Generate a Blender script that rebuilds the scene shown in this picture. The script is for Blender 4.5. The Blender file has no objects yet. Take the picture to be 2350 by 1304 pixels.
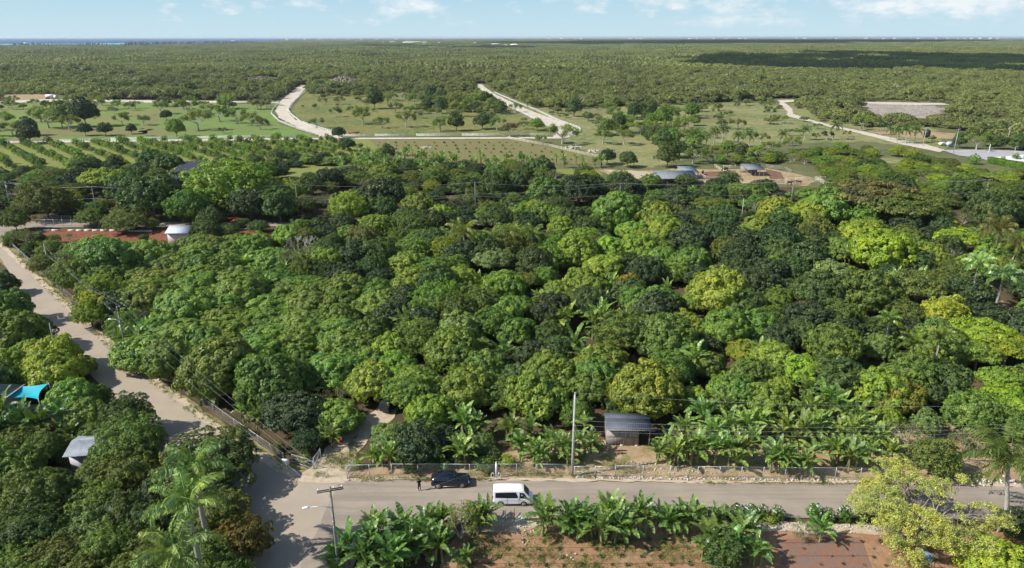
import bpy, math, random
import numpy as np
from mathutils import Vector, Matrix
sc = bpy.context.scene
COL = sc.collection
R = math.radians
PI = math.pi
rng = np.random.default_rng(7)
rnd = random.Random(7)

# ------------------------------------------------------------------ camera
H = 52.0
F = 1567.0
PITCH = math.atan((652 - 85) / F)
CX, CY = 1175.0, 652.0
cam = bpy.data.cameras.new('Camera')
cam.sensor_width = 36.0
cam.lens = 36.0 * F / 2350.0
cam.clip_start = 0.5
cam.clip_end = 90000
co = bpy.data.objects.new('Camera', cam)
COL.objects.link(co)
co.location = (0, 0, H)
co.rotation_euler = (PI / 2 - PITCH, 0, 0)
sc.camera = co
cP, sP = math.cos(PITCH), math.sin(PITCH)


def at(px, py, z=0.0):
    u = (px - CX) / F
    v = (CY - py) / F
    dx, dy, dz = u, cP + v * sP, -sP + v * cP
    if dz > -0.0009:
        dz = -0.0009
    t = (z - H) / dz
    return Vector((dx * t, dy * t, z))


def proj(p):
    x, y, z = p[0], p[1], p[2] - H
    d = y * cP - z * sP
    if d < 0.1:
        return (-9999, 99999)
    return (CX + F * x / d, CY - F * (y * sP + z * cP) / d)


def ppm(p):
    return F / max(1, p[1] * cP - (p[2] - H) * sP)


# ------------------------------------------------------------------ world, sun, exposure
SUN_EL = 41.0
SUN_AZ = 14.0       # light travels toward +X, turned this much toward +Y
w = bpy.data.worlds.new('World')
sc.world = w
w.use_nodes = True
nt = w.node_tree
nt.nodes.clear()
out = nt.nodes.new('ShaderNodeOutputWorld')
bg = nt.nodes.new('ShaderNodeBackground')
sky = nt.nodes.new('ShaderNodeTexSky')
sky.sky_type = 'NISHITA'
sky.sun_disc = False
sky.sun_elevation = R(SUN_EL)
sdir = Vector((-math.cos(R(SUN_AZ)), -math.sin(R(SUN_AZ)), 0))
sky.sun_rotation = math.atan2(sdir.x, sdir.y)
sky.altitude = 50
sky.air_density = 1.0
sky.dust_density = 0.6
sky.ozone_density = 1.0
bg.inputs['Strength'].default_value = 0.105


def wn(t, **k):
    n = nt.nodes.new(t)
    for a, b in k.items():
        setattr(n, a, b)
    return n


def wm(op, a, b=None, c=None):
    n = wn('ShaderNodeMath', operation=op)
    for i, x in enumerate((a, b, c)):
        if x is None:
            continue
        if isinstance(x, (int, float)):
            n.inputs[i].default_value = x
        else:
            nt.links.new(x, n.inputs[i])
    return n.outputs[0]


tc = wn('ShaderNodeTexCoord')
sp = wn('ShaderNodeSeparateXYZ')
nt.links.new(tc.outputs['Generated'], sp.inputs[0])
az = wm('ARCTAN2', sp.outputs[0], sp.outputs[1])
el = sp.outputs[2]
cx = wn('ShaderNodeCombineXYZ')
nt.links.new(wm('MULTIPLY', az, 1.0), cx.inputs[0])
nt.links.new(wm('MULTIPLY', el, 2.3), cx.inputs[1])
n1 = wn('ShaderNodeTexNoise')
n1.inputs['Scale'].default_value = 19
n1.inputs['Detail'].default_value = 9
n1.inputs['Roughness'].default_value = 0.62
nt.links.new(cx.outputs[0], n1.inputs['Vector'])
n2 = wn('ShaderNodeTexNoise')
n2.inputs['Scale'].default_value = 5.5
n2.inputs['Detail'].default_value = 3
nt.links.new(cx.outputs[0], n2.inputs['Vector'])
# more cloud to the right and higher up; none right at the horizon
bias = wm('ADD', wm('MULTIPLY', az, 0.16), wm('MULTIPLY', el, 1.9))
val = wm('ADD', wm('MULTIPLY', n1.outputs[0], 0.62), wm('MULTIPLY', n2.outputs[0], 0.5))
val = wm('ADD', val, bias)
mr = wn('ShaderNodeMapRange')
mr.inputs['From Min'].default_value = 0.625
mr.inputs['From Max'].default_value = 0.77
nt.links.new(val, mr.inputs['Value'])
hor = wn('ShaderNodeMapRange')
hor.inputs['From Min'].default_value = 0.008
hor.inputs['From Max'].default_value = 0.022
nt.links.new(el, hor.inputs['Value'])
top = wn('ShaderNodeMapRange')
top.inputs['From Min'].default_value = 0.25
top.inputs['From Max'].default_value = 0.12
nt.links.new(el, top.inputs['Value'])
cl = wm('MULTIPLY', wm('MULTIPLY', mr.outputs[0], hor.outputs[0]), wm('MULTIPLY', top.outputs[0], 0.85))
mix = wn('ShaderNodeMix', data_type='RGBA')
nt.links.new(cl, mix.inputs['Factor'])
# paler, bluer air low over the sea horizon
lowc = wn('ShaderNodeMix', data_type='RGBA')
lowm = wn('ShaderNodeMapRange')
lowm.interpolation_type = 'SMOOTHSTEP'
lowm.inputs['From Min'].default_value = 0.45
lowm.inputs['From Max'].default_value = 0.02
lowm.inputs['To Max'].default_value = 0.95
nt.links.new(el, lowm.inputs['Value'])
nt.links.new(lowm.outputs[0], lowc.inputs['Factor'])
nt.links.new(sky.outputs[0], lowc.inputs['A'])
lowg = wn('ShaderNodeMix', data_type='RGBA')
lowg.inputs['A'].default_value = (3.73, 5.04, 5.71, 1)
lowg.inputs['B'].default_value = (2.66, 4.24, 5.31, 1)
lg = wn('ShaderNodeMapRange')
lg.inputs['From Min'].default_value = 0.0
lg.inputs['From Max'].default_value = 0.07
nt.links.new(el, lg.inputs['Value'])
nt.links.new(lg.outputs[0], lowg.inputs['Factor'])
nt.links.new(lowg.outputs['Result'], lowc.inputs['B'])
nt.links.new(lowc.outputs['Result'], mix.inputs['A'])
shade = wn('ShaderNodeMix', data_type='RGBA')
shade.inputs['A'].default_value = (4.44, 5.23, 5.87, 1)
shade.inputs['B'].default_value = (6.03, 6.27, 6.42, 1)
mr2 = wn('ShaderNodeMapRange')
mr2.inputs['From Min'].default_value = 0.40
mr2.inputs['From Max'].default_value = 0.62
nt.links.new(n1.outputs[0], mr2.inputs['Value'])
nt.links.new(mr2.outputs[0], shade.inputs['Factor'])
nt.links.new(shade.outputs['Result'], mix.inputs['B'])
nt.links.new(mix.outputs['Result'], bg.inputs['Color'])
nt.links.new(bg.outputs[0], out.inputs[0])

sl = bpy.data.lights.new('Sun', 'SUN')
sl.energy = 4.6
sl.angle = R(0.53)
sl.color = (1.0, 0.965, 0.905)
so = bpy.data.objects.new('Sun', sl)
COL.objects.link(so)
ld = Vector((math.cos(R(SUN_AZ)) * math.cos(R(SUN_EL)), math.sin(R(SUN_AZ)) * math.cos(R(SUN_EL)), -math.sin(R(SUN_EL))))
so.rotation_euler = ld.to_track_quat('-Z', 'Y').to_euler()
so.location = (-50, 0, 120)

sc.view_settings.view_transform = 'Standard'
sc.view_settings.look = 'None'
sc.view_settings.gamma = 1
sc.view_settings.exposure = 0.55
sc.render.engine = 'CYCLES'
sc.cycles.max_bounces = 5
sc.cycles.diffuse_bounces = 2
sc.cycles.glossy_bounces = 2
sc.cycles.transmission_bounces = 2
sc.cycles.transparent_max_bounces = 6
sc.cycles.volume_bounces = 0
sc.cycles.use_adaptive_sampling = True
sc.cycles.adaptive_threshold = 0.02
sc.cycles.use_denoising = True
sc.cycles.sample_clamp_indirect = 6
sc.cycles.use_light_tree = False


# ------------------------------------------------------------------ materials
class Mat:
    def __init__(s, name):
        s.m = bpy.data.materials.new(name)
        s.m.use_nodes = True
        s.t = s.m.node_tree
        s.t.nodes.clear()
        s.o = s.n('ShaderNodeOutputMaterial')
        s.p = s.n('ShaderNodeBsdfPrincipled')
        s.l(s.p.outputs[0], s.o.inputs['Surface'])

    def n(s, t, **k):
        n = s.t.nodes.new(t)
        for a, b in k.items():
            setattr(n, a, b)
        return n

    def l(s, a, b):
        s.t.links.new(a, b)

    def pos(s):
        return s.n('ShaderNodeNewGeometry').outputs['Position']

    def noise(s, scale, detail=4, rough=0.55, vec=None, stretch=None):
        n = s.n('ShaderNodeTexNoise')
        n.inputs['Scale'].default_value = scale
        n.inputs['Detail'].default_value = detail
        n.inputs['Roughness'].default_value = rough
        v = vec if vec is not None else s.pos()
        if stretch:
            mp = s.n('ShaderNodeMapping')
            mp.inputs['Scale'].default_value = stretch[:3]
            mp.inputs['Rotation'].default_value = (0, 0, stretch[3] if len(stretch) > 3 else 0)
            s.l(v, mp.inputs[0])
            v = mp.outputs[0]
        s.l(v, n.inputs['Vector'])
        return n.outputs[0]

    def ramp(s, f, stops):
        r = s.n('ShaderNodeValToRGB')
        e = r.color_ramp.elements
        while len(e) > 1:
            e.remove(e[-1])
        e[0].position = stops[0][0]
        e[0].color = (*stops[0][1], 1)
        for p, c in stops[1:]:
            q = e.new(p)
            q.color = (*c, 1)
        s.l(f, r.inputs[0])
        return r.outputs[0]

    def mix(s, f, a, b, mode='MIX'):
        n = s.n('ShaderNodeMix', data_type='RGBA', blend_type=mode)
        for x, i in ((f, 'Factor'), (a, 'A'), (b, 'B')):
            if isinstance(x, (int, float)):
                n.inputs[i].default_value = x
            elif isinstance(x, tuple):
                n.inputs[i].default_value = (*x, 1)
            else:
                s.l(x, n.inputs[i])
        return n.outputs['Result']

    def rng(s, f, a, b, c=0.0, d=1.0):
        n = s.n('ShaderNodeMapRange')
        n.inputs['From Min'].default_value = a
        n.inputs['From Max'].default_value = b
        n.inputs['To Min'].default_value = c
        n.inputs['To Max'].default_value = d
        s.l(f, n.inputs['Value'])
        return n.outputs[0]

    def math(s, op, a, b):
        n = s.n('ShaderNodeMath', operation=op)
        for i, x in enumerate((a, b)):
            if isinstance(x, (int, float)):
                n.inputs[i].default_value = x
            else:
                s.l(x, n.inputs[i])
        return n.outputs[0]

    def col(s, c):
        if isinstance(c, tuple):
            s.p.inputs['Base Color'].default_value = (*c, 1)
        else:
            s.l(c, s.p.inputs['Base Color'])
        return s

    def rough(s, r, spec=0.5, metal=0.0):
        s.p.inputs['Roughness'].default_value = r
        s.p.inputs['Specular IOR Level'].default_value = spec
        s.p.inputs['Metallic'].default_value = metal
        return s

    def bump(s, f, strength=0.5, dist=0.1):
        b = s.n('ShaderNodeBump')
        b.inputs['Strength'].default_value = strength
        b.inputs['Distance'].default_value = dist
        s.l(f, b.inputs['Height'])
        s.l(b.outputs[0], s.p.inputs['Normal'])
        return s


def simple(name, c, rough=0.6, spec=0.4, metal=0.0, var=0.15, scale=3.0):
    m = Mat(name)
    tcn = m.n('ShaderNodeTexCoord').outputs['Object']
    f = m.noise(scale, 5, 0.6, tcn)
    a = tuple(x * (1 - var) for x in c)
    b = tuple(min(1, x * (1 + var)) for x in c)
    m.col(m.ramp(f, [(0.3, a), (0.7, b)])).rough(rough, spec, metal)
    return m.m


def foliage(name, trans=0.28, rough=0.5, spec=0.35, spread=0.45, patch=False, hue=(1.22, 1.14, 0.95)):
    """leaf colour comes from the object's own colour, varied leaf by leaf"""
    m = Mat(name)
    oi = m.n('ShaderNodeObjectInfo')
    at_ = m.n('ShaderNodeAttribute', attribute_name='leafv')
    v = at_.outputs['Fac']
    base = oi.outputs['Color']
    if patch:
        nv = m.noise(0.0045, 6, 0.62, None, (1, 0.55, 0.2))
        nv2 = m.noise(0.035, 4, 0.65)
        f = m.math('ADD', m.math('MULTIPLY', nv, 0.7), m.math('MULTIPLY', nv2, 0.4))
        k = m.rng(f, 0.42, 0.68, 0.0, 1.0)
        dk = m.rng(m.noise(0.011, 5, 0.65, None, (1, 0.4, 0.2)), 0.52, 0.66, 0.0, 0.55)
        base = m.mix(dk, base, (0.065, 0.092, 0.040))
        gy = m.rng(m.noise(0.02, 4, 0.7), 0.56, 0.68, 0.0, 0.6)
        base = m.mix(gy, base, (0.24, 0.22, 0.15))
        sx_ = m.n('ShaderNodeSeparateXYZ')
        m.l(oi.outputs['Location'], sx_.inputs[0])
        k = m.math('ADD', k, m.rng(sx_.outputs[0], -200, 900, -0.1, 0.45))
        base = m.mix(k, base, (0.230, 0.262, 0.092))
    if not patch:
        ocd = m.n('ShaderNodeTexCoord').outputs['Object']
        of = m.n('ShaderNodeVectorMath', operation='ADD')
        m.l(ocd, of.inputs[0])
        m.l(oi.outputs['Location'], of.inputs[1])
        fl = m.noise(0.42, 3, 0.6, of.outputs[0])
        base = m.mix(m.rng(fl, 0.50, 0.68, 0, 0.9), base, m.mix(1.0, base, (1.45, 1.22, 0.85), 'MULTIPLY'))
        base = m.mix(m.rng(fl, 0.46, 0.32, 0, 0.9), base, m.mix(1.0, base, (0.66, 0.74, 0.85), 'MULTIPLY'))
    lo = m.mix(1.0, base, (1 - spread, 1 - spread, 1 - spread), 'MULTIPLY')
    hi = m.mix(1.0, base, tuple(h * (1 + spread * 0.55) for h in hue), 'MULTIPLY')
    c = m.mix(v, lo, hi)
    hs = m.n('ShaderNodeHueSaturation')
    m.l(m.rng(oi.outputs['Random'], 0, 1, 0.485, 0.512), hs.inputs['Hue'])
    mm = m.n('ShaderNodeMath', operation='FRACT')
    m.l(m.math('MULTIPLY', oi.outputs['Random'], 7.31), mm.inputs[0])
    m.l(m.rng(mm.outputs[0], 0, 1, 0.82, 1.18) if not patch else m.rng(mm.outputs[0], 0, 1, 0.78, 1.2), hs.inputs['Value'])
    m.l(c, hs.inputs['Color'])
    c = hs.outputs[0]
    m.col(c).rough(rough, spec)
    tr = m.n('ShaderNodeBsdfTranslucent')
    m.l(m.mix(1.0, c, (1.10, 1.30, 0.65), 'MULTIPLY'), tr.inputs['Color'])
    ms = m.n('ShaderNodeMixShader')
    ms.inputs[0].default_value = trans
    m.l(m.p.outputs[0], ms.inputs[1])
    m.l(tr.outputs[0], ms.inputs[2])
    m.l(ms.outputs[0], m.o.inputs['Surface'])
    return m.m


M = {}
M['leaf'] = foliage('leaf')
M['gloss_leaf'] = foliage('gloss_leaf', trans=0.12, rough=0.5, spec=0.32, spread=0.5)
M['banana_leaf'] = foliage('banana_leaf', trans=0.3, rough=0.42, spec=0.5, spread=0.35)
M['wood_mass'] = foliage('wood_mass', trans=0.32, spread=0.22, patch=True)
M['palm_leaf'] = foliage('palm_leaf', trans=0.22, rough=0.32, spec=0.6, spread=0.5)
M['blossom'] = foliage('blossom', trans=0.25, rough=0.6, spread=0.4, hue=(1.1, 1.1, 0.9))
M['bark'] = simple('bark', (0.16, 0.13, 0.10), 0.9, 0.1, var=0.4, scale=4)
M['pale_bark'] = simple('pale_bark', (0.36, 0.33, 0.29), 0.9, 0.1, var=0.3, scale=4)
M['twig'] = simple('twig', (0.24, 0.20, 0.165), 0.9, 0.1, var=0.3, scale=4)
M['dead_wood'] = simple('dead_wood', (0.42, 0.40, 0.37), 0.9, 0.1, var=0.2, scale=4)
M['palm_bark'] = simple('palm_bark', (0.27, 0.25, 0.21), 0.85, 0.1, var=0.2, scale=6)
M['stem'] = simple('stem', (0.20, 0.22, 0.08), 0.7, 0.2, var=0.5, scale=5)
M['shaft'] = simple('shaft', (0.12, 0.22, 0.05), 0.5, 0.3, var=0.2)
M['white_paint'] = simple('white_paint', (0.78, 0.78, 0.76), 0.5, 0.4, var=0.06)
M['cream_wood'] = simple('cream_wood', (0.62, 0.56, 0.42), 0.7, 0.2, var=0.15)
M['grey_wood'] = simple('grey_wood', (0.30, 0.27, 0.25), 0.9, 0.1, var=0.3)
M['pole_wood'] = simple('pole_wood', (0.20, 0.21, 0.18), 0.9, 0.1, var=0.35, scale=2)
M['pole_dark'] = simple('pole_dark', (0.05, 0.045, 0.04), 0.9, 0.1, var=0.3)
M['concrete_pole'] = simple('concrete_pole', (0.40, 0.39, 0.36), 0.85, 0.2, var=0.15, scale=2)
M['galv'] = simple('galv', (0.48, 0.49, 0.50), 0.45, 0.5, 0.4, var=0.15)
M['wire'] = simple('wire', (0.45, 0.45, 0.46), 0.5, 0.4, 0.3, var=0.05)
M['dark_wire'] = simple('dark_wire', (0.04, 0.04, 0.04), 0.7, 0.3, var=0.05)
M['white_plastic'] = simple('white_plastic', (0.75, 0.76, 0.78), 0.4, 0.4, var=0.05)
M['ceramic'] = simple('ceramic', (0.7, 0.72, 0.75), 0.25, 0.5, var=0.05)
M['stone'] = simple('stone', (0.52, 0.48, 0.42), 0.95, 0.1, var=0.35, scale=1.5)
M['debris'] = simple('debris', (0.24, 0.20, 0.16), 0.95, 0.1, var=0.4, scale=1.5)
M['glass'] = simple('glass', (0.015, 0.018, 0.022), 0.08, 0.6, var=0.2)
M['rubber'] = simple('rubber', (0.018, 0.018, 0.018), 0.8, 0.3, var=0.2)
M['alloy'] = simple('alloy', (0.45, 0.46, 0.48), 0.35, 0.5, 0.6, var=0.1)
M['car_white'] = simple('car_white', (0.80, 0.81, 0.84), 0.22, 0.5, var=0.02)
M['car_navy'] = simple('car_navy', (0.006, 0.008, 0.018), 0.12, 0.7, var=0.1)
M['car_black'] = simple('car_black', (0.018, 0.02, 0.024), 0.45, 0.6, var=0.1)
M['car_red'] = simple('car_red', (0.55, 0.01, 0.03), 0.25, 0.5, var=0.05)
M['lamp_red'] = simple('lamp_red', (0.45, 0.01, 0.02), 0.25, 0.5, var=0.05)
M['lamp_clear'] = simple('lamp_clear', (0.7, 0.72, 0.75), 0.1, 0.6, var=0.05)
M['trim_dark'] = simple('trim_dark', (0.03, 0.03, 0.032), 0.6, 0.3, var=0.1)
M['skin'] = simple('skin', (0.13, 0.065, 0.04), 0.6, 0.4, var=0.1)
M['cloth_black'] = simple('cloth_black', (0.012, 0.012, 0.014), 0.9, 0.2, var=0.3)
M['shoe'] = simple('shoe', (0.75, 0.75, 0.75), 0.6, 0.3, var=0.05)
M['hair'] = simple('hair', (0.01, 0.008, 0.007), 0.8, 0.3, var=0.1)
M['teal'] = simple('teal', (0.01, 0.33, 0.41), 0.6, 0.3, var=0.08, scale=0.8)
M['red_pot'] = simple('red_pot', (0.55, 0.03, 0.02), 0.5, 0.4, var=0.1)
M['shade_net'] = simple('shade_net', (0.030, 0.033, 0.042), 0.7, 0.3, var=0.3, scale=0.6)
M['black_tank'] = simple('black_tank', (0.02, 0.02, 0.022), 0.5, 0.4, var=0.1)
M['blue'] = simple('blue', (0.05, 0.12, 0.40), 0.5, 0.4, var=0.1)
M['rust'] = simple('rust', (0.30, 0.07, 0.03), 0.8, 0.2, var=0.2)
M['cattle'] = simple('cattle', (0.05, 0.025, 0.015), 0.8, 0.2, var=0.3)
M['tarp'] = simple('tarp', (0.20, 0.27, 0.33), 0.7, 0.3, var=0.4, scale=2)
M['plaster'] = simple('plaster', (0.50, 0.48, 0.49), 0.85, 0.2, var=0.08)
M['far_wall'] = simple('far_wall', (0.72, 0.70, 0.68), 0.8, 0.2, var=0.1, scale=0.05)
M['far_roof'] = simple('far_roof', (0.45, 0.30, 0.25), 0.8, 0.2, var=0.2, scale=0.05)
M['dome'] = simple('dome', (0.8, 0.8, 0.82), 0.6, 0.3, var=0.05, scale=0.05)
M['steel_blue'] = simple('steel_blue', (0.50, 0.56, 0.66), 0.45, 0.5, 0.1, var=0.2)


def roofing(name, c, pitch_, rust=0.0, var=0.2, axis=0):
    m = Mat(name)
    oc = m.n('ShaderNodeTexCoord').outputs['Object']
    s = m.n('ShaderNodeSeparateXYZ')
    m.l(oc, s.inputs[0])
    wv = m.n('ShaderNodeMath', operation='SINE')
    m.l(m.math('MULTIPLY', s.outputs[axis], 2 * PI / pitch_), wv.inputs[0])
    f = m.noise(0.9, 5, 0.65, oc)
    base = m.ramp(f, [(0.3, tuple(x * (1 - var) for x in c)), (0.7, tuple(x * (1 + var) for x in c))])
    if rust:
        g = m.noise(1.4, 4, 0.7, oc)
        base = m.mix(m.rng(g, 0.55, 0.75, 0, rust), base, (0.16, 0.07, 0.04))
    m.col(base).rough(0.6, 0.3, 0.0).bump(wv.outputs[0], 0.5, 0.03)
    return m.m


M['roof_grey'] = roofing('roof_grey', (0.085, 0.095, 0.115), 0.25, 0.1)
M['roof_white'] = roofing('roof_white', (0.44, 0.48, 0.56), 0.3, 0.0, 0.08)
M['roof_silver'] = roofing('roof_silver', (0.20, 0.22, 0.25), 0.3, 0.35, 0.25)
M['roof_tile'] = roofing('roof_tile', (0.17, 0.19, 0.20), 0.9, 0.0, 0.2)
M['roof_dark'] = roofing('roof_dark', (0.17, 0.18, 0.19), 0.6, 0.0, 0.15)


def planks():
    m = Mat('planks')
    oc = m.n('ShaderNodeTexCoord').outputs['Object']
    b = m.n('ShaderNodeTexBrick')
    b.offset = 0.0
    b.inputs['Scale'].default_value = 1.0
    b.inputs['Brick Width'].default_value = 0.22
    b.inputs['Row Height'].default_value = 1.25
    b.inputs['Mortar Size'].default_value = 0.008
    b.inputs['Color1'].default_value = (0.30, 0.27, 0.25, 1)
    b.inputs['Color2'].default_value = (0.19, 0.165, 0.15, 1)
    b.inputs['Mortar'].default_value = (0.04, 0.035, 0.03, 1)
    mp = m.n('ShaderNodeMapping')
    s = m.n('ShaderNodeSeparateXYZ')
    m.l(oc, s.inputs[0])
    cb = m.n('ShaderNodeCombineXYZ')
    m.l(m.math('ADD', s.outputs[0], s.outputs[1]), cb.inputs[0])
    m.l(s.outputs[2], cb.inputs[1])
    m.l(cb.outputs[0], b.inputs['Vector'])
    f = m.noise(7, 5, 0.7, oc, (3, 3, 0.4))
    m.col(m.mix(m.rng(f, 0.35, 0.7), b.outputs[0], m.mix(1.0, b.outputs[0], (1.6, 1.5, 1.45), 'MULTIPLY'))).rough(0.9, 0.1)
    return m.m


M['planks'] = planks()


# grounds
def ground_mat(name, stops, scale=0.15, fine=None, fscale=1.5, famt=0.6, specks=None, bumpd=0.15, stretch=None, big=None):
    m = Mat(name)
    f = m.noise(scale, 8, 0.62, stretch=stretch)
    c = m.ramp(f, stops)
    if big:
        g = m.noise(big[0], 3, 0.5)
        c = m.mix(m.rng(g, 0.42, 0.62, 0, big[2]), c, big[1])
    if fine:
        g = m.noise(fscale, 6, 0.7)
        c = m.mix(m.rng(g, 0.46, 0.62, 0, famt), c, fine)
    if specks:
        v = m.n('ShaderNodeTexVoronoi')
        v.inputs['Scale'].default_value = specks[1]
        m.l(m.pos(), v.inputs['Vector'])
        sp_ = m.rng(v.outputs['Distance'], specks[2], specks[2] * 0.6)
        ng = m.noise(0.6, 3, 0.6)
        c = m.mix(m.math('MULTIPLY', sp_, m.rng(ng, 0.45, 0.6)), c, specks[0])
    h = m.noise(fscale * 2.2, 6, 0.7)
    m.col(c).rough(0.95, 0.12).bump(h, 0.6, bumpd)
    return m.m


M['floor'] = ground_mat('floor', [(0.3, (0.070, 0.050, 0.030)), (0.5, (0.095, 0.065, 0.038)), (0.7, (0.15, 0.095, 0.055))], 0.2,
                        fine=(0.060, 0.075, 0.025), fscale=1.2, famt=0.7, bumpd=0.3)
M['wild'] = ground_mat('wild', [(0.3, (0.07, 0.09, 0.03)), (0.7, (0.14, 0.14, 0.06))], 0.02, fine=(0.17, 0.16, 0.08), fscale=0.2, bumpd=0.5)
M['pasture_green'] = ground_mat('pasture_green', [(0.35, (0.075, 0.155, 0.032)), (0.5, (0.160, 0.215, 0.052)), (0.65, (0.100, 0.190, 0.035))], 0.07,
                                fine=(0.183, 0.209, 0.061), fscale=0.3, big=(0.02, (0.174, 0.174, 0.065), 1.0))
M['pasture_lush'] = ground_mat('pasture_lush', [(0.35, (0.075, 0.190, 0.035)), (0.5, (0.150, 0.225, 0.055)), (0.65, (0.095, 0.215, 0.042))], 0.08, fine=(0.165, 0.195, 0.062), fscale=0.35, famt=0.8, bumpd=0.5, big=(0.035, (0.150, 0.170, 0.060), 0.9))
M['pasture_dry'] = ground_mat('pasture_dry', [(0.3, (0.104, 0.126, 0.037)), (0.5, (0.165, 0.161, 0.052)), (0.7, (0.135, 0.148, 0.044))], 0.04,
                              fine=(0.244, 0.217, 0.087), famt=0.9, bumpd=0.5, fscale=0.3, big=(0.025, (0.087, 0.122, 0.035), 1.0))
M['pasture_pale'] = ground_mat('pasture_pale', [(0.3, (0.122, 0.157, 0.044)), (0.5, (0.204, 0.204, 0.083)), (0.7, (0.148, 0.174, 0.052))], 0.04,
                               fine=(0.287, 0.252, 0.131), famt=0.9, bumpd=0.5, fscale=0.25, big=(0.022, (0.096, 0.139, 0.039), 1.0))
M['worn_grass'] = ground_mat('worn_grass', [(0.3, (0.13, 0.15, 0.05)), (0.5, (0.21, 0.17, 0.085)), (0.7, (0.15, 0.165, 0.05))], 0.12, fine=(0.11, 0.15, 0.04), fscale=0.35, famt=0.9)
M['orchard_grass'] = ground_mat('orchard_grass', [(0.3, (0.139, 0.174, 0.039)), (0.7, (0.200, 0.217, 0.057))], 0.08, fine=(0.217, 0.200, 0.078), fscale=0.4)
M['seed_soil'] = ground_mat('seed_soil', [(0.3, (0.120, 0.150, 0.045)), (0.5, (0.175, 0.155, 0.065)), (0.7, (0.140, 0.160, 0.050))], 0.1,
                            fine=(0.209, 0.148, 0.078), fscale=0.5, famt=0.4, stretch=(1, 2.5, 1, 0.1))
M['red_soil'] = ground_mat('red_soil', [(0.35, (0.150, 0.062, 0.036)), (0.5, (0.245, 0.098, 0.055)), (0.65, (0.190, 0.078, 0.045))], 0.35,
                           fine=(0.148, 0.057, 0.030), fscale=2.0, bumpd=0.35)
M['yard_soil'] = ground_mat('yard_soil', [(0.3, (0.11, 0.060, 0.040)), (0.7, (0.19, 0.105, 0.070))], 0.2, fine=(0.24, 0.15, 0.10), fscale=0.5)
M['field_soil'] = ground_mat('field_soil', [(0.3, (0.230, 0.120, 0.070)), (0.5, (0.330, 0.175, 0.105)), (0.7, (0.320, 0.215, 0.130))], 0.3,
                             fine=(0.148, 0.139, 0.052), fscale=1.3, famt=0.6, specks=((0.539, 0.452, 0.365), 3.0, 0.12), bumpd=0.12)
M['sand'] = ground_mat('sand', [(0.3, (0.365, 0.278, 0.191)), (0.5, (0.470, 0.383, 0.278)), (0.7, (0.331, 0.217, 0.139))], 0.25,
                       fine=(0.244, 0.217, 0.104), fscale=0.9, famt=0.5, specks=((0.609, 0.574, 0.522), 4.0, 0.14), bumpd=0.1)
M['sandy_red'] = ground_mat('sandy_red', [(0.3, (0.261, 0.139, 0.078)), (0.5, (0.400, 0.287, 0.183)), (0.7, (0.348, 0.209, 0.122))], 0.12,
                            fine=(0.157, 0.165, 0.052), fscale=0.7, famt=0.85, specks=((0.609, 0.574, 0.522), 3.0, 0.14), bumpd=0.1)
M['verge'] = ground_mat('verge', [(0.3, (0.113, 0.122, 0.039)), (0.5, (0.226, 0.191, 0.087)), (0.7, (0.131, 0.157, 0.044))], 0.4,
                        fine=(0.296, 0.235, 0.139), fscale=1.2, famt=0.6)
M['dust'] = ground_mat('dust', [(0.3, (0.435, 0.348, 0.244)), (0.7, (0.505, 0.418, 0.304))], 0.5, fine=(0.348, 0.278, 0.191), fscale=1.5, bumpd=0.04)
M['pale_road'] = ground_mat('pale_road', [(0.3, (0.452, 0.392, 0.304)), (0.7, (0.574, 0.513, 0.426))], 0.1, fine=(0.383, 0.322, 0.235), fscale=0.5, bumpd=0.1)
M['asphalt_far'] = ground_mat('asphalt_far', [(0.3, (0.30, 0.30, 0.30)), (0.7, (0.38, 0.37, 0.36))], 0.1, bumpd=0.02)
M['paving_white'] = ground_mat('paving_white', [(0.3, (0.62, 0.62, 0.60)), (0.7, (0.75, 0.74, 0.72))], 0.1, bumpd=0.02)
M['cleared'] = ground_mat('cleared', [(0.3, (0.174, 0.148, 0.113)), (0.5, (0.331, 0.287, 0.244)), (0.7, (0.226, 0.191, 0.148))], 0.09,
                          fine=(0.400, 0.365, 0.313), fscale=0.35, bumpd=0.4)


M['matting'] = ground_mat('matting', [(0.35, (0.226, 0.100, 0.057)), (0.5, (0.191, 0.131, 0.104)), (0.62, (0.174, 0.130, 0.105))], 0.9, fine=(0.261, 0.113, 0.061), fscale=1.1, famt=0.8, stretch=(0.35, 2.2, 1, 0.0))


def road_mat():
    m = Mat('road')
    a = m.noise(0.22, 6, 0.6)
    b = m.noise(0.5, 5, 0.6, stretch=(0.12, 1.6, 1, 0.02))
    g = m.noise(9, 5, 0.7)
    c = m.ramp(a, [(0.3, (0.245, 0.205, 0.160)), (0.5, (0.285, 0.238, 0.185)), (0.7, (0.335, 0.275, 0.208))])
    c = m.mix(m.rng(b, 0.45, 0.62, 0, 0.75), c, (0.205, 0.172, 0.135))
    c = m.mix(m.rng(g, 0.4, 0.7, 0, 0.22), c, (0.40, 0.34, 0.26))
    v = m.n('ShaderNodeTexVoronoi')
    v.feature = 'DISTANCE_TO_EDGE'
    v.inputs['Scale'].default_value = 0.16
    m.l(m.pos(), v.inputs['Vector'])
    ck = m.rng(v.outputs['Distance'], 0.010, 0.003, 0, 0.10)
    c = m.mix(ck, c, (0.22, 0.19, 0.16))
    b2 = m.noise(0.9, 4, 0.6, stretch=(0.05, 1.5, 1, 0.01))
    c = m.mix(m.rng(b2, 0.5, 0.68, 0, 0.6), c, (0.215, 0.180, 0.145))
    m.col(c).rough(0.85, 0.2).bump(g, 0.25, 0.02)
    return m.m


M['road'] = road_mat()


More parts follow.
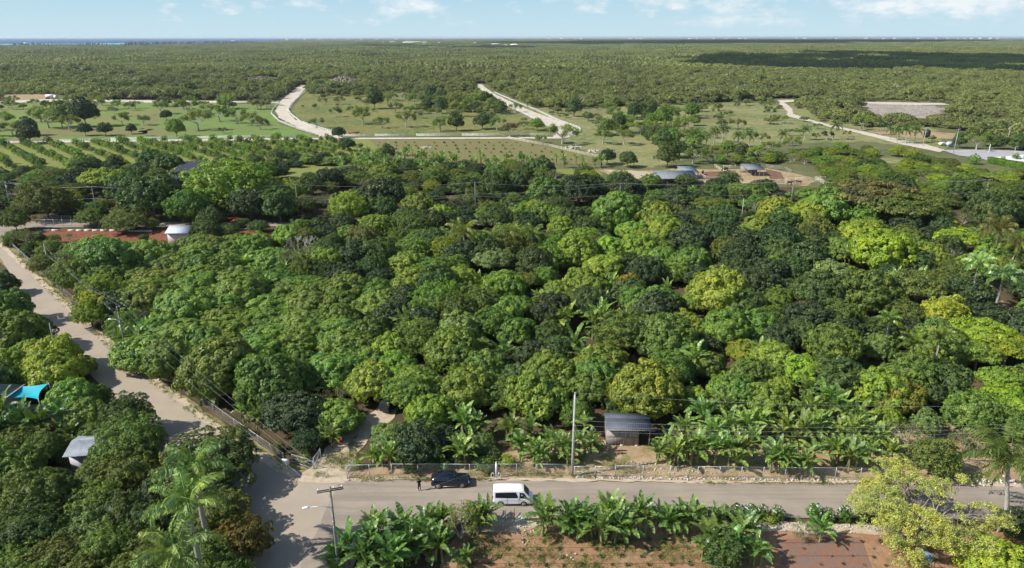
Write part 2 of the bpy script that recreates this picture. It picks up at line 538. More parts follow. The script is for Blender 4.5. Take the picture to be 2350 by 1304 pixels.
def road_left_mat():
    m = Mat('road_left')
    a = m.noise(0.25, 6, 0.6)
    b = m.noise(0.45, 5, 0.6, stretch=(1.5, 0.12, 1, -0.72))
    g = m.noise(9, 5, 0.7)
    c = m.ramp(a, [(0.3, (0.305, 0.250, 0.190)), (0.7, (0.37, 0.302, 0.225))])
    c = m.mix(m.rng(b, 0.45, 0.65, 0, 0.4), c, (0.31, 0.268, 0.22))
    c = m.mix(m.rng(g, 0.4, 0.7, 0, 0.2), c, (0.42, 0.36, 0.28))
    m.col(c).rough(0.85, 0.2).bump(g, 0.25, 0.02)
    return m.m


M['road_left'] = road_left_mat()


def sea_mat(name, a, b):
    m = Mat(name)
    f = m.noise(0.0009, 6, 0.6, stretch=(1, 3, 1))
    m.col(m.ramp(f, [(0.35, a), (0.65, b)])).rough(0.9, 0.02)
    return m.m


M['sea'] = sea_mat('sea', (0.004, 0.055, 0.135), (0.008, 0.080, 0.18))
M['shallow'] = sea_mat('shallow', (0.10, 0.34, 0.45), (0.22, 0.48, 0.58))


# ------------------------------------------------------------------ mesh builder
class MB:
    def __init__(s):
        s.v = []
        s.f = []
        s.mi = []
        s.a = []
        s.n = 0

    def add(s, verts, faces, mat=0, attr=0.5):
        verts = np.asarray(verts, dtype=float).reshape(-1, 3)
        s.v.append(verts)
        k = len(faces)
        if isinstance(faces, np.ndarray):
            s.f.extend((faces + s.n).tolist())
        else:
            n = s.n
            s.f.extend([tuple(i + n for i in f) for f in faces])
        s.mi.extend([mat] * k)
        if np.isscalar(attr):
            s.a.extend([attr] * k)
        else:
            s.a.extend(list(attr))
        s.n += len(verts)
        return s

    def box(s, c, size, rz=0.0, mat=0, taper=1.0, rot=None):
        x, y, z = size[0] / 2, size[1] / 2, size[2] / 2
        p = np.array([(-x, -y, -z), (x, -y, -z), (x, y, -z), (-x, y, -z),
                      (-x * taper, -y * taper, z), (x * taper, -y * taper, z), (x * taper, y * taper, z), (-x * taper, y * taper, z)])
        if rot is not None:
            p = p @ np.array(rot).T
        ca, sa = math.cos(rz), math.sin(rz)
        q = np.stack([p[:, 0] * ca - p[:, 1] * sa, p[:, 0] * sa + p[:, 1] * ca, p[:, 2]], 1) + np.array(c)
        return s.add(q, [(0, 3, 2, 1), (4, 5, 6, 7), (0, 1, 5, 4), (1, 2, 6, 5), (2, 3, 7, 6), (3, 0, 4, 7)], mat)

    def tube(s, pts, rad, seg=6, mat=0, cap=True, attr=0.5):
        pts = [Vector(p) for p in pts]
        if np.isscalar(rad):
            rad = [rad] * len(pts)
        V = []
        up = Vector((0, 0, 1))
        prev = None
        for i, p in enumerate(pts):
            d = (pts[min(i + 1, len(pts) - 1)] - pts[max(i - 1, 0)])
            if d.length < 1e-9:
                d = Vector((0, 0, 1))
            d.normalize()
            a = prev if prev is not None else (Vector((1, 0, 0)) if abs(d.z) > 0.9 else up)
            x = d.cross(a)
            if x.length < 1e-6:
                x = d.cross(Vector((0, 1, 0)))
            x.normalize()
            y = x.cross(d)
            y.normalize()
            prev = y
            for k in range(seg):
                t = 2 * PI * k / seg
                V.append(p + (x * math.cos(t) + y * math.sin(t)) * rad[i])
        Fc = []
        for i in range(len(pts) - 1):
            for k in range(seg):
                a, b = i * seg + k, i * seg + (k + 1) % seg
                Fc.append((a, a + seg, b + seg, b))
        if cap:
            Fc.append(tuple(range(seg)))
            Fc.append(tuple(reversed(range((len(pts) - 1) * seg, len(pts) * seg))))
        return s.add([tuple(v) for v in V], Fc, mat, attr)

    def mesh(s, name, mats, smooth=False):
        me = bpy.data.meshes.new(name)
        v = np.concatenate(s.v) if s.v else np.zeros((0, 3))
        nl = np.fromiter((len(f) for f in s.f), dtype=np.int32, count=len(s.f))
        idx = np.fromiter((i for f in s.f for i in f), dtype=np.int32, count=int(nl.sum()))
        st = np.concatenate([[0], np.cumsum(nl)[:-1]]).astype(np.int32) if len(nl) else nl
        me.vertices.add(len(v))
        me.vertices.foreach_set('co', v.astype(np.float32).ravel())
        me.loops.add(len(idx))
        me.loops.foreach_set('vertex_index', idx)
        me.polygons.add(len(nl))
        me.polygons.foreach_set('loop_start', st)
        me.polygons.foreach_set('loop_total', nl)
        me.polygons.foreach_set('material_index', np.array(s.mi, dtype=np.int32))
        at_ = me.attributes.new('leafv', 'FLOAT', 'FACE')
        at_.data.foreach_set('value', np.array(s.a, dtype=np.float32))
        me.update(calc_edges=True)
        me.validate()
        if smooth:
            me.polygons.foreach_set('use_smooth', np.ones(len(nl), dtype=bool))
        if not isinstance(mats, (list, tuple)):
            mats = [mats]
        for m in mats:
            me.materials.append(M[m] if isinstance(m, str) else m)
        return me


def ob(name, me, parent=None, loc=(0, 0, 0), rz=0.0, sc_=None, color=None):
    o = bpy.data.objects.new(name, me)
    COL.objects.link(o)
    if parent is not None:
        o.parent = parent
    o.location = loc
    o.rotation_euler = (0, 0, rz)
    if sc_ is not None:
        o.scale = (sc_, sc_, sc_) if np.isscalar(sc_) else sc_
    if color is not None:
        o.color = (*color, 1)
    return o


def tag(o, label=None, cat=None, group=None, kind=None):
    if label:
        o['label'] = label
    if cat:
        o['category'] = cat
    if group:
        o['group'] = group
    if kind:
        o['kind'] = kind
    return o


def thing(name, label, cat, loc=(0, 0, 0), rz=0.0, group=None):
    o = ob(name, None, None, loc, rz)
    o.empty_display_size = 0.5
    return tag(o, label, cat, group)


def part(name, mb, mats, parent, smooth=False, label=None):
    o = ob(name, mb.mesh(name, mats, smooth), parent)
    if label:
        o['label'] = label
    return o


def hgt(x, y):
    """low ridge far off to the right"""
    h = 0.0
    h += 15 * math.exp(-((y - 6200) / 900) ** 2) * (1 / (1 + math.exp(-(x - 1600) / 500)))
    h += 8 * math.exp(-((y - 7600) / 900) ** 2) * (1 / (1 + math.exp(-(x - 3600) / 400)))
    return h


# ------------------------------------------------------------------ ground
def coast(x):
    """y of the shore (left) for a given x"""
    return None


def sheet(name, pts, mat, z, label, cat, kind='structure', jit=0.0, step=3.0, seed=1):
    r = random.Random(seed)
    P = [(p.x, p.y) for p in pts]
    Q = []
    for i in range(len(P)):
        a, b = P[i], P[(i + 1) % len(P)]
        L = math.hypot(b[0] - a[0], b[1] - a[1])
        n = max(1, min(200, int(L / step)))
        for k in range(n):
            t = k / n
            q = [a[0] + (b[0] - a[0]) * t, a[1] + (b[1] - a[1]) * t]
            if jit and k:
                q[0] += r.uniform(-jit, jit)
                q[1] += r.uniform(-jit, jit)
            Q.append((q[0], q[1], z))
    import bmesh
    bm = bmesh.new()
    vs = [bm.verts.new(q) for q in Q]
    from mathutils.geometry import tessellate_polygon
    for tri in tessellate_polygon([[Vector(q) for q in Q]]):
        try:
            bm.faces.new([vs[i] for i in tri])
        except ValueError:
            pass
    bm.normal_update()
    for f in bm.faces:
        if f.normal.z < 0:
            f.normal_flip()
    me = bpy.data.meshes.new(name)
    bm.to_mesh(me)
    bm.free()
    me.materials.append(M[mat])
    o = ob(name, me)
    return tag(o, label, cat, None, kind)


def pxs(*l):
    return [at(x, y) for x, y in l]


# base land: one big sheet, its coastline on the left, a low ridge on the right
SHORE = [at(-700, 110), at(-300, 108), at(0, 106.5), at(290, 104.5), at(450, 101.5), at(560, 98.5), at(640, 95.5), at(720, 91.5), at(900, 89), at(1175, 88.3), at(2000, 88.3), at(2200, 89.5), at(2320, 92), at(2600, 94), at(3200, 98)]
sheet('ground', [Vector((-150, -300, 0)), Vector((-400, 60, 0)), Vector((-1400, 1500, 0))] + SHORE + [Vector((3500, 1500, 0)), Vector((500, 60, 0)), Vector((150, -300, 0))],
      'wild', 0.0, 'green brown earth under the scrub and woods', 'ground', jit=0, step=1500)
mb = MB()
V, Fc = [], []
NX, NY = 60, 40
for j in range(NY + 1):
    for i in range(NX + 1):
        x, y = 600 + i * 140, 4300 + j * 130
        V.append((x, y, hgt(x, y) - 1.0))
for j in range(NY):
    for i in range(NX):
        a = j * (NX + 1) + i
        Fc.append((a, a + 1, a + NX + 2, a + NX + 1))
mb.add(V, Fc)
tag(ob('hills', mb.mesh('hills', ['wild'], True)), 'low wooded ridge on the horizon', 'hill', None, 'structure')


def sea():
    mb = MB()
    mb.add([(-24000, 4200, -1.0), (24000, 4200, -1.0), (24000, 30000, -1.0), (-24000, 30000, -1.0)], [(0, 1, 2, 3)])
    tag(ob('sea', mb.mesh('sea', ['sea'])), 'deep blue sea along the horizon', 'sea', None, 'structure')


sea()
sheet('shallow_water', [at(-200, 108.5), at(0, 107), at(120, 106), at(300, 104.8), at(420, 102.5), at(420, 98.3), at(300, 99.3), at(120, 100.3), at(0, 101), at(-200, 102)], 'shallow', -0.4, 'pale turquoise lagoon inside the reef', 'water')

sheet('orchard_floor', pxs((-900, 1700), (-900, 470), (300, 420), (900, 400), (1500, 425), (2400, 440), (3300, 520), (3300, 1700), (1175, 1750)), 'floor', 0.02,
      'brown leaf littered earth under the orchard trees', 'ground', jit=0)
# fields
sheet('meadow', pxs((-260, 232), (0, 232), (240, 232), (640, 237), (628, 262), (640, 285), (735, 316), (640, 318), (100, 327), (-260, 333)),
      'pasture_green', 0.04, 'green pasture with scattered trees beyond the young orchard', 'pasture', jit=1.0)
sheet('meadow', pxs((300, 300), (345, 262), (520, 240), (620, 246), (618, 275), (650, 292), (710, 314), (560, 316), (330, 318)),
      'pasture_lush', 0.06, 'lush bright green part of the pasture', 'pasture', jit=3.0)
sheet('meadow', pxs((706, 204), (1000, 196), (1098, 202), (1150, 240), (1290, 302), (1290, 313), (790, 312), (770, 300), (690, 276), (668, 256), (690, 225)),
      'pasture_dry', 0.04, 'olive yellow pasture between the two pale tracks', 'pasture', jit=1.0)
sheet('meadow', pxs((1190, 238), (1400, 236), (1700, 236), (1990, 240), (2150, 300), (2170, 345), (1980, 325), (1800, 330), (1640, 340), (1500, 385), (1390, 378), (1365, 358), (1290, 320),
                    (1330, 306), (1330, 296), (1240, 262)),
      'pasture_pale', 0.05, 'pale dry pasture east of the fenced track', 'pasture', jit=2.0)
for q, l in ((((60, 300), (180, 292), (330, 296), (420, 305), (380, 312), (250, 310), (120, 316), (50, 314)), 'worn brown strip under the dark pasture trees'),
             (((-40, 318), (60, 316), (180, 321), (120, 324), (-40, 326)), 'trampled earth by the white fence'),
             (((330, 288), (348, 270), (360, 262), (366, 266), (352, 290), (338, 306), (326, 308)), 'faint brown path across the pasture'),
             (((1240, 250), (1330, 256), (1420, 250), (1400, 262), (1300, 266)), 'bare dry patch on the eastern pasture'),
             (((1560, 272), (1640, 268), (1720, 274), (1700, 282), (1600, 284)), 'bare straw coloured patch on the dry pasture')):
    sheet('bare_earth', pxs(*q), 'worn_grass', 0.075, l, 'ground', jit=2.5)
sheet('orchard_lawn', pxs((-200, 330), (100, 329), (640, 321), (850, 321), (900, 350), (760, 385), (560, 395), (-200, 420)),
      'orchard_grass', 0.06, 'mown grass between rows of young trees', 'lawn', jit=0.5)
sheet('orchard_lawn', pxs((640, 385), (760, 382), (780, 400), (740, 412), (640, 408)), 'orchard_grass', 0.09, 'small bright grass clearing among the trees', 'lawn', jit=1.0)
sheet('seedling_field', pxs((850, 322), (1176, 320), (1372, 362), (1372, 378), (900, 378)), 'seed_soil', 0.09,
      'brown field dotted with young seedlings', 'field', jit=0.3)
sheet('soccer_lawn', pxs((1255, 388), (1370, 390), (1385, 402), (1255, 400)), 'orchard_grass', 0.08, 'small green lawn beside the farm yard', 'lawn', jit=0.3)
sheet('farm_yard', pxs((1372, 391), (1500, 392), (1560, 387), (1640, 390), (1760, 387), (1830, 400), (1880, 412), (1850, 428), (1800, 424), (1620, 420), (1500, 416), (1400, 405)),
      'sandy_red', 0.10, 'reddish trampled earth of the farm yard', 'ground', jit=0.8)
sheet('farm_yard', pxs((1385, 390), (1440, 391), (1500, 398), (1500, 413), (1440, 410)), 'sand', 0.12, 'pale sandy yard beside the pickup truck', 'ground', jit=0.5)
sheet('cattle_pen', pxs((1610, 396), (1688, 392), (1700, 412), (1615, 412)), 'yard_soil', 0.13, 'dark red brown earth of the cattle pen', 'ground', jit=0.4)
sheet('cattle_pen', pxs((1755, 388), (1790, 396), (1800, 411), (1768, 412)), 'yard_soil', 0.13, 'dark earth of the smaller cattle pen', 'ground', jit=0.4)
sheet('dirt_road', pxs((-200, 322), (0, 324.5), (250, 322.5), (640, 317.5), (1290, 315), (1290, 318.5), (640, 321), (250, 326.5), (0, 329), (-200, 328)),
      'pale_road', 0.12, 'pale crushed rock track beside the white paddock fence', 'track', jit=0.2)
sheet('dirt_road', pxs((690, 195), (665, 214), (641, 236), (632, 254), (640, 271), (680, 291), (722, 306), (742, 319), (790, 319), (765, 305), (716, 290), (678, 276), (661, 256), (672, 238), (690, 216), (706, 197)),
      'pale_road', 0.16, 'pale winding track between white fences', 'track', jit=0.7)
sheet('dirt_road', pxs((1097, 194), (1096, 201), (1116, 216), (1158, 240), (1200, 260), (1250, 283), (1282, 300), (1270, 315), (1300, 317), (1322, 306), (1322, 298), (1290, 281), (1232, 260), (1182, 239), (1136, 216), (1112, 200), (1106, 194)),
      'pale_road', 0.16, 'pale straight track running to the woods', 'track', jit=0.7)
sheet('dirt_road', pxs((1785, 230), (1830, 229), (1830, 233), (1800, 236), (1818, 250), (1820, 262), (1850, 273), (1905, 287), (1980, 302), (2070, 322), (2130, 333), (2170, 346), (2155, 350), (2060, 330), (1960, 304), (1900, 291), (1840, 276), (1806, 266), (1806, 256), (1790, 240)),
      'pale_road', 0.16, 'pale track curving across the dry pasture', 'track', jit=0.7)
sheet('dirt_road', pxs((1980, 234), (2160, 237), (2180, 241), (2100, 242), (1980, 238)), 'pale_road', 0.16, 'pale strip along the cleared plot', 'track', jit=1.0)
sheet('cleared_plot', pxs((1972, 239), (2020, 238), (2145, 243), (2168, 252), (2150, 262), (2165, 268), (2120, 272), (2060, 268), (2030, 272), (2005, 262), (1985, 252)), 'cleared', 0.10, 'grey cleared plot littered with brush', 'ground', jit=7)
sheet('bare_earth', pxs((-100, 218), (130, 216), (120, 226), (30, 234), (-100, 238)), 'sandy_red', 0.14, 'bare reddish building plot', 'ground', jit=2)
sheet('dirt_road', pxs((-100, 236), (30, 232), (100, 228), (240, 229), (640, 234), (640, 237), (240, 234), (90, 234), (-100, 243)), 'pale_road', 0.17, 'pale track past the parked trucks', 'track', jit=0.5)
sheet('bare_earth', pxs((1970, 297), (2100, 300), (2210, 308), (2200, 320), (2120, 318), (2040, 312)), 'sandy_red', 0.12, 'bare brown earth beside the black tank', 'ground', jit=1)
sheet('bare_earth', pxs((740, 186), (805, 184), (840, 198), (760, 204)), 'cleared', 0.12, 'cleared brown ground around a brush pile', 'ground', jit=3)
sheet('bare_earth', pxs((530, 186), (640, 182), (650, 188), (560, 194)), 'cleared', 0.12, 'brown cleared strip in the woods', 'ground', jit=3)
sheet('bare_earth', pxs((2010, 362), (2085, 365), (2080, 376), (2020, 376)), 'pasture_pale', 0.12, 'dry clearing among yellow green scrub', 'ground', jit=1)
sheet('paved_road', pxs((2160, 345), (2260, 344), (2350, 348), (2500, 356), (2500, 362), (2300, 362), (2310, 372), (2420, 392), (2400, 397), (2290, 378), (2250, 364), (2200, 358)),
      'asphalt_far', 0.20, 'grey paved road by the clipped hedge', 'road', jit=0.1)
sheet('paved_yard', pxs((2272, 362), (2350, 358), (2500, 368), (2500, 388), (2360, 374)), 'paving_white', 0.22, 'white paved yard behind the hedge', 'yard')
# ploughed red strip and back road
sheet('red_field', pxs((15, 536), (100, 527), (260, 528), (620, 528), (640, 575), (180, 612), (100, 560)), 'red_soil', 0.06, 'ploughed rusty red strip of soil', 'field', jit=0.5)
sheet('back_road', pxs((-250, 506), (0, 508), (170, 510), (620, 511), (1100, 514), (1100, 521), (620, 520), (160, 522), (60, 524), (25, 530), (8, 545), (-20, 565), (-60, 560), (-10, 535), (-250, 530)),
      'road', 0.10, 'grey asphalt back road curving behind the red field', 'road')
for q, l in ((((860, 527), (925, 526), (932, 540), (905, 548), (880, 540)), 'bare reddish clearing behind the trees'),
             (((1375, 515), (1425, 516), (1420, 540), (1370, 535)), 'small red earth gap under tall mango trees'),
             (((1675, 500), (1720, 502), (1700, 520), (1670, 515)), 'small red gap between dark trees'),
             (((1790, 700), (1850, 705), (1880, 800), (1840, 812), (1800, 740)), 'red earth path between orchard trees'),
             (((2230, 700), (2300, 690), (2340, 740), (2260, 745)), 'sandy red clearing below the tall palm')):
    sheet('bare_earth', pxs(*q), 'sandy_red', 0.08, l, 'ground', jit=0.6)
# near field and road sides
sheet('sandy_verge', pxs((790, 1106), (800, 1085), (1140, 1040), (1380, 1010), (1540, 1030), (1800, 1010), (2050, 960), (2400, 1000), (2900, 1050), (2900, 1150), (2350, 1125), (1600, 1116), (1135, 1110)),
      'sandy_red', 0.05, 'sandy reddish ground behind the roadside fence', 'ground', jit=0.4)
sheet('driveway', pxs((685, 1100), (735, 1050), (762, 1010), (798, 980), (846, 952), (880, 925), (925, 920), (905, 960), (850, 1000), (815, 1050), (795, 1106)),
      'sand', 0.08, 'pale sandy driveway leading into the orchard', 'driveway', jit=0.25, step=1.0)
sheet('verge', pxs((-60, 545), (12, 545), (60, 592), (215, 745), (330, 845), (480, 950), (660, 1062), (790, 1100), (700, 1110), (640, 1088), (470, 980), (210, 768), (60, 630), (-60, 580)),
      'verge', 0.06, 'grassy verge between the left road and its fence', 'verge', jit=0.25, step=1.2)
sheet('road', pxs((-400, 470), (-60, 548), (2, 562), (60, 615), (130, 675), (215, 762), (300, 835), (400, 905), (478, 968), (560, 1030), (640, 1083), (700, 1103), (800, 1106), (800, 1215), (760, 1250),
                  (745, 1320), (740, 1800), (540, 1800), (470, 1300), (440, 1150), (350, 1020), (250, 900), (105, 765), (55, 680), (0, 592), (-200, 560), (-400, 500)),
      'road_left', 0.14, 'dusty tan road coming down from the left to the junction', 'road', jit=0.12, step=2.0)
sheet('road', pxs((780, 1103), (1135, 1105), (1600, 1111), (2000, 1114), (2350, 1120), (3200, 1132), (3200, 1225), (2350, 1198), (1900, 1190), (1500, 1187), (1200, 1192), (1050, 1196), (900, 1215), (830, 1260), (800, 1330), (790, 1700),
                  (700, 1700), (690, 1300)),
      'road', 0.152, 'wide grey tan road crossing in front of the orchard', 'road', jit=0.12, step=2.0)
sheet('road_dust', pxs((700, 1103), (780, 1098), (1135, 1099), (1600, 1105), (2000, 1107), (2350, 1112), (3000, 1122), (3000, 1128), (2350, 1119), (2000, 1112), (1600, 1110), (1135, 1105), (900, 1103), (790, 1107)),
      'dust', 0.165, 'pale dusty edge of the wide road', 'road edge', jit=0.22, step=0.8)
sheet('road_dust', pxs((6, 560), (60, 608), (220, 755), (340, 853), (480, 962), (600, 1040), (690, 1092), (800, 1102), (790, 1112), (690, 1108), (620, 1075), (470, 972), (330, 862), (205, 758), (50, 612), (-6, 562)),
      'dust', 0.17, 'pale dusty edge of the left road', 'road edge', jit=0.25, step=0.8)
sheet('red_field', pxs((1060, 1215), (1190, 1200), (1500, 1200), (2050, 1210), (2900, 1240), (2900, 1800), (960, 1800), (1010, 1300)), 'field_soil', 0.07,
      'reddish brown crop field below the road', 'field', jit=0.4)
sheet('weed_mat', pxs((1785, 1240), (1975, 1235), (2010, 1330), (1800, 1330)), 'matting', 0.10, 'grey weed cloth over one crop bed', 'ground', jit=0.1)
sheet('sandy_verge', pxs((1130, 1192), (1200, 1190), (1240, 1205), (1200, 1225), (1100, 1222)), 'sand', 0.10, 'stony sand patch beside the parked van', 'ground', jit=0.4)
sheet('sandy_verge', pxs((1740, 1200), (2060, 1206), (2080, 1225), (1740, 1222)), 'sand', 0.10, 'stony strip below the oleander row', 'ground', jit=0.4)


# ------------------------------------------------------------------ plant prototypes
def fib_dirs(n, zmin, r):
    out_, i = [], 0
    N = int(n * 2 / (1 - zmin))
    off = r.random() * 6.28
    for i in range(N):
        z = 1 - 2 * (i + 0.5) / N
        if z < zmin:
            break
        a = i * 2.399963 + off
        q = math.sqrt(1 - z * z)
        out_.append((q * math.cos(a), q * math.sin(a), z))
    return np.array(out_)


def nrm(a):
    return a / np.maximum(1e-9, np.linalg.norm(a, axis=-1, keepdims=True))


def leaves(mb, P, N, A, L, W, attr, mat=0):
    """one folded quad per leaf. P centre, N normal, A axis"""
    A = nrm(A - N * np.sum(A * N, 1, keepdims=True))
    B = np.cross(N, A)
    L = np.asarray(L).reshape(-1, 1)
    W = np.asarray(W).reshape(-1, 1)
    n = len(P)
    V = np.empty((n, 4, 3))
    V[:, 0] = P - A * L * 0.5
    V[:, 1] = P + B * W * 0.5 + N * W * 0.12
    V[:, 2] = P + A * L * 0.5 - N * L * 0.14
    V[:, 3] = P - B * W * 0.5 + N * W * 0.12
    Fc = np.arange(n * 4).reshape(n, 4)
    mb.add(V.reshape(-1, 3), Fc, mat, attr)


def lowfreq(d, seed):
    r = np.random.default_rng(seed)
    s = np.zeros(len(d))
    for k in range(5):
        f = r.normal(size=3) * (1.6 + k * 0.7)
        s += np.sin(d @ f + r.random() * 6.28) / (1.4 + k)
    return s / 2.2


def crown(Rr, Hh, lumps, lr, per, ll, lw, seed, zmin=-0.35, jit=0.55, core=0.80, irr=0.16, flat=1.0, droop=0.35, spread=1.1, lumpvar=0.3, mb=None, c0=(0, 0, 0), gap=0.0, low=0.55, ros=8, coh=0.0, rvar=0.075):
    """lumpy dome of leaf clusters; centre at its equator"""
    r = np.random.default_rng(seed)
    mb = mb or MB()
    D = fib_dirs(lumps, zmin, r)
    D = nrm(D + r.normal(size=D.shape) * 0.10)
    if gap:
        D = D[r.random(len(D)) > gap]
    rad = 1 + irr * lowfreq(D, seed) + r.normal(size=len(D)) * rvar
    el_ = np.where(D[:, 2:3] > 0, 1.0, low)
    S = np.concatenate([np.full((len(D), 2), Rr), np.full((len(D), 1), Hh)], 1)
    C = D * rad[:, None] * S
    C[:, 2] *= el_[:, 0]
    O = nrm(D / S * Rr)
    LR = lr * (1 + r.normal(size=len(D)) * lumpvar * 0.6).clip(0.55, 1.7)
    C = C - O * LR[:, None] * 0.6
    LV = r.random(len(D))
    PP, NN, AA, VV, SC = [], [], [], [], []
    for i in range(len(D)):
        nr = max(3, int(per / ros * (LR[i] / lr) ** 2))
        d = nrm(O[i] * spread + np.array([0, 0, 0.35]) + r.normal(size=(nr, 3)) * 0.75)
        rc = C[i] + d * LR[i] * r.uniform(0.84, 1.04, size=(nr, 1)) * np.array([1, 1, flat])
        rv = r.random(nr)
        q = np.repeat(np.arange(nr), ros)
        n = len(q)
        sprd = r.normal(size=(n, 3)) * 0.8
        A = nrm(d[q] * 0.55 + sprd + np.array([0, 0, -droop]))
        sz = r.uniform(0.7, 1.25, n)
        p = rc[q] + A * (ll * 0.45 * sz)[:, None]
        if coh:
            N = nrm(d[q] * coh + A * 0.35 + r.normal(size=(n, 3)) * jit)
        else:
            N = nrm(d[q] * 0.8 + A * 0.75 + r.normal(size=(n, 3)) * jit + np.array([0, 0, 0.25]))
        PP.append(p)
        NN.append(N)
        AA.append(A)
        VV.append(0.35 * r.random(n) + 0.3 * rv[q] + 0.35 * LV[i])
        SC.append(sz)
    P = np.concatenate(PP) + np.array(c0)
    sc_ = np.concatenate(SC)
    leaves(mb, P, np.concatenate(NN), np.concatenate(AA), sc_ * ll, sc_ * lw, np.concatenate(VV))
    if core > 0:
        D2 = fib_dirs(160, -0.9, np.random.default_rng(seed + 1))
        # closed core from an icosphere
        import bmesh
        bm = bmesh.new()
        bmesh.ops.create_icosphere(bm, subdivisions=3, radius=1)
        vv = np.array([v.co[:] for v in bm.verts])
        ff = [tuple(v.index for v in f.verts) for f in bm.faces]
        bm.free()
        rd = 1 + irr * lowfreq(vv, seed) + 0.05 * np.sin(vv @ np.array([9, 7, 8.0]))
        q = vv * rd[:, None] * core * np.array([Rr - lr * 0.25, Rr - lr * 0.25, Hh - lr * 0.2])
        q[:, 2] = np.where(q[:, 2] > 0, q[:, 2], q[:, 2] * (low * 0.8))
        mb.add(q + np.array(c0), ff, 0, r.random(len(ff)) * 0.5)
        # leaves lying over the inner mass
        k = int(90 * Rr * Rr * 1.3)
        dd = nrm(r.normal(size=(k, 3)) + np.array([0, 0, 0.3]))
        rd = 1 + irr * lowfreq(dd, seed) + 0.05 * np.sin(dd @ np.array([9, 7, 8.0])) + r.uniform(0.0, 0.16, k)
        q = dd * rd[:, None] * core * np.array([Rr - lr * 0.25, Rr - lr * 0.25, Hh - lr * 0.2])
        q[:, 2] = np.where(q[:, 2] > 0, q[:, 2], q[:, 2] * (low * 0.8))
        leaves(mb, q + np.array(c0), nrm(dd + r.normal(size=(k, 3)) * 0.6), r.normal(size=(k, 3)), r.uniform(1.0, 1.8, k) * ll, r.uniform(1.0, 1.8, k) * lw, r.random(k))
    return mb, C


def limb(mb, a, b, r0, r1, r, seg=5, sag=0.15, mat=0):
    a, b = Vector(a), Vector(b)
    L = (b - a).length
    pts, rad = [], []
    k = 4
    off = Vector((r.uniform(-1, 1), r.uniform(-1, 1), 0.4)) * L * sag
    for i in range(k + 1):
        t = i / k
        p = a.lerp(b, t) + off * math.sin(PI * t)
        pts.append(p)
        rad.append(r0 + (r1 - r0) * t)
    mb.tube(pts, rad, seg, mat, cap=False)


def trunk_of(C, h0, r0, seed, zc, n=10, fork=0.45):
    """trunk from z=0 up to a fork, with limbs to some lump centres. zc = height of the crown's centre"""
    r = random.Random(seed)
    mb = MB()
    fk = Vector((r.uniform(-0.3, 0.3), r.uniform(-0.3, 0.3), h0))
    mb.tube([(0, 0, -0.15), (0.02, 0, h0 * 0.12), (fk.x * 0.5, fk.y * 0.5, h0 * 0.6), fk], [r0 * 1.5, r0 * 1.05, r0 * 0.9, r0 * 0.75], 8, cap=False)
    idx = list(range(len(C)))
    r.shuffle(idx)
    for i in idx[:n]:
        c = Vector(C[i]) * 0.9
        c.z += zc
        limb(mb, fk, c, r0 * 0.5, r0 * 0.08, r)
    return mb


def branchy(mb, p, d, L, rad, depth, r, tips, split=(2, 3), ang=0.55, up=0.1, shrink=0.72, seg=4, mat=0):
    p = Vector(p)
    d = Vector(d).normalized()
    mid = p + d * L * 0.5 + Vector((r.uniform(-1, 1), r.uniform(-1, 1), r.uniform(-1, 1))) * L * 0.07
    e = p + d * L
    mb.tube([p, mid, e], [rad, rad * 0.85, rad * 0.65], seg if depth < 2 else max(5, seg), mat, cap=False)
    if depth <= 0:
        tips.append(tuple(e))
        return
    if depth <= 1:
        tips.append(tuple(e))
    for k in range(r.randint(*split)):
        q = Vector((r.gauss(0, 1), r.gauss(0, 1), r.gauss(0, 0.7)))
        q = (q - d * q.dot(d))
        if q.length < 1e-3:
            continue
        q.normalize()
        nd = (d + q * math.tan(ang * r.uniform(0.6, 1.3)) + Vector((0, 0, up))).normalized()
        branchy(mb, e, nd, L * shrink * r.uniform(0.75, 1.2), rad * 0.62, depth - 1, r, tips, split, ang, up, shrink, seg, mat)


def leaf_balls(tips, rad, per, ll, lw, seed, flat=0.7, jit=0.7, mb=None, mat=0, up=0.3):
    r = np.random.default_rng(seed)
    mb = mb or MB()
    T = np.array(tips)
    n = len(T) * per
    C = np.repeat(T, per, 0)
    d = nrm(r.normal(size=(n, 3)) + np.array([0, 0, up]))
    P = C + d * (rad * r.random((n, 1)) ** 0.5) * np.array([1, 1, flat])
    N = nrm(d + r.normal(size=(n, 3)) * jit + np.array([0, 0, 0.4]))
    A = r.normal(size=(n, 3))
    s = r.uniform(0.7, 1.3, n)
    lv = np.repeat(r.random(len(T)), per) * 0.4 + r.random(n) * 0.6
    leaves(mb, P, N, A, s * ll, s * lw, lv, mat)
    return mb


PROTO = {}      # kind -> list of dict(parts=[(name, mesh)], r=nominal crown radius, h=nominal crown centre height, top=...)


def reg(kind, parts, r, zc, top):
    PROTO.setdefault(kind, []).append(dict(parts=parts, r=r, zc=zc, top=top))


# mango: dense cauliflower dome, nominal radius 4.5, crown centre at z 3.0
for s in range(5):
    mb, C = crown(4.5, 3.3 + 0.35 * (s % 3), 165, 0.78, 112, 0.40, 0.17, 10 + s, irr=0.30, jit=0.22, core=0.72, gap=0.06, lumpvar=0.7, ros=6, coh=1.0, rvar=0.06)
    cm = mb.mesh('crown', ['leaf'])
    cz = 3.0
    tm = trunk_of(C, 1.6, 0.24, s, cz)
    for v in range(1):
        cmz = cm
        cmz.transform(Matrix.Translation((0, 0, cz)))
    reg('mango_tree', [('trunk', tm.mesh('trunk', ['bark'], True)), ('crown', cm)], 4.5, cz, cz + 3.5)
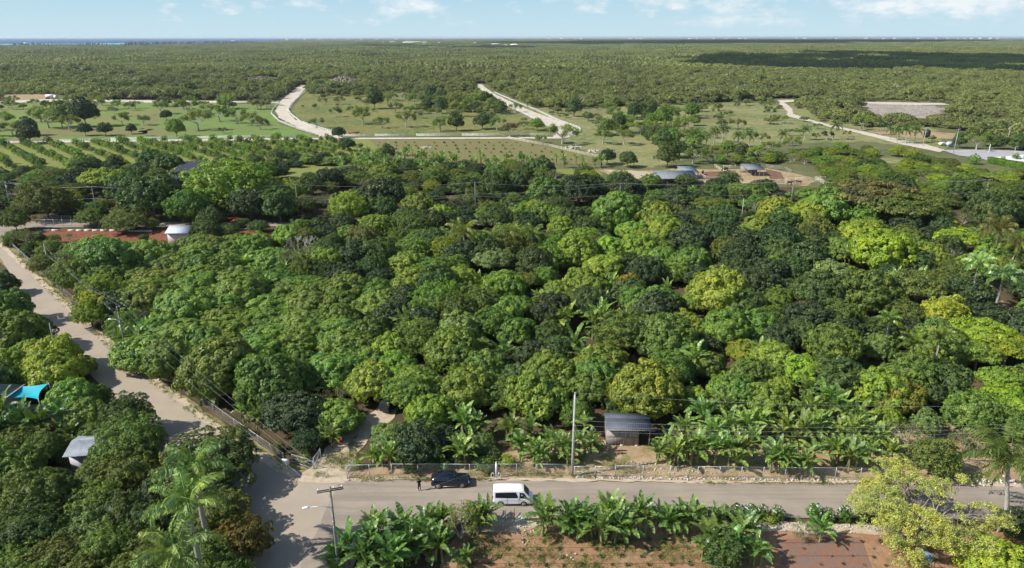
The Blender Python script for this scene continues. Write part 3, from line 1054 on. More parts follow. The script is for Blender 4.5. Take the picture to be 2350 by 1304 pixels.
# dark glossy tree, looser
for s in range(4):
    mb, C = crown(4.5, 3.7, 130, 0.80, 95, 0.36, 0.18, 40 + s, irr=0.28, jit=0.4, core=0.74, coh=0.8, gap=0.08, droop=0.1, ros=6)
    cm = mb.mesh('crown', ['gloss_leaf'])
    cm.transform(Matrix.Translation((0, 0, 3.6)))
    tm = trunk_of(C, 1.8, 0.22, 50 + s, 3.6, 12)
    reg('evergreen_tree', [('trunk', tm.mesh('trunk', ['bark'], True)), ('crown', cm)], 4.5, 3.6, 7.4)
# medium green leafy tree, taller dome with big lumps
for s in range(3):
    mb, C = crown(4.5, 4.4, 130, 0.82, 100, 0.36, 0.17, 440 + s, irr=0.32, jit=0.35, core=0.72, coh=0.9, gap=0.10, droop=0.0, lumpvar=0.6, ros=7)
    cm = mb.mesh('crown', ['leaf'])
    cm.transform(Matrix.Translation((0, 0, 3.9)))
    tm = trunk_of(C, 1.8, 0.22, 450 + s, 3.9, 12)
    reg('leafy_tree', [('trunk', tm.mesh('trunk', ['bark'], True)), ('crown', cm)], 4.5, 3.9, 8.3)
# fine leaved bushy tree, upward sprays
for s in range(4):
    mb, C = crown(4.5, 4.0, 230, 0.56, 100, 0.30, 0.12, 60 + s, irr=0.30, jit=0.4, core=0.76, coh=0.7, rvar=0.10, gap=0.10, droop=-0.1, spread=0.9, lumpvar=0.6, ros=9)
    cm = mb.mesh('crown', ['leaf'])
    cm.transform(Matrix.Translation((0, 0, 3.8)))
    tm = trunk_of(C, 1.6, 0.2, 70 + s, 3.8, 16)
    reg('bushy_tree', [('trunk', tm.mesh('trunk', ['bark'], True)), ('crown', cm)], 4.5, 3.8, 7.8)
# feathery flat layered tree
for s in range(3):
    mb, C = crown(4.5, 2.3, 110, 0.95, 150, 0.34, 0.12, 80 + s, irr=0.24, jit=0.3, core=0.7, gap=0.10, flat=0.42, droop=0.05, lumpvar=0.5, low=0.3, zmin=-0.15, ros=9)
    cm = mb.mesh('crown', ['leaf'])
    cm.transform(Matrix.Translation((0, 0, 4.2)))
    tm = trunk_of(C, 2.4, 0.24, 90 + s, 4.2, 14)
    reg('feathery_tree', [('trunk', tm.mesh('trunk', ['pale_bark'], True)), ('crown', cm)], 4.5, 4.2, 6.6)
# small-leaved grey scrubby tree with branches showing
for s in range(3):
    r = random.Random(100 + s)
    mb, tips = MB(), []
    for k in range(4):
        a = k * 1.6 + r.random()
        branchy(mb, (0, 0, 0), (math.cos(a) * 0.5, math.sin(a) * 0.5, 1), 1.9, 0.11, 3, r, tips, (2, 3), 0.6, 0.12, 0.72)
    cm = leaf_balls(tips, 0.72, 16, 0.28, 0.10, 110 + s).mesh('crown', ['leaf'])
    reg('scrubby_tree', [('trunk', mb.mesh('trunk', ['pale_bark'], True)), ('crown', cm)], 3.4, 3.4, 5.6)
# pasture tree: clear trunk, umbrella crown
for s in range(4):
    r = random.Random(130 + s)
    mb, tips = MB(), []
    mb.tube([(0, 0, -0.1), (0.05, 0.02, 1.1), (0.0, 0.1, 2.0)], [0.28, 0.2, 0.18], 7, cap=False)
    for k in range(5):
        a = k * 1.26 + r.random() * 0.6
        branchy(mb, (0, 0.1, 1.9), (math.cos(a), math.sin(a), 1.1 if k % 2 else 0.7), 1.7, 0.12, 3, r, tips, (2, 3), 0.5, 0.10, 0.70)
    cm = leaf_balls(tips, 0.95, 26, 0.40, 0.17, 140 + s, flat=0.75).mesh('crown', ['leaf'])
    reg('pasture_tree', [('trunk', mb.mesh('trunk', ['pale_bark'], True)), ('crown', cm)], 4.2, 4.2, 6.3)
# round leafy shrub
for s in range(3):
    mb, C = crown(1.5, 1.35, 40, 0.42, 34, 0.26, 0.10, 160 + s, irr=0.2, jit=0.8, core=0.66, gap=0.06, zmin=-0.6, low=0.8)
    cm = mb.mesh('foliage', ['leaf'])
    cm.transform(Matrix.Translation((0, 0, 1.15)))
    reg('shrub', [('foliage', cm)], 1.5, 1.2, 2.5)
# orchard sapling
for s in range(3):
    mb, C = crown(1.15, 1.2, 26, 0.42, 26, 0.36, 0.15, 170 + s, irr=0.3, jit=0.8, core=0.6, gap=0.12, zmin=-0.5, low=0.8)
    cm = mb.mesh('crown', ['leaf'])
    cm.transform(Matrix.Translation((0, 0, 1.35)))
    tm = MB().tube([(0, 0, -0.1), (0.03, 0, 0.7), (0, 0, 1.3)], [0.07, 0.055, 0.04], 5, cap=False)
    reg('orchard_sapling', [('trunk', tm.mesh('trunk', ['bark'])), ('crown', cm)], 1.15, 1.35, 2.5)


# banana clumps
def banana_leaf(mb, base, az_, e0, L, W, r, bend, rib):
    n = 8
    p = Vector(base)
    ca, sa = math.cos(az_), math.sin(az_)
    side = Vector((-sa, ca, 0))
    pts, el_ = [], e0
    st = L / n
    # petiole
    for i in range(n + 1):
        pts.append((p.copy(), el_))
        d = Vector((ca * math.cos(el_), sa * math.cos(el_), math.sin(el_)))
        p = p + d * st
        el_ -= bend / n * (0.5 + i / n)
    rib.tube([q[0] for q in pts[::2]], [0.035, 0.03, 0.02, 0.015, 0.008][:len(pts[::2])], 3, 0, cap=False)
    tw = r.uniform(-0.35, 0.35)
    sidet = None
    for i in range(1, n):
        t0, t1 = i / n, (i + 1) / n
        w0 = W * math.sin(PI * min(1, t0 * 0.92 + 0.06)) ** 0.55
        w1 = W * math.sin(PI * min(1, t1 * 0.92 + 0.06)) ** 0.55 if i < n - 1 else 0.02
        a, ea = pts[i]
        b, eb = pts[i + 1]
        up = Vector((-ca * math.sin(ea), -sa * math.sin(ea), math.cos(ea)))
        for sg in (-1, 1):
            dr = r.uniform(-0.45, 0.25)
            sd = (side * sg + up * (0.35 + tw * sg + dr)).normalized()
            g = r.uniform(0.0, 0.22)
            a2 = a.lerp(b, g * 0.5)
            b2 = b.lerp(a, g * 0.5)
            mb.add([tuple(a2), tuple(b2), tuple(b2 + sd * w1 + (a - b) * -0.25), tuple(a2 + sd * w0 + (a - b) * -0.25)], [(0, 1, 2, 3)], 0, r.random())


for s in range(7):
    r = random.Random(200 + s)
    lf, st = MB(), MB()
    for k in range([3, 2, 4, 2, 3, 1, 3][s]):
        a = k * 2.3 + r.random()
        x, y = (math.cos(a) * 0.75 * (k > 0), math.sin(a) * 0.75 * (k > 0))
        h = r.uniform(2.0, 2.9) * (1.0 if k == 0 else r.uniform(0.5, 0.95))
        lx, ly = r.uniform(-0.25, 0.25), r.uniform(-0.25, 0.25)
        st.tube([(x, y, -0.05), (x + lx * 0.4, y + ly * 0.4, h * 0.5), (x + lx, y + ly, h)], [0.16, 0.13, 0.07], 7, 0, cap=False)
        nl = r.randint(8, 11)
        for i in range(nl):
            old = i / nl
            banana_leaf(lf, (x + lx, y + ly, h - 0.25 * old), i * 2.4 + r.uniform(-0.3, 0.3), 1.42 - 0.95 * old, r.uniform(2.2, 3.0) * (0.75 + 0.25 * h / 3),
                        r.uniform(0.26, 0.36), r, r.uniform(0.3, 1.0) + old * 1.1, st)
        # dead hanging leaves
        for i in range(2):
            aa = r.random() * 6.28
            st.add([(x, y, h * 0.9), (x + 0.2 * math.cos(aa), y + 0.2 * math.sin(aa), h * 0.85), (x + 0.42 * math.cos(aa), y + 0.42 * math.sin(aa), h * 0.3), (x + 0.2 * math.cos(aa + 0.5), y + 0.2 * math.sin(aa + 0.5), h * 0.35)], [(0, 1, 2, 3)], 1)
    reg('banana_plant', [('stem', st.mesh('stem', ['stem', 'bark'])), ('leaves', lf.mesh('leaves', ['banana_leaf']))], 2.2, 2.8, 5.0)


# palms
def frond(mb, base, az_, e0, L, bend, r, pairs=26, ll=0.75, lw=0.06, dr=0.6, rib=None, sideup=0.25):
    n = 9
    p = Vector(base)
    ca, sa = math.cos(az_), math.sin(az_)
    side = np.array([-sa, ca, 0.0])
    pts, el_ = [], e0
    for i in range(n + 1):
        pts.append(p.copy())
        p = p + Vector((ca * math.cos(el_), sa * math.cos(el_), math.sin(el_))) * (L / n)
        el_ -= bend / n * (0.4 + 1.2 * i / n)
    (rib or mb).tube(pts[::3], [0.05, 0.035, 0.022, 0.01], 3, 0, cap=False, attr=0.9)
    Q = np.array([tuple(q) for q in pts])
    P, N, A, LL, VV = [], [], [], [], []
    for k in range(pairs):
        t = 0.10 + 0.88 * k / (pairs - 1)
        f = t * n
        i = min(n - 1, int(f))
        q = Q[i] * (1 - (f - i)) + Q[i + 1] * (f - i)
        dd = Q[i + 1] - Q[i]
        dd = dd / np.linalg.norm(dd)
        l = ll * (0.35 + 0.65 * math.sin(PI * (0.12 + 0.80 * t))) * r.uniform(0.85, 1.1)
        for sg in (-1, 1):
            ax = side * sg + dd * 0.55 + np.array([0, 0, sideup - dr * r.uniform(0.6, 1.3)])
            ax = ax / np.linalg.norm(ax)
            P.append(q + ax * l * 0.5)
            nn = np.cross(ax, dd) * sg + np.array([0, 0, 0.6]) + np.array([r.gauss(0, .25), r.gauss(0, .25), 0])
            N.append(nn / np.linalg.norm(nn))
            A.append(ax)
            LL.append(l)
            VV.append(0.3 + 0.6 * r.random())
    leaves(mb, np.array(P), np.array(N), np.array(A), np.array(LL), np.full(len(LL), lw), np.array(VV))


for s in range(3):      # royal palm: pale straight trunk, green shaft
    r = random.Random(300 + s)
    cr, tr, sh = MB(), MB(), MB()
    h = 7.0
    tr.tube([(0, 0, -0.1), (0, 0, 0.6), (0.02, 0, 2.5), (0.05, 0, 4.5), (0.05, 0.03, h)], [0.26, 0.20, 0.17, 0.19, 0.13], 10, cap=False)
    sh.tube([(0.05, 0.03, h), (0.05, 0.03, h + 0.6), (0.05, 0.03, h + 1.5)], [0.15, 0.145, 0.08], 8)
    sh.tube([(0.05, 0.03, h + 1.4), (0.08, 0.05, h + 2.2), (0.15, 0.08, h + 3.2)], [0.05, 0.04, 0.01], 4)
    for i in range(12):
        old = i / 11
        frond(cr, (0.05, 0.03, h + 1.35 - 0.25 * old), i * 2.4 + r.uniform(-0.2, 0.2), 1.45 - 1.15 * old, 3.2 + r.uniform(-0.3, 0.4), 2.2 + 0.5 * old, r, 70, 0.66, 0.11, 0.9, sideup=0.15)
    reg('royal_palm', [('trunk', tr.mesh('trunk', ['palm_bark'], True)), ('crownshaft', sh.mesh('crownshaft', ['shaft'], True)), ('crown', cr.mesh('crown', ['palm_leaf']))], 3.0, h + 1.5, h + 2.5)
for s in range(3):      # coconut palm: curved slim trunk, long drooping fronds
    r = random.Random(320 + s)
    cr, tr, cc = MB(), MB(), MB()
    h = 6.0
    tp = (0.9, 0.2, h)
    tr.tube([(0, 0, -0.1), (0.1, 0.0, 0.8), (0.5, 0.1, 3.0), (0.8, 0.18, 4.8), tp], [0.30, 0.19, 0.15, 0.13, 0.12], 8, cap=False)
    for i in range(18):
        old = i / 17
        frond(cr, tp, i * 2.4 + r.uniform(-0.2, 0.2), 1.25 - 1.55 * old, 3.6 + r.uniform(-0.3, 0.4), 1.5 + 0.3 * old, r, 46, 0.85, 0.10, 0.85, sideup=0.1)
    for i in range(7):
        a = i * 0.9
        cc.box((tp[0] + 0.22 * math.cos(a), tp[1] + 0.22 * math.sin(a), h - 0.25), (0.2, 0.2, 0.26), a, taper=0.7)
    reg('coconut_palm', [('trunk', tr.mesh('trunk', ['pale_bark'], True)), ('coconuts', cc.mesh('coconuts', ['stem'])), ('crown', cr.mesh('crown', ['banana_leaf']))], 3.2, h, h + 1.8)
# dead bare tree
for s in range(2):
    r = random.Random(340 + s)
    mb, tips = MB(), []
    mb.tube([(0, 0, -0.1), (0.05, 0, 1.0), (0, 0.1, 1.8)], [0.26, 0.2, 0.17], 7, cap=False)
    for k in range(4):
        a = k * 1.6 + r.random()
        branchy(mb, (0, 0.1, 1.7), (math.cos(a) * 0.8, math.sin(a) * 0.8, 1), 1.9, 0.12, 4, r, tips, (2, 3), 0.55, 0.08, 0.74, 3)
    reg('bare_tree', [('trunk', mb.mesh('trunk', ['dead_wood'], True))], 4.0, 4.0, 6.5)
# large half bare tree with yellow blossom
r = random.Random(361)
mb, tips = MB(), []
mb.tube([(0, 0, -0.1), (0.1, 0, 0.8), (0.1, 0.1, 1.5)], [0.42, 0.34, 0.30], 8, cap=False)
for k in range(13):
    a = k * 2.4 + r.random() * 0.4
    e = [1.5, 1.0, 0.5][k % 3]
    branchy(mb, (0.1, 0.1, 1.3), (math.cos(a) * e, math.sin(a) * e, 0.8), 2.3, 0.13, 5, r, tips, (2, 3), 0.6, 0.05, 0.74, 3)
tl = [t for t in tips if t[0] < -0.2 + r.gauss(0, 1.6) or r.random() < 0.6]
bl = leaf_balls(tl, 0.42, 44, 0.14, 0.09, 362, flat=0.8)
print('blossom tips', len(tl), len(tips), max(abs(t[0]) for t in tips), max(t[2] for t in tips))
reg('blossom_tree', [('trunk', mb.mesh('trunk', ['twig'], True)), ('blossom', bl.mesh('blossom', ['blossom']))], 7.0, 4.5, 7.4)
# oleander: upright shrub with white flowers
for s in range(2):
    mb, C = crown(0.72, 0.85, 40, 0.22, 34, 0.22, 0.05, 380 + s, irr=0.15, jit=0.9, core=0.7, gap=0.0, zmin=-0.9, low=1.0, droop=-0.4)
    cm = mb.mesh('foliage', ['leaf'])
    cm.transform(Matrix.Translation((0, 0, 0.95)))
    fb = MB()
    rr_ = np.random.default_rng(s)
    pp = nrm(rr_.normal(size=(26, 3)) * np.array([1, 1, 0.5]) + np.array([0, 0, 0.8])) * np.array([0.74, 0.74, 0.88]) + np.array([0, 0, 0.97])
    for p in pp:
        leaf_balls([tuple(p)], 0.07, 5, 0.12, 0.10, int(p[0] * 1000) % 999, mb=fb)
    reg('oleander_shrub', [('foliage', cm), ('blossom', fb.mesh('blossom', ['white_plastic']))], 0.72, 0.95, 1.85)
# low crop seedling
for s in range(3):
    rr_ = np.random.default_rng(400 + s)
    cm = MB()
    n = 34
    a = rr_.random(n) * 6.28
    d = np.stack([np.cos(a), np.sin(a), rr_.uniform(0.5, 1.8, n)], 1)
    d = nrm(d)
    leaves(cm, d * rr_.uniform(0.12, 0.42, (n, 1)), nrm(rr_.normal(size=(n, 3)) + np.array([0, 0, 1])), d, rr_.uniform(0.2, 0.34, n), np.full(n, 0.09), rr_.random(n))
    reg('crop_seedling', [('leaves', cm.mesh('leaves', ['leaf']))], 0.4, 0.25, 0.5)

# ------------------------------------------------------------------ planting
G = (0.162, 0.268, 0.056)
GG = (0.138, 0.235, 0.052)
B = (0.222, 0.325, 0.054)
BB = (0.255, 0.375, 0.042)
D = (0.056, 0.094, 0.038)
DG = (0.088, 0.145, 0.044)
O = (0.15, 0.205, 0.05)
OO = (0.14, 0.165, 0.062)
Y = (0.36, 0.4, 0.055)
YB = (0.265, 0.345, 0.052)
T = (0.195, 0.29, 0.1)
BN = (0.19, 0.3, 0.075)
TINTNAME = {G: 'mid green', GG: 'deep green', B: 'bright green', BB: 'vivid lime green', D: 'very dark green', DG: 'dark green', O: 'olive green', OO: 'brownish olive',
            Y: 'yellow', YB: 'yellow green', T: 'pale bluish green', BN: 'fresh green'}
PLANTS = []     # dict(kind, root, x, y, r, tint)
CAT = {'mango_tree': 'tree', 'leafy_tree': 'tree', 'evergreen_tree': 'tree', 'bushy_tree': 'tree', 'feathery_tree': 'tree', 'scrubby_tree': 'tree', 'pasture_tree': 'tree', 'shrub': 'shrub',
       'orchard_sapling': 'young tree', 'banana_plant': 'banana plant', 'royal_palm': 'palm tree', 'coconut_palm': 'palm tree', 'bare_tree': 'dead tree',
       'blossom_tree': 'flowering tree', 'oleander_shrub': 'shrub', 'crop_seedling': 'crop plant'}
_used = {}


def plant(kind, x, y, rad, tint, hs=1.0, z=0.0, rz=None, pr=None, single=False, group=None, label=None):
    if kind == 'evergreen_tree' and tint in (DG, G, GG):
        kind = 'leafy_tree'
    pl = PROTO[kind]
    pr = pl[rnd.randrange(len(pl))] if pr is None else pl[pr]
    s = rad / pr['r']
    rz = rnd.uniform(0, 6.28) if rz is None else rz
    c = tuple(max(0.0, q * rnd.uniform(0.93, 1.07)) for q in tint)
    sc3 = (s, s, s * hs)
    if len(pr['parts']) == 1 or single:
        root = ob(kind, pr['parts'][-1][1], None, (x, y, z), rz, sc3, c)
    else:
        root = ob(kind, None, None, (x, y, z), rz, sc3)
        for nm, me in pr['parts']:
            ob(nm, me, root, color=c)
    root['category'] = CAT[kind]
    if group:
        root['group'] = group
    if label:
        root['label'] = label
    PLANTS.append(dict(kind=kind, root=root, x=x, y=y, r=rad, tint=tint, label=label, group=group))
    return root


def tree_px(kind, px, py, wpx, tint, hs=1.0, **k):
    """px, py = middle of the crown as seen; wpx its width"""
    pr = PROTO[kind][0]
    z = pr['zc']
    for _ in range(6):
        p = at(px, py, z)
        rad = wpx / ppm(p) / 2
        z = (pr['zc'] + (pr['top'] - pr['zc']) * 0.25) * rad / pr['r'] * hs
    plant(kind, p.x, p.y, rad, tint, hs, **k)


def base_px(kind, px, py, wpx, tint, hs=1.0, **k):
    p = at(px, py)
    plant(kind, p.x, p.y, wpx / ppm(p) / 2, tint, hs, **k)


MG, EV, BU, FE, SCR, PA, SH, BA = 'mango_tree', 'evergreen_tree', 'bushy_tree', 'feathery_tree', 'scrubby_tree', 'pasture_tree', 'shrub', 'banana_plant'
SEEDS = [
    # centre and right orchard
    (MG, 941, 610, 84, B), (BU, 1022, 572, 70, YB), (MG, 964, 545, 62, G), (MG, 1118, 496, 54, G), (MG, 1192, 492, 58, G), (MG, 1244, 490, 64, G), (MG, 1420, 484, 106, G),
    (MG, 1288, 520, 62, B), (MG, 1509, 500, 88, B), (MG, 1530, 532, 84, B), (MG, 1329, 578, 92, B), (MG, 1404, 568, 84, B), (MG, 1472, 570, 88, B), (MG, 1261, 597, 74, B),
    (FE, 1130, 592, 92, T), (EV, 1216, 513, 54, D), (MG, 1152, 644, 78, G), (BU, 1056, 644, 82, YB), (FE, 1203, 640, 66, O), (EV, 1482, 616, 84, D), (MG, 1335, 641, 78, B),
    (MG, 1363, 664, 68, B), (MG, 1278, 666, 54, B), (BU, 1315, 695, 58, O), (MG, 1444, 651, 64, (0.30, 0.30, 0.045)), (EV, 1373, 695, 66, D), (MG, 1465, 689, 80, G), (MG, 1518, 690, 80, G),
    (EV, 937, 686, 96, D), (EV, 896, 724, 92, D), (EV, 971, 736, 92, D), (EV, 1056, 676, 74, D), (MG, 784, 698, 84, G), (MG, 777, 736, 86, G), (MG, 845, 762, 88, G),
    (MG, 1056, 756, 96, T), (MG, 1158, 716, 88, G), (MG, 1182, 755, 86, G), (EV, 1267, 704, 94, D), (EV, 1261, 766, 64, DG), (MG, 1032, 800, 124, G), (MG, 1118, 836, 94, GG),
    (MG, 1520, 772, 124, G), (EV, 1223, 810, 84, D), (EV, 1280, 806, 74, DG), (MG, 896, 794, 84, B), (MG, 913, 836, 84, B), (MG, 845, 876, 108, B), (MG, 954, 876, 88, B),
    (MG, 1067, 890, 116, B), (MG, 1373, 862, 96, G), (MG, 1227, 905, 128, B), (MG, 1480, 893, 146, B), (MG, 1356, 884, 90, G), (BU, 1322, 944, 74, G), (MG, 988, 946, 100, B),
    (BU, 1107, 1012, 48, T), (EV, 954, 1010, 112, D), (FE, 902, 996, 92, T), (EV, 1150, 830, 60, D), (MG, 1110, 800, 60, G), (MG, 1190, 860, 70, DG),
    (EV, 1584, 544, 90, D), (EV, 1788, 552, 96, D), (EV, 1710, 550, 76, D), (MG, 1781, 482, 72, YB), (MG, 1856, 492, 84, YB), (MG, 1911, 478, 84, B), (EV, 1979, 500, 62, G),
    (MG, 1740, 520, 62, B), (BU, 1873, 528, 82, O), (MG, 1969, 538, 98, BB), (MG, 2027, 576, 122, BB), (MG, 2081, 510, 54, B), (MG, 2176, 517, 54, Y), (FE, 2197, 542, 84, BB),
    (BU, 2081, 542, 62, O), (EV, 2129, 542, 62, D), (MG, 1584, 602, 84, G), (EV, 1703, 586, 94, D), (EV, 1856, 586, 100, D), (EV, 1754, 620, 88, D), (EV, 1822, 620, 74, DG),
    (EV, 1740, 644, 88, D), (MG, 1914, 634, 94, T), (MG, 1992, 668, 134, O), (FE, 2112, 650, 126, O), (MG, 1645, 668, 124, B), (MG, 1608, 684, 84, B), (EV, 1822, 660, 64, D),
    (BU, 2169, 716, 100, Y), (BU, 2180, 622, 62, O), (MG, 1669, 748, 114, G), (MG, 1727, 748, 98, G), (MG, 1570, 743, 84, B), (MG, 1707, 804, 66, BB), (MG, 1577, 806, 84, G),
    (EV, 1788, 772, 82, D), (SCR, 1856, 700, 64, OO), (BU, 1924, 722, 84, O), (BU, 1918, 790, 112, O), (BU, 2037, 752, 84, DG), (EV, 2081, 757, 82, D), (BU, 2020, 797, 74, T),
    (BU, 2146, 762, 74, T), (FE, 2265, 756, 114, BB), (FE, 2316, 790, 106, BB), (FE, 2248, 806, 94, B), (MG, 1846, 847, 98, BB), (MG, 1900, 849, 54, B), (MG, 1720, 856, 84, G),
    (BU, 1771, 858, 62, G), (BU, 2095, 856, 112, G), (FE, 2299, 868, 104, B), (MG, 2027, 892, 116, YB), (MG, 1669, 892, 82, B), (MG, 1788, 888, 62, B), (MG, 1594, 912, 74, B),
    (MG, 1693, 902, 92, G), (MG, 1761, 918, 102, B), (MG, 2060, 906, 110, (0.17, 0.21, 0.032)), (MG, 2040, 956, 62, YB), (BU, 2231, 940, 112, G), (FE, 2320, 916, 112, BB), (SCR, 2095, 990, 112, OO),
    (BU, 2149, 1045, 102, O), (BU, 2129, 966, 62, T), (SCR, 2231, 1010, 92, OO), (BU, 2323, 972, 84, G), (EV, 2180, 880, 90, DG), (EV, 1840, 770, 70, DG), (MG, 1625, 838, 74, G),
    (EV, 2140, 905, 70, D),
    # left mango orchard, tall ones
    (BU, 120, 548, 30, O, 0.8), (SCR, 160, 541, 26, O), (BU, 232, 548, 24, O, 0.7), (BU, 330, 544, 22, DG, 0.7), (SCR, 192, 562, 40, OO), (BU, 500, 540, 26, O, 0.7), (SCR, 262, 556, 26, O), (BU, 75, 556, 30, O, 0.8),
    (MG, 250, 602, 116, GG), (MG, 345, 590, 92, G), (MG, 240, 582, 90, G), (MG, 285, 575, 64, G), (MG, 160, 580, 60, G), (MG, 580, 565, 72, G), (MG, 320, 578, 56, G),
    (BU, 234, 668, 96, YB), (BU, 222, 700, 80, Y), (BU, 205, 716, 70, YB), (EV, 265, 694, 84, D), (SCR, 312, 716, 60, OO), (BU, 285, 745, 76, G), (BU, 166, 632, 88, O), (SCR, 150, 592, 90, OO), (BU, 118, 575, 60, O),
    (SCR, 60, 535, 60, O), (EV, 84, 545, 36, D), (BU, 32, 500, 62, O), (BU, 30, 545, 40, O), (BU, 95, 605, 50, O), (BU, 128, 625, 40, O),
    (EV, 676, 942, 128, D, 0.85), (BU, 446, 1240, 80, O), (BU, 448, 1266, 90, O, 1.3), (BU, 268, 1042, 70, O, 0.9), (EV, 1012, 1004, 84, D, 0.8), (BU, 940, 1052, 76, DG, 0.6), (BU, 1112, 1062, 44, G, 0.6), (BU, 1056, 1048, 54, DG, 0.6), (BU, 990, 1060, 50, DG, 0.55), (BU, 640, 920, 100, DG), (MG, 620, 872, 150, G), (MG, 510, 840, 160, G), (MG, 395, 822, 110, G), (MG, 470, 782, 90, G), (MG, 690, 835, 90, G), (SCR, 765, 905, 80, OO),
    (BU, 700, 1010, 60, D),
    # left side of the left road
    (MG, -6, 652, 74, DG), (MG, 2, 708, 108, G), (MG, 36, 768, 124, G), (MG, 18, 835, 100, YB), (MG, 112, 812, 112, YB), (MG, 118, 848, 120, YB), (MG, 180, 842, 62, YB), (MG, 60, 815, 80, YB),
    (MG, 165, 916, 108, G), (MG, 195, 955, 96, G), (BU, 225, 908, 60, O), (BU, 292, 952, 108, DG), (FE, 230, 985, 84, G), (BU, 175, 1000, 50, B), (BU, 300, 1016, 140, O),
    (MG, 40, 1075, 110, G), (BU, 290, 1082, 112, O), (BU, 478, 1058, 200, (0.095, 0.125, 0.038), 0.7), (BU, 475, 1168, 150, (0.090, 0.120, 0.038), 0.6), (EV, 385, 1112, 110, D, 0.7), (BU, 430, 1300, 120, O, 0.9), (BU, 480, 1355, 120, O), (BU, 395, 1345, 110, G), (BU, 85, 1135, 150, O), (BU, 214, 1158, 110, G), (FE, 190, 1205, 130, T),
    (BU, 68, 1215, 140, DG), (BU, 275, 1175, 110, DG), (BU, 345, 1195, 100, DG), (BU, 335, 1275, 100, O), (BU, 550, 1240, 118, (0.17, 0.155, 0.03)), (BU, 238, 1262, 120, G), (BU, 130, 1280, 120, O),
    (BU, 34, 1300, 120, G), (BU, 500, 1180, 120, O), (BU, 470, 1290, 130, O), (EV, 360, 1130, 100, D), (EV, 130, 1110, 90, D), (BU, 5, 1170, 90, O), (EV, 20, 1240, 80, D),
    (EV, 462, 1238, 110, D, 0.8), (BU, 452, 1216, 70, O, 0.9), (BU, 425, 1262, 70, G, 0.9), (MG, -40, 760, 110, G), (BU, 180, 1330, 120, O), (BU, 300, 1340, 140, O), (BU, 60, 1360, 140, G), (BU, -50, 1060, 120, G), (BU, -60, 1250, 130, O), (BU, 540, 1340, 110, O),
    # bottom right
    (SCR, 1055, 1180, 120, O), (BU, 1662, 1256, 100, DG, 0.85), (SCR, 1850, 1206, 66, DG), (MG, 2300, 1296, 150, BB), (BU, 2330, 1200, 70, D), (SH, 1768, 1190, 30, YB), (SH, 1163, 1056, 34, BB), (SH, 905, 1260, 80, G),
    # middle belt
    (BU, 530, 420, 180, B, 0.72), (EV, 300, 434, 90, DG), (EV, 345, 452, 130, DG, 0.8), (BU, 100, 455, 120, O, 0.75), (FE, 238, 405, 90, B), (EV, 180, 408, 60, D), (EV, 605, 393, 52, G), (EV, 751, 406, 58, D),
    (EV, 265, 375, 40, DG), (MG, 345, 362, 50, DG), (MG, 385, 372, 60, DG), (EV, 880, 442, 100, D), (BU, 660, 440, 70, B), (BU, 800, 472, 80, YB), (EV, 1140, 420, 70, DG), (MG, 1255, 440, 80, GG),
    (MG, 1190, 410, 60, DG), (EV, 1330, 430, 90, D), (EV, 1440, 430, 80, D), (EV, 1560, 452, 80, D, 0.8), (BU, 1500, 472, 70, DG, 0.8), (EV, 1640, 448, 60, DG, 0.8), (MG, 1900, 470, 110, G), (BU, 480, 500, 60, DG),
    (BU, 430, 470, 90, G), (BU, 205, 496, 60, O, 0.7), (BU, 285, 506, 84, O, 0.62), (BU, 348, 512, 30, O), (BU, 465, 524, 60, DG, 0.8), (BU, 552, 511, 40, DG, 0.6), (BU, 528, 526, 44, DG, 0.7), (BU, 590, 518, 44, DG, 0.7), (BU, 250, 504, 46, O, 0.6),
    (BU, 440, 500, 34, O), (EV, 570, 462, 90, D), (EV, 640, 470, 80, DG), (EV, 545, 480, 50, D), (MG, 1240, 380, 60, DG), (EV, 1752, 430, 56, DG, 0.7), (BU, 1690, 436, 56, G, 0.7), (FE, 2000, 440, 170, (0.14, 0.15, 0.06), 0.8), (FE, 2070, 466, 150, O, 0.8),
    (EV, 2000, 490, 60, DG), (BU, 2290, 480, 110, DG), (EV, 2330, 505, 60, D), (SCR, 690, 575, 100, OO), (EV, 820, 580, 90, D), (BU, 760, 560, 60, DG), (BU, 830, 545, 70, OO), (EV, 870, 585, 80, DG), (BU, 950, 575, 70, G),
    (EV, 790, 630, 80, D), (BU, 740, 620, 60, DG), (EV, 870, 640, 70, D), (BU, 700, 612, 70, O),
]
for q in SEEDS:
    tree_px(*q)

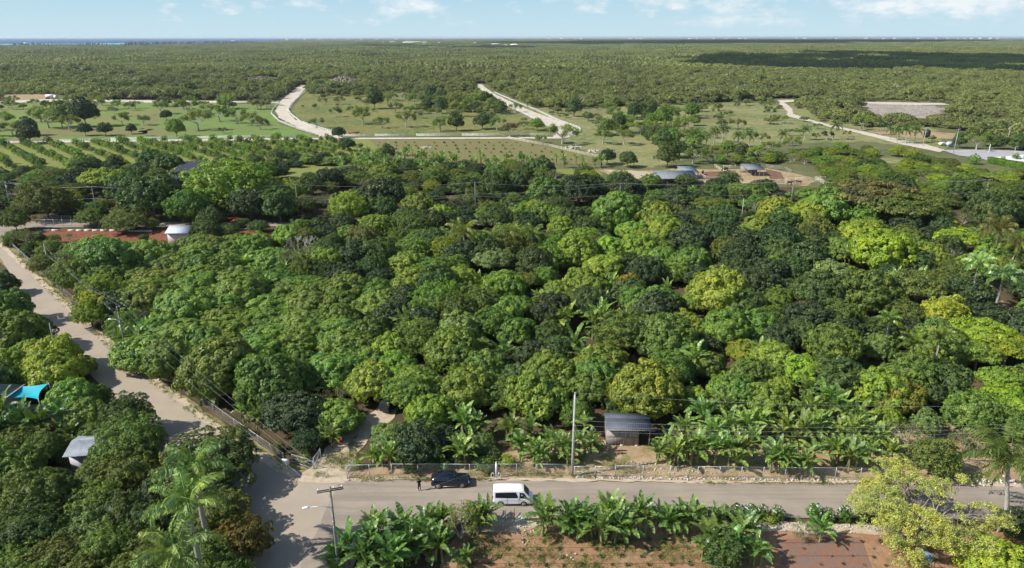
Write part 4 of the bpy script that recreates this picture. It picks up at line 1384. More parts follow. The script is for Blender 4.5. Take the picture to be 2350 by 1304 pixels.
# where no filler plant may stand (ground polygons in world coordinates)
KEEP = [pxs(*q) for q in [
    ((-400, 470), (-60, 545), (4, 556), (62, 610), (215, 755), (330, 845), (480, 955), (660, 1066), (800, 1085), (1135, 1085), (1600, 1088), (2350, 1100), (3200, 1120), (3200, 1800), (560, 1800), (470, 1300), (440, 1150), (350, 1020), (250, 900), (105, 765), (55, 680), (0, 592), (-200, 560)),
    ((680, 1098), (725, 1050), (750, 1005), (790, 970), (840, 945), (850, 920), (945, 915), (925, 970), (875, 1010), (840, 1060), (800, 1106)),
    ((1370, 1100), (1370, 985), (1540, 985), (1545, 1100)),
    ((15, 536), (100, 525), (620, 523), (630, 572), (440, 580), (290, 590), (170, 612), (100, 575)),
    ((-250, 504), (600, 508), (800, 510), (800, 524), (160, 524), (60, 526), (8, 546), (-250, 560)),
    ((350, 590), (350, 500), (440, 500), (440, 590)),
    ((1370, 385), (1560, 380), (1880, 380), (1910, 436), (1840, 445), (1620, 428), (1450, 428), (1370, 410)),
    ((350, 416), (380, 372), (500, 372), (500, 392), (440, 416)),
    ((645, 386), (762, 383), (775, 410), (650, 410)),
    ((1250, 386), (1380, 388), (1385, 408), (1250, 404)),
    ((858, 527), (925, 524), (935, 545), (900, 550)),
    ((0, 860), (0, 1010), (110, 1010), (140, 880)), ((160, 1010), (160, 1080), (300, 1080), (300, 1030)),
    ((2150, 338), (2500, 350), (2500, 400), (2400, 400), (2280, 385), (2190, 365)),
    ((2005, 358), (2090, 360), (2080, 382), (2005, 382)),
    ((1150, 1100), (1150, 985), (1400, 985), (1400, 1100)), ((1530, 1100), (1530, 990), (2080, 985), (2080, 1100)),
    ((2230, 690), (2330, 680), (2340, 745), (2250, 745)),
]]


def inside(P, x, y):
    c = False
    j = len(P) - 1
    for i in range(len(P)):
        a, b = P[i], P[j]
        if (a.y > y) != (b.y > y) and x < (b.x - a.x) * (y - a.y) / (b.y - a.y + 1e-12) + a.x:
            c = not c
        j = i
    return c


GRID = {}


def gkey(x, y):
    return (int(x // 12), int(y // 12))


def gadd(x, y, r):
    GRID.setdefault(gkey(x, y), []).append((x, y, r))


for p_ in PLANTS:
    gadd(p_['x'], p_['y'], p_['r'])


def free(x, y, r, k):
    gx, gy = gkey(x, y)
    for i in (-1, 0, 1):
        for j in (-1, 0, 1):
            for (a, b, c) in GRID.get((gx + i, gy + j), ()):
                if (a - x) ** 2 + (b - y) ** 2 < ((r + c) * k) ** 2:
                    return False
    return True


def fill(poly, n, mix, rr, k=0.72, seed=0, keep=True, hs=(0.85, 1.1), group=None, z=0.0, single=False):
    P = pxs(*poly)
    r = random.Random(seed)
    x0, x1 = min(p.x for p in P), max(p.x for p in P)
    y0, y1 = min(p.y for p in P), max(p.y for p in P)
    kinds = [m for m in mix for _ in range(m[2])]
    c, tries = 0, 0
    while c < n and tries < n * 60:
        tries += 1
        x, y = r.uniform(x0, x1), r.uniform(y0, y1)
        if not inside(P, x, y):
            continue
        if keep and any(inside(q, x, y) for q in KEEP):
            continue
        m = r.choice(kinds)
        rad = r.uniform(*rr) * (m[3] if len(m) > 3 else 1)
        if not free(x, y, rad, k):
            continue
        gadd(x, y, rad)
        plant(m[0], x, y, rad, m[1], r.uniform(*hs), group=group, single=single)
        c += 1
    return c


N0 = len(PLANTS)
# low mango rows, left orchard and inside the red outline
c1 = fill(((175, 590), (240, 560), (420, 562), (600, 560), (650, 620), (760, 650), (880, 690), (900, 800), (800, 1000), (640, 980), (560, 930), (430, 900), (330, 830), (290, 770), (330, 740), (300, 700), (180, 640)),
          130, [(MG, (0.190, 0.300, 0.066), 7), (MG, G, 3), (MG, (0.200, 0.295, 0.060), 3), (BA, BN, 1, 0.6)], (3.6, 5.2), 0.64, 3, hs=(0.58, 0.85))
c2 = fill(((640, 545), (1000, 500), (1560, 520), (2350, 540), (2700, 620), (2700, 960), (2060, 960), (1150, 985), (840, 950), (800, 880), (900, 760), (860, 690), (700, 640)),
          230, [(MG, G, 3), (MG, B, 2), (EV, D, 3), (EV, DG, 3), (BU, O, 2), (BU, G, 2), (BA, BN, 2, 0.6), (FE, B, 1), (MG, G, 1)], (2.8, 4.8), 0.64, 4, hs=(0.7, 1.05))
c3 = fill(((-300, 440), (0, 425), (240, 395), (640, 425), (1000, 395), (1400, 410), (1900, 440), (2500, 445), (2700, 600), (1560, 530), (1000, 510), (640, 555), (620, 505), (-300, 505)),
          240, [(EV, D, 4), (EV, DG, 4), (BU, O, 3), (BU, G, 2), (MG, G, 2), (BU, YB, 1), (FE, O, 1), (SCR, OO, 1), (BA, BN, 1, 0.6)], (2.8, 5.2), 0.66, 5, hs=(0.55, 0.85))
c4 = fill(((-300, 720), (-80, 660), (0, 780), (40, 830), (150, 950), (230, 1060), (330, 1190), (440, 1400), (-400, 1500)), 60,
          [(BU, O, 3), (BU, G, 2), (EV, DG, 2), (MG, G, 1)], (2.4, 3.6), 0.66, 6)
c5 = fill(((2060, 960), (2700, 960), (2900, 1090), (2280, 1095), (2060, 1085)), 14, [(SCR, OO, 2), (BU, O, 2), (BU, G, 1)], (2.0, 3.0), 0.9, 7)
# banana belt beyond the first wood
BAFAR = [(BA, BN, 4), (BA, T, 1)]
c6 = fill(((760, 372), (880, 350), (1000, 368), (1330, 378), (1490, 385), (1400, 398), (1240, 402), (900, 412), (770, 400)), 85, BAFAR, (1.9, 2.7), 0.72, 8)
c7 = fill(((-250, 405), (0, 400), (240, 385), (420, 372), (560, 385), (640, 372), (760, 368), (1000, 375), (1300, 385), (1500, 392), (1300, 408), (760, 410), (300, 430), (-250, 430)), 90,
          [(EV, D, 4), (EV, DG, 3), (BU, O, 2), (MG, G, 2)], (2.4, 4.2), 0.70, 9, hs=(0.5, 0.85))

# roadside bananas behind the fence, and the rows by the field
BSEED = [(892, 1071, 56), (862, 1068, 44), (1002, 1068, 44), (1053, 1064, 60), (1067, 1078, 50), (1073, 1010, 66), (1090, 1013, 60), (764, 1000, 46), (748, 1010, 40), (947, 928, 46), (964, 928, 46),
         (1172, 1012, 50), (1193, 1054, 58), (1230, 1066, 52), (1240, 1073, 40), (1281, 1060, 56), (1300, 1064, 50), (1329, 1053, 58), (1356, 1042, 46), (1220, 1006, 44), (1340, 1005, 46), (1265, 1035, 46),
         (1545, 1070, 60), (1563, 1061, 60), (1598, 1066, 66), (1640, 1072, 66), (1672, 1076, 64), (1700, 1066, 60), (1727, 1052, 60), (1781, 1085, 66), (1806, 1090, 60), (1840, 1088, 60), (1863, 1078, 60),
         (1911, 1072, 58), (1935, 1066, 50), (1962, 1084, 64), (1989, 1074, 56), (2037, 1076, 56), (1620, 1030, 66), (1668, 1022, 66), (1700, 1008, 66), (1745, 1012, 66), (1790, 1018, 66), (1830, 1030, 66),
         (1868, 1020, 66), (1910, 1025, 60), (1950, 1030, 66), (1985, 1022, 60), (2010, 1040, 56), (1560, 1020, 60), (1510, 1060, 46), (1528, 1045, 50), (1610, 985, 60), (1660, 975, 60), (1880, 960, 70), (1920, 975, 70),
         (1850, 975, 60), (1960, 990, 60), (1840, 930, 56), (1900, 905, 66), (1300, 766, 60), (1380, 766, 70), (1427, 772, 56), (1360, 780, 56), (1315, 836, 66), (1340, 850, 50), (935, 782, 60), (955, 810, 60), (1075, 712, 50),
         (780, 840, 56), (812, 850, 50), (1590, 870, 64), (1740, 845, 56), (470, 925, 46), (500, 935, 46), (590, 985, 44), (560, 970, 40), (320, 800, 46), (345, 790, 50), (560, 700, 50), (495, 745, 46), (615, 790, 40),
         (285, 800, 46), (525, 895, 50), (680, 690, 40), (190, 660, 40), (1100, 690, 50), (760, 1025, 44)]
for bx, by, bw in BSEED:
    base_px(BA, bx, by, bw * 1.28, BN if rnd.random() < 0.7 else (0.150, 0.235, 0.055))
for bx, by, bw in [(800, 1296, 90), (850, 1276, 90), (882, 1256, 86), (930, 1246, 86), (962, 1266, 90), (1000, 1286, 90), (900, 1310, 90), (840, 1320, 90), (1020, 1226, 80), (775, 1320, 80), (980, 1230, 80), (1112, 1212, 70), (1092, 1220, 64),
                   (1254, 1222, 84), (1325, 1238, 76), (1376, 1240, 90), (1420, 1242, 84), (1482, 1226, 84), (1543, 1226, 74), (1301, 1222, 80), (1342, 1222, 84), (1397, 1214, 84), (1557, 1226, 70), (1601, 1220, 76),
                   (1631, 1224, 70), (1703, 1240, 70), (1873, 1238, 60), (1720, 1290, 70), (1745, 1300, 60), (1640, 1300, 60), (1632, 1268, 80), (1690, 1262, 76), (1672, 1290, 84), (1610, 1290, 60), (1455, 1218, 70), (940, 1290, 80), (1060, 1300, 50), (870, 1225, 60), (1510, 1216, 60)]:
    base_px(BA, bx, by, bw * 1.15, (0.115, 0.215, 0.050) if rnd.random() < 0.7 else (0.15, 0.25, 0.06), hs=0.92)
for bx, by, bw in [(60, 1012, 100), (25, 1000, 100), (95, 1022, 90), (150, 1006, 80), (172, 1030, 70), (10, 1030, 90)]:
    base_px(BA, bx, by, bw, (0.085, 0.165, 0.045), hs=1.05)

# palms
for (px, py, hh) in [(446, 1078, 12.5), (432, 1160, 12.0), (408, 1272, 11.5), (2244, 618, 10.0), (2300, 645, 10.5), (2095, 800, 8.0), (2156, 785, 8.0), (2040, 745, 7.5)]:
    p = at(px, py, hh - 1)
    s_ = (hh - 1) / 8.3
    hsx = 1.0
    if px < 600:
        s_, hsx = 1.4, (hh - 1) / 8.3 / 1.4
    pr = PROTO['royal_palm'][0]
    plant('royal_palm', p.x, p.y, 3.0 * s_ * (1.1 if px > 600 else 1.0), (0.215, 0.345, 0.125) if px < 600 or px > 2200 else (0.12, 0.2, 0.04), hsx)
for (px, py, hh, w_) in [(1083, 530, 8.5, 4.4), (1135, 545, 6.0, 3.6), (1178, 530, 7.0, 3.8), (1222, 535, 6.5, 3.4), (2312, 528, 9.0, 4.0), (2336, 556, 8.0, 3.8)]:
    p = at(px, py, hh)
    plant('coconut_palm', p.x - 0.9, p.y, w_, (0.16, 0.20, 0.05), hh / 6.0 / (w_ / 3.2))
p = at(2362, 1058, 8.0)
plant('coconut_palm', p.x - 0.6, p.y, 4.6, (0.115, 0.18, 0.045), 8.0 / 6.0 / (4.6 / 3.2), rz=2.6)
for (px, py) in [(1593, 339), (1608, 345), (1621, 338), (1638, 331), (1657, 327), (1693, 339), (1792, 336), (1911, 321), (2042, 322), (2059, 329), (2079, 331), (2098, 329), (2222, 325), (2282, 321), (2300, 318), (1845, 322), (1720, 345), (2255, 320), (2330, 322), (2020, 310)]:
    p = at(px, py)
    plant('coconut_palm', p.x, p.y, rnd.uniform(2.8, 3.6), (0.11, 0.17, 0.045), rnd.uniform(0.95, 1.2))
# bare trees
for (px, py, w_) in [(690, 560, 84), (1740, 478, 44), (2205, 590, 60), (1131, 248, 16), (1620, 300, 12), (640, 545, 40), (1845, 165, 14)]:
    tree_px('bare_tree', px, py, w_, G)
p = at(2112, 1238)
plant('blossom_tree', p.x, p.y, 7.8, (0.38, 0.42, 0.115), 0.82, rz=0.0)
for i, px in enumerate([1662, 1690, 1720, 1748, 1781, 1867, 1897, 1935, 1979, 2016]):
    base_px('oleander_shrub', px, 1192 + i * 0.8, 27 + (i % 3) * 2, (0.085, 0.19, 0.030), hs=1.0 + 0.1 * (i % 2))
for (px, py, wd, t) in [(2350, 1215, 60, D), (2330, 1240, 50, DG), (1120, 1090, 26, O), (700, 1062, 30, G), (1370, 1030, 30, G), (560, 1000, 30, G), (640, 1035, 26, O), (300, 815, 30, G), (1020, 1080, 30, G), (820, 1075, 28, B), (2240, 370, 0, G)]:
    if wd:
        base_px(SH, px, py, wd, t)
for (px, py, wd) in [(2234, 377, 26), (2300, 372, 14), (2330, 366, 16)]:
    base_px(SH, px, py, wd, G)

# pasture trees (trunk foot, width)
PT = [(71, 330, 44, D), (68, 312, 40, D), (112, 295, 48, O), (143, 292, 40, G), (200, 291, 60, D), (197, 312, 30, D), (243, 312, 34, D), (281, 288, 25, OO), (303, 308, 25, D), (407, 315, 40, G), (330, 288, 25, OO),
      (383, 276, 28, D), (370, 262, 30, O), (456, 300, 46, O), (504, 279, 36, O), (545, 284, 32, O), (579, 289, 30, O), (597, 298, 26, OO), (526, 251, 32, O), (582, 251, 22, OO), (300, 254, 20, OO), (221, 255, 32, O),
      (260, 261, 18, OO), (512, 306, 15, OO), (432, 263, 36, O), (30, 312, 36, O), (778, 319, 30, D), (771, 269, 22, O), (728, 294, 24, OO), (860, 250, 38, DG), (833, 285, 36, O), (877, 294, 28, O), (932, 292, 34, O),
      (908, 258, 25, O), (941, 265, 22, O), (1010, 302, 30, O), (1047, 301, 36, DG), (1107, 297, 36, DG), (1141, 299, 30, O), (1170, 314, 34, (0.11, 0.10, 0.045)), (1201, 297, 20, OO), (1233, 300, 32, G), (1238, 329, 22, O),
      (1290, 331, 46, O), (1317, 268, 34, DG), (1347, 278, 20, OO), (1182, 258, 22, O), (1210, 246, 30, O), (890, 372, 34, DG), (798, 347, 36, D), (1393, 378, 38, D), (1441, 384, 40, DG), (1662, 297, 25, O), (1693, 297, 25, O),
      (1792, 284, 22, O), (1831, 311, 16, O), (1872, 321, 15, T), (1897, 321, 22, D), (1976, 300, 36, O), (1669, 361, 36, G), (1588, 258, 18, O), (1755, 250, 20, O), (1640, 262, 16, O), (0, 300, 40, O), (15, 285, 30, O),
      (160, 300, 36, O), (95, 280, 36, O), (-30, 315, 40, O), (420, 250, 20, O), (480, 262, 26, O), (810, 262, 20, O), (780, 240, 20, O), (740, 240, 18, O), (722, 222, 16, O), (850, 225, 18, O), (900, 232, 22, O), (950, 240, 24, O),
      (1150, 262, 26, DG), (1110, 266, 24, O), (1060, 268, 24, O), (1000, 270, 22, O), (960, 272, 18, OO), (890, 240, 20, O), (1700, 318, 16, O), (1580, 318, 24, O), (1560, 300, 26, O), (1500, 330, 40, DG), (1470, 310, 36, O),
      (1440, 290, 32, O), (1410, 276, 30, O), (1395, 262, 26, O), (1520, 350, 44, DG), (1550, 362, 44, DG), (1530, 385, 52, DG), (1590, 375, 40, O), (1635, 372, 36, O), (1740, 372, 40, O), (1700, 366, 34, DG), (1575, 335, 36, O),
      (1490, 285, 30, O), (1535, 310, 34, O), (1455, 270, 26, DG), (1745, 330, 26, O), (1770, 352, 30, O), (1820, 345, 30, O), (1640, 318, 18, OO), (2200, 340, 30, DG), (2240, 345, 40, O), (2260, 336, 30, DG), (2330, 345, 34, DG), (2290, 342, 30, DG)]
r_ = random.Random(77)
for i in range(46):
    PT.append((r_.uniform(960, 1140), r_.uniform(232, 262), r_.uniform(18, 30), r_.choice([O, DG, DG, O])))
for i in range(40):
    PT.append((r_.uniform(1375, 1600), r_.uniform(262, 350), r_.uniform(22, 38), r_.choice([O, DG, O, G])))
for i in range(26):
    PT.append((r_.uniform(0, 640), r_.uniform(238, 252), r_.uniform(14, 26), r_.choice([O, OO, O])))
for i in range(16):
    PT.append((r_.uniform(1620, 1980), r_.uniform(245, 330), r_.uniform(10, 20), r_.choice([O, OO, DG])))
for (px, py, wd, t) in PT:
    if t in (D, G, DG, T) and wd > 24:
        base_px(EV, px, py, wd * 0.95, t, hs=rnd.uniform(1.0, 1.35))
    else:
        base_px(PA, px, py, wd * 1.5, tuple(q * 1.15 for q in t), hs=rnd.uniform(0.8, 1.0))
# hedge-like trees along the back of the right pasture and near scrub, individually
c8 = fill(((1500, 400), (1640, 368), (1800, 356), (1980, 350), (2130, 366), (2200, 384), (2290, 402), (2600, 440), (2700, 480), (1990, 452), (1900, 440), (1760, 384), (1600, 385), (1560, 386)),
          160, [(BU, O, 3), (BU, G, 1), (BU, YB, 3), (FE, O, 3), (FE, B, 1), (EV, G, 2), (EV, DG, 1), (SCR, OO, 2)], (2.2, 3.9), 0.68, 11, hs=(0.5, 0.75))

# young orchard rows (left)
P_ = pxs((-150, 334), (60, 331), (640, 323), (850, 322), (845, 342), (700, 366), (560, 380), (380, 380), (220, 385), (-150, 400))
dr = Vector((0.69, -0.72, 0))
pn = Vector((0.72, 0.69, 0))
cnt = 0
r_ = random.Random(5)
o0 = at(54, 363)
row_i = {}
for a in range(-14, 50):
    for b in range(-60, 60):
        x = o0.x + pn.x * a * 9.0 + dr.x * b * 4.6 + r_.uniform(-0.5, 0.5)
        y = o0.y + pn.y * a * 9.0 + dr.y * b * 4.6 + r_.uniform(-0.5, 0.5)
        if not inside(P_, x, y) or r_.random() < 0.08 or cnt >= 300:
            continue
        if not free(x, y, 1.0, 0.8):
            continue
        s_ = r_.uniform(1.1, 1.7) if x < -110 else r_.uniform(0.9, 1.5)
        plant('orchard_sapling', x, y, s_, r_.choice([G, G, B, DG]), r_.uniform(0.9, 1.25), single=True)
        row_i.setdefault(a, []).append((PLANTS[-1], b))
        cnt += 1
# seedlings in the brown field
P_ = pxs((850, 325), (1176, 323), (1350, 362), (1330, 374), (920, 372), (870, 345))
r_ = random.Random(6)
cnt2 = 0
for a in range(60):
    for b in range(60):
        x = -75 + a * 4.8 + (b % 2) * 2.0 + b * 0.5 + r_.uniform(-0.9, 0.9)
        y = 286 + b * 10.5 + r_.uniform(-1.4, 1.4)
        if r_.random() < 0.12:
            continue
        if inside(P_, x, y) and cnt2 < 230:
            plant('shrub', x, y, r_.uniform(0.35, 0.65), r_.choice([DG, G, O]), 1.0, group='seedlings in the brown field')
            PLANTS[-1]['seedling'] = (a, b)
            cnt2 += 1
# crop rows in the near red field
P_ = pxs((1075, 1235), (1250, 1225), (1600, 1240), (1640, 1310), (1640, 1330), (1040, 1330))
P2_ = pxs((1800, 1245), (2080, 1235), (2150, 1310), (1800, 1330))
r_ = random.Random(8)
yy = [at(1300, y).y for y in (1243, 1262, 1280, 1299, 1316)]
crops = []
for j, y in enumerate(yy):
    i = 0
    x = -8.0
    while x < 60:
        x += r_.uniform(1.5, 2.4)
        for P in (P_, P2_):
            if inside(P, x, y):
                if P is P2_ and r_.random() < 0.4:
                    continue
                o = plant('crop_seedling', x, y + r_.uniform(-0.15, 0.15), r_.uniform(0.30, 0.5) * (1.0 if P is P_ else 0.7), (0.075, 0.125, 0.045), 1.0)
                crops.append((j, len([c for c in crops if c[0] == j]), PLANTS[-1]))
# crop weeds: stuff
print('PLANTS', len(PLANTS), c1, c2, c3, c4, c5, c6, c7, c8, cnt, cnt2)
from collections import Counter
print(Counter(p['kind'] for p in PLANTS))

# ------------------------------------------------------------------ poles and wires
def hgt_from(base, ytop):
    h = 8.0
    for _ in range(30):
        y = proj((base.x, base.y, h))[1]
        y2 = proj((base.x, base.y, h + 0.1))[1]
        h += (ytop - y) / ((y2 - y) / 0.1)
    return h


POLES = {}


def pole(key, label, p, h, mat='pole_wood', r0=0.16, arm=0, armrz=0.0, lamp=None, can=False, lean=0.0, twist=0.0, cat='utility pole', name='utility_pole', group='utility poles'):
    t = thing(name, label, cat, (p.x, p.y, 0), 0, group)
    mb = MB().tube([(0, 0, -0.3), (lean * 0.5, 0, h * 0.5), (lean, 0, h)], [r0, r0 * 0.85, r0 * 0.68], 9)
    part('pole', mb, [mat], t, True)
    ca, sa = math.cos(armrz), math.sin(armrz)
    tips = []
    if arm:
        for k, hz in enumerate([h - 0.35] + ([h - 0.75] if arm > 1 else [])):
            ab = MB()
            for off in (-0.13, 0.13):
                ab.box((lean - sa * off, ca * off, hz), (2.5, 0.07, 0.09), armrz)
            o = part('crossarm', ab, ['pole_dark' if mat == 'pole_wood' else 'grey_wood'], t)
            for u in (-1.12, 0.35 if k == 0 else 0, 1.12):
                ib = MB().tube([(lean + ca * u, sa * u, hz + 0.06), (lean + ca * u, sa * u, hz + 0.2), (lean + ca * u, sa * u, hz + 0.22), (lean + ca * u, sa * u, hz + 0.34)], [0.03, 0.03, 0.09, 0.06], 7)
                part('insulator', ib, ['ceramic'], o)
                if k == 0:
                    tips.append(Vector((p.x + lean + ca * u, p.y + sa * u, hz + 0.34)))
    else:
        ib = MB().tube([(lean, 0, h), (lean, 0, h + 0.25)], [0.05, 0.06], 7)
        part('insulator', ib, ['ceramic'], t)
        tips = [Vector((p.x + lean, p.y, h + 0.2))]
    for hz in (h * 0.70, h * 0.64, h * 0.58):
        bb = MB().box((lean * 0.7, -r0 * 0.9, hz), (0.1, 0.12, 0.16))
        part('bracket', bb, ['galv'], t)
        tips.append(Vector((p.x + lean * 0.7, p.y - r0, hz)))
    if can:
        cb = MB().tube([(lean + 0.32, -0.1, h - 2.0), (lean + 0.32, -0.1, h - 1.9), (lean + 0.32, -0.1, h - 1.2), (lean + 0.32, -0.1, h - 1.1)], [0.12, 0.22, 0.22, 0.1], 10)
        part('transformer', cb, ['galv'], t, True)
    if lamp:
        lz, ln, la = lamp
        c2, s2 = math.cos(la), math.sin(la)
        lb = MB().tube([(lean * 0.6, 0, lz), (lean * 0.6 + c2 * ln * 0.5, s2 * ln * 0.5, lz + 0.25), (lean * 0.6 + c2 * ln, s2 * ln, lz + 0.2)], 0.035, 6)
        o = part('lamp_arm', lb, ['galv'], t)
        hb = MB().tube([(lean * 0.6 + c2 * (ln - 0.05), s2 * (ln - 0.05), lz + 0.2), (lean * 0.6 + c2 * (ln + 0.2), s2 * (ln + 0.2), lz + 0.2), (lean * 0.6 + c2 * (ln + 0.65), s2 * (ln + 0.65), lz + 0.16)], [0.06, 0.13, 0.07], 8)
        part('lamp_head', hb, ['white_paint'], o)
    POLES[key] = tips
    return t


pm = at(757, 1118, 11.0)
pole('main', 'greenish utility pole with crossarm and street lamp at the road junction', pm, 11.0, arm=1, armrz=0.28, lamp=(8.6, 2.2, PI + 0.1), can=False, lean=0.0)
p2 = at(1313, 1093)
h2 = hgt_from(p2, 905)
pole('fence', 'tall smooth grey concrete pole by the wooden shed fence', p2, h2, 'concrete_pole', 0.17)
p3 = at(268, 703, 9.5)
pole('road', 'utility pole with crossarm and lamp beside the left road', p3, 9.5, arm=1, armrz=0.75, lamp=(6.8, 1.6, PI - 0.2))
p4 = at(115, 622)
pole('road2', 'thin grey pole farther up the left road by olive shrubs', p4, hgt_from(p4, 562), 'concrete_pole', 0.11)
p5 = at(114, 745, 8.0)
pole('left', 'short wooden pole half hidden by the mango trees left of the road', p5, 8.0)
DEFP = [('m0', 10, 417, 10.0, 1, 'pole_wood', 'leftmost of the tall poles in the row across the dark wood'),
        ('m1', 210, 428, 10.0, 1, 'pole_wood', 'wooden pole with crossarm above the red ploughed strip'),
        ('m2', 678, 425, 9.5, 0, 'pole_wood', 'slim wooden pole above the bare grey tree'),
        ('m3', 1090, 420, 9.5, 0, 'pole_wood', 'slim pole standing behind the coconut palms'),
        ('m4', 1424, 420, 9.5, 1, 'pole_wood', 'pole top poking out of the trees in front of the pickup truck'),
        ('m5', 1822, 415, 10.0, 1, 'pole_wood', 'pole with crossarm beside the corral gate'),
        ('m6', 2270, 412, 10.5, 1, 'pole_wood', 'pole with grey crossarm above yellow green scrub')]
for k, x, y, h, a, m, l in DEFP:
    pole(k, l, at(x, y, h), h, m, arm=a, armrz=0.1, can=(k == 'm0'))
pole('s1', 'short grey pole in front of the white roofed house', at(466, 453, 6), 6.0, 'concrete_pole', 0.13)
pole('s2', 'short pole beside the grey leafless tree', at(1707, 457, 6), 6.0, 'concrete_pole', 0.13)
pole('s3', 'grey street lamp pole between bright mango trees and scrub', at(1868, 455, 7), 7.0, 'concrete_pole', 0.12, lamp=(6.9, 1.4, 0.1), cat='street lamp', name='street_lamp', group='street lamps')
for k, bx, by, ty, l in (('r1', 2118, 335, 293, 'pole leaning beside the black water tank'), ('r2', 2188, 352, 296, 'tall pole at the bend of the paved road'), ('r3', 2310, 331, 291, 'pale pole with crossarm above the far palms')):
    b = at(bx, by)
    pole(k, l, b, hgt_from(b, ty), 'concrete_pole', 0.16, arm=1, armrz=0.2)
pl_ = at(2268, 354)
pole('r4', 'small white lamp post beside the clipped hedge', pl_, 4.5, 'white_paint', 0.15, cat='street lamp', name='street_lamp', group='street lamps')
pl_ = at(2325, 362)
pole('r5', 'thin lamp post in the white paved yard', pl_, 5.0, 'concrete_pole', 0.1, lamp=(4.9, 0.9, 0.3), cat='street lamp', name='street_lamp', group='street lamps')
for (bx, by, l) in ((100, 519, 'small dark post at the bend of the back road'), (1160, 1196, 'grey post standing beside the parked van'), (1180, 1196, 'rusty thin post right of the grey post by the van')):
    b = at(bx, by)
    t = thing('post', l, 'post', (b.x, b.y, 0))
    part('shaft', MB().tube([(0, 0, -0.1), (0, 0, 1.9)], 0.05, 6), ['rust' if 'rusty' in l else 'grey_wood'], t)
    part('cap', MB().box((0, 0, 1.92), (0.12, 0.12, 0.05)), ['galv'], t)


def wire(a, b, sag, r=0.02, mat='wire', label='wire strung between poles'):
    mb = MB()
    n = 14
    pts = []
    for i in range(n + 1):
        t = i / n
        p = a.lerp(b, t)
        p.z -= sag * 4 * t * (1 - t)
        pts.append(p)
    mb.tube(pts, r, 3, cap=False)
    o = ob('power_line', mb.mesh('power_line', [mat]))
    tag(o, label, 'power line', 'overhead wires')
    return o


def wires(a, b, sag, idx, r=0.02, desc=''):
    for i in idx:
        A, B_ = POLES[a][min(i, len(POLES[a]) - 1)], POLES[b][min(i, len(POLES[b]) - 1)]
        wire(A, B_, sag, r, 'wire', desc % ['topmost', 'second', 'third', 'upper sagging', 'middle sagging', 'lowest'][min(i, 5)])


wires('main', 'road', 0.9, (0, 1, 2), 0.009, '%s wire running along the left road to the junction pole')
wires('road', 'road2', 0.8, (0, 1, 2), 0.014, '%s wire along the upper left road past the thin pole')
wires('main', 'fence', 0.8, (3,), 0.006, '%s wire crossing the road from junction pole to concrete pole')
ENDR = at(2600, 975, 7.5)
for k, i in enumerate((0, 1, 2, 3)):
    wire(POLES['fence'][i], ENDR + Vector((0, 0, [3.2, 1.0, 0.5, 0][k])), 1.2, 0.011, 'wire', '%s wire passing over the bananas right of the concrete pole' % ['topmost', 'second', 'third', 'lowest'][k])
for a, b in (('m0', 'm1'), ('m1', 'm2'), ('m2', 'm3'), ('m3', 'm4'), ('m4', 'm5'), ('m5', 'm6')):
    d = {'m0': 'left of the white roofed house', 'm1': 'above the white roofed house', 'm2': 'between bare grey tree and palms', 'm3': 'right of the slim pole behind the palms', 'm4': 'in front of the long farm shed', 'm5': 'between corral and right scrub'}[a]
    wires(a, b, 1.0, (0, 2, 4), 0.022, '%s far wire ' + d)
wire(POLES['m0'][0], POLES['m0'][0] + Vector((-60, 2, 0)), 1.0, 0.022, 'wire', 'far wire leaving the frame beyond the leftmost pole')
wire(POLES['road'][3], POLES['left'][1], 0.6, 0.01, 'dark_wire', 'thin dark wire crossing over the left road')
wire(POLES['main'][3], at(1000, 1500, 7), 0.8, 0.008, 'dark_wire', 'thin wire leaving the junction pole over the banana clump')


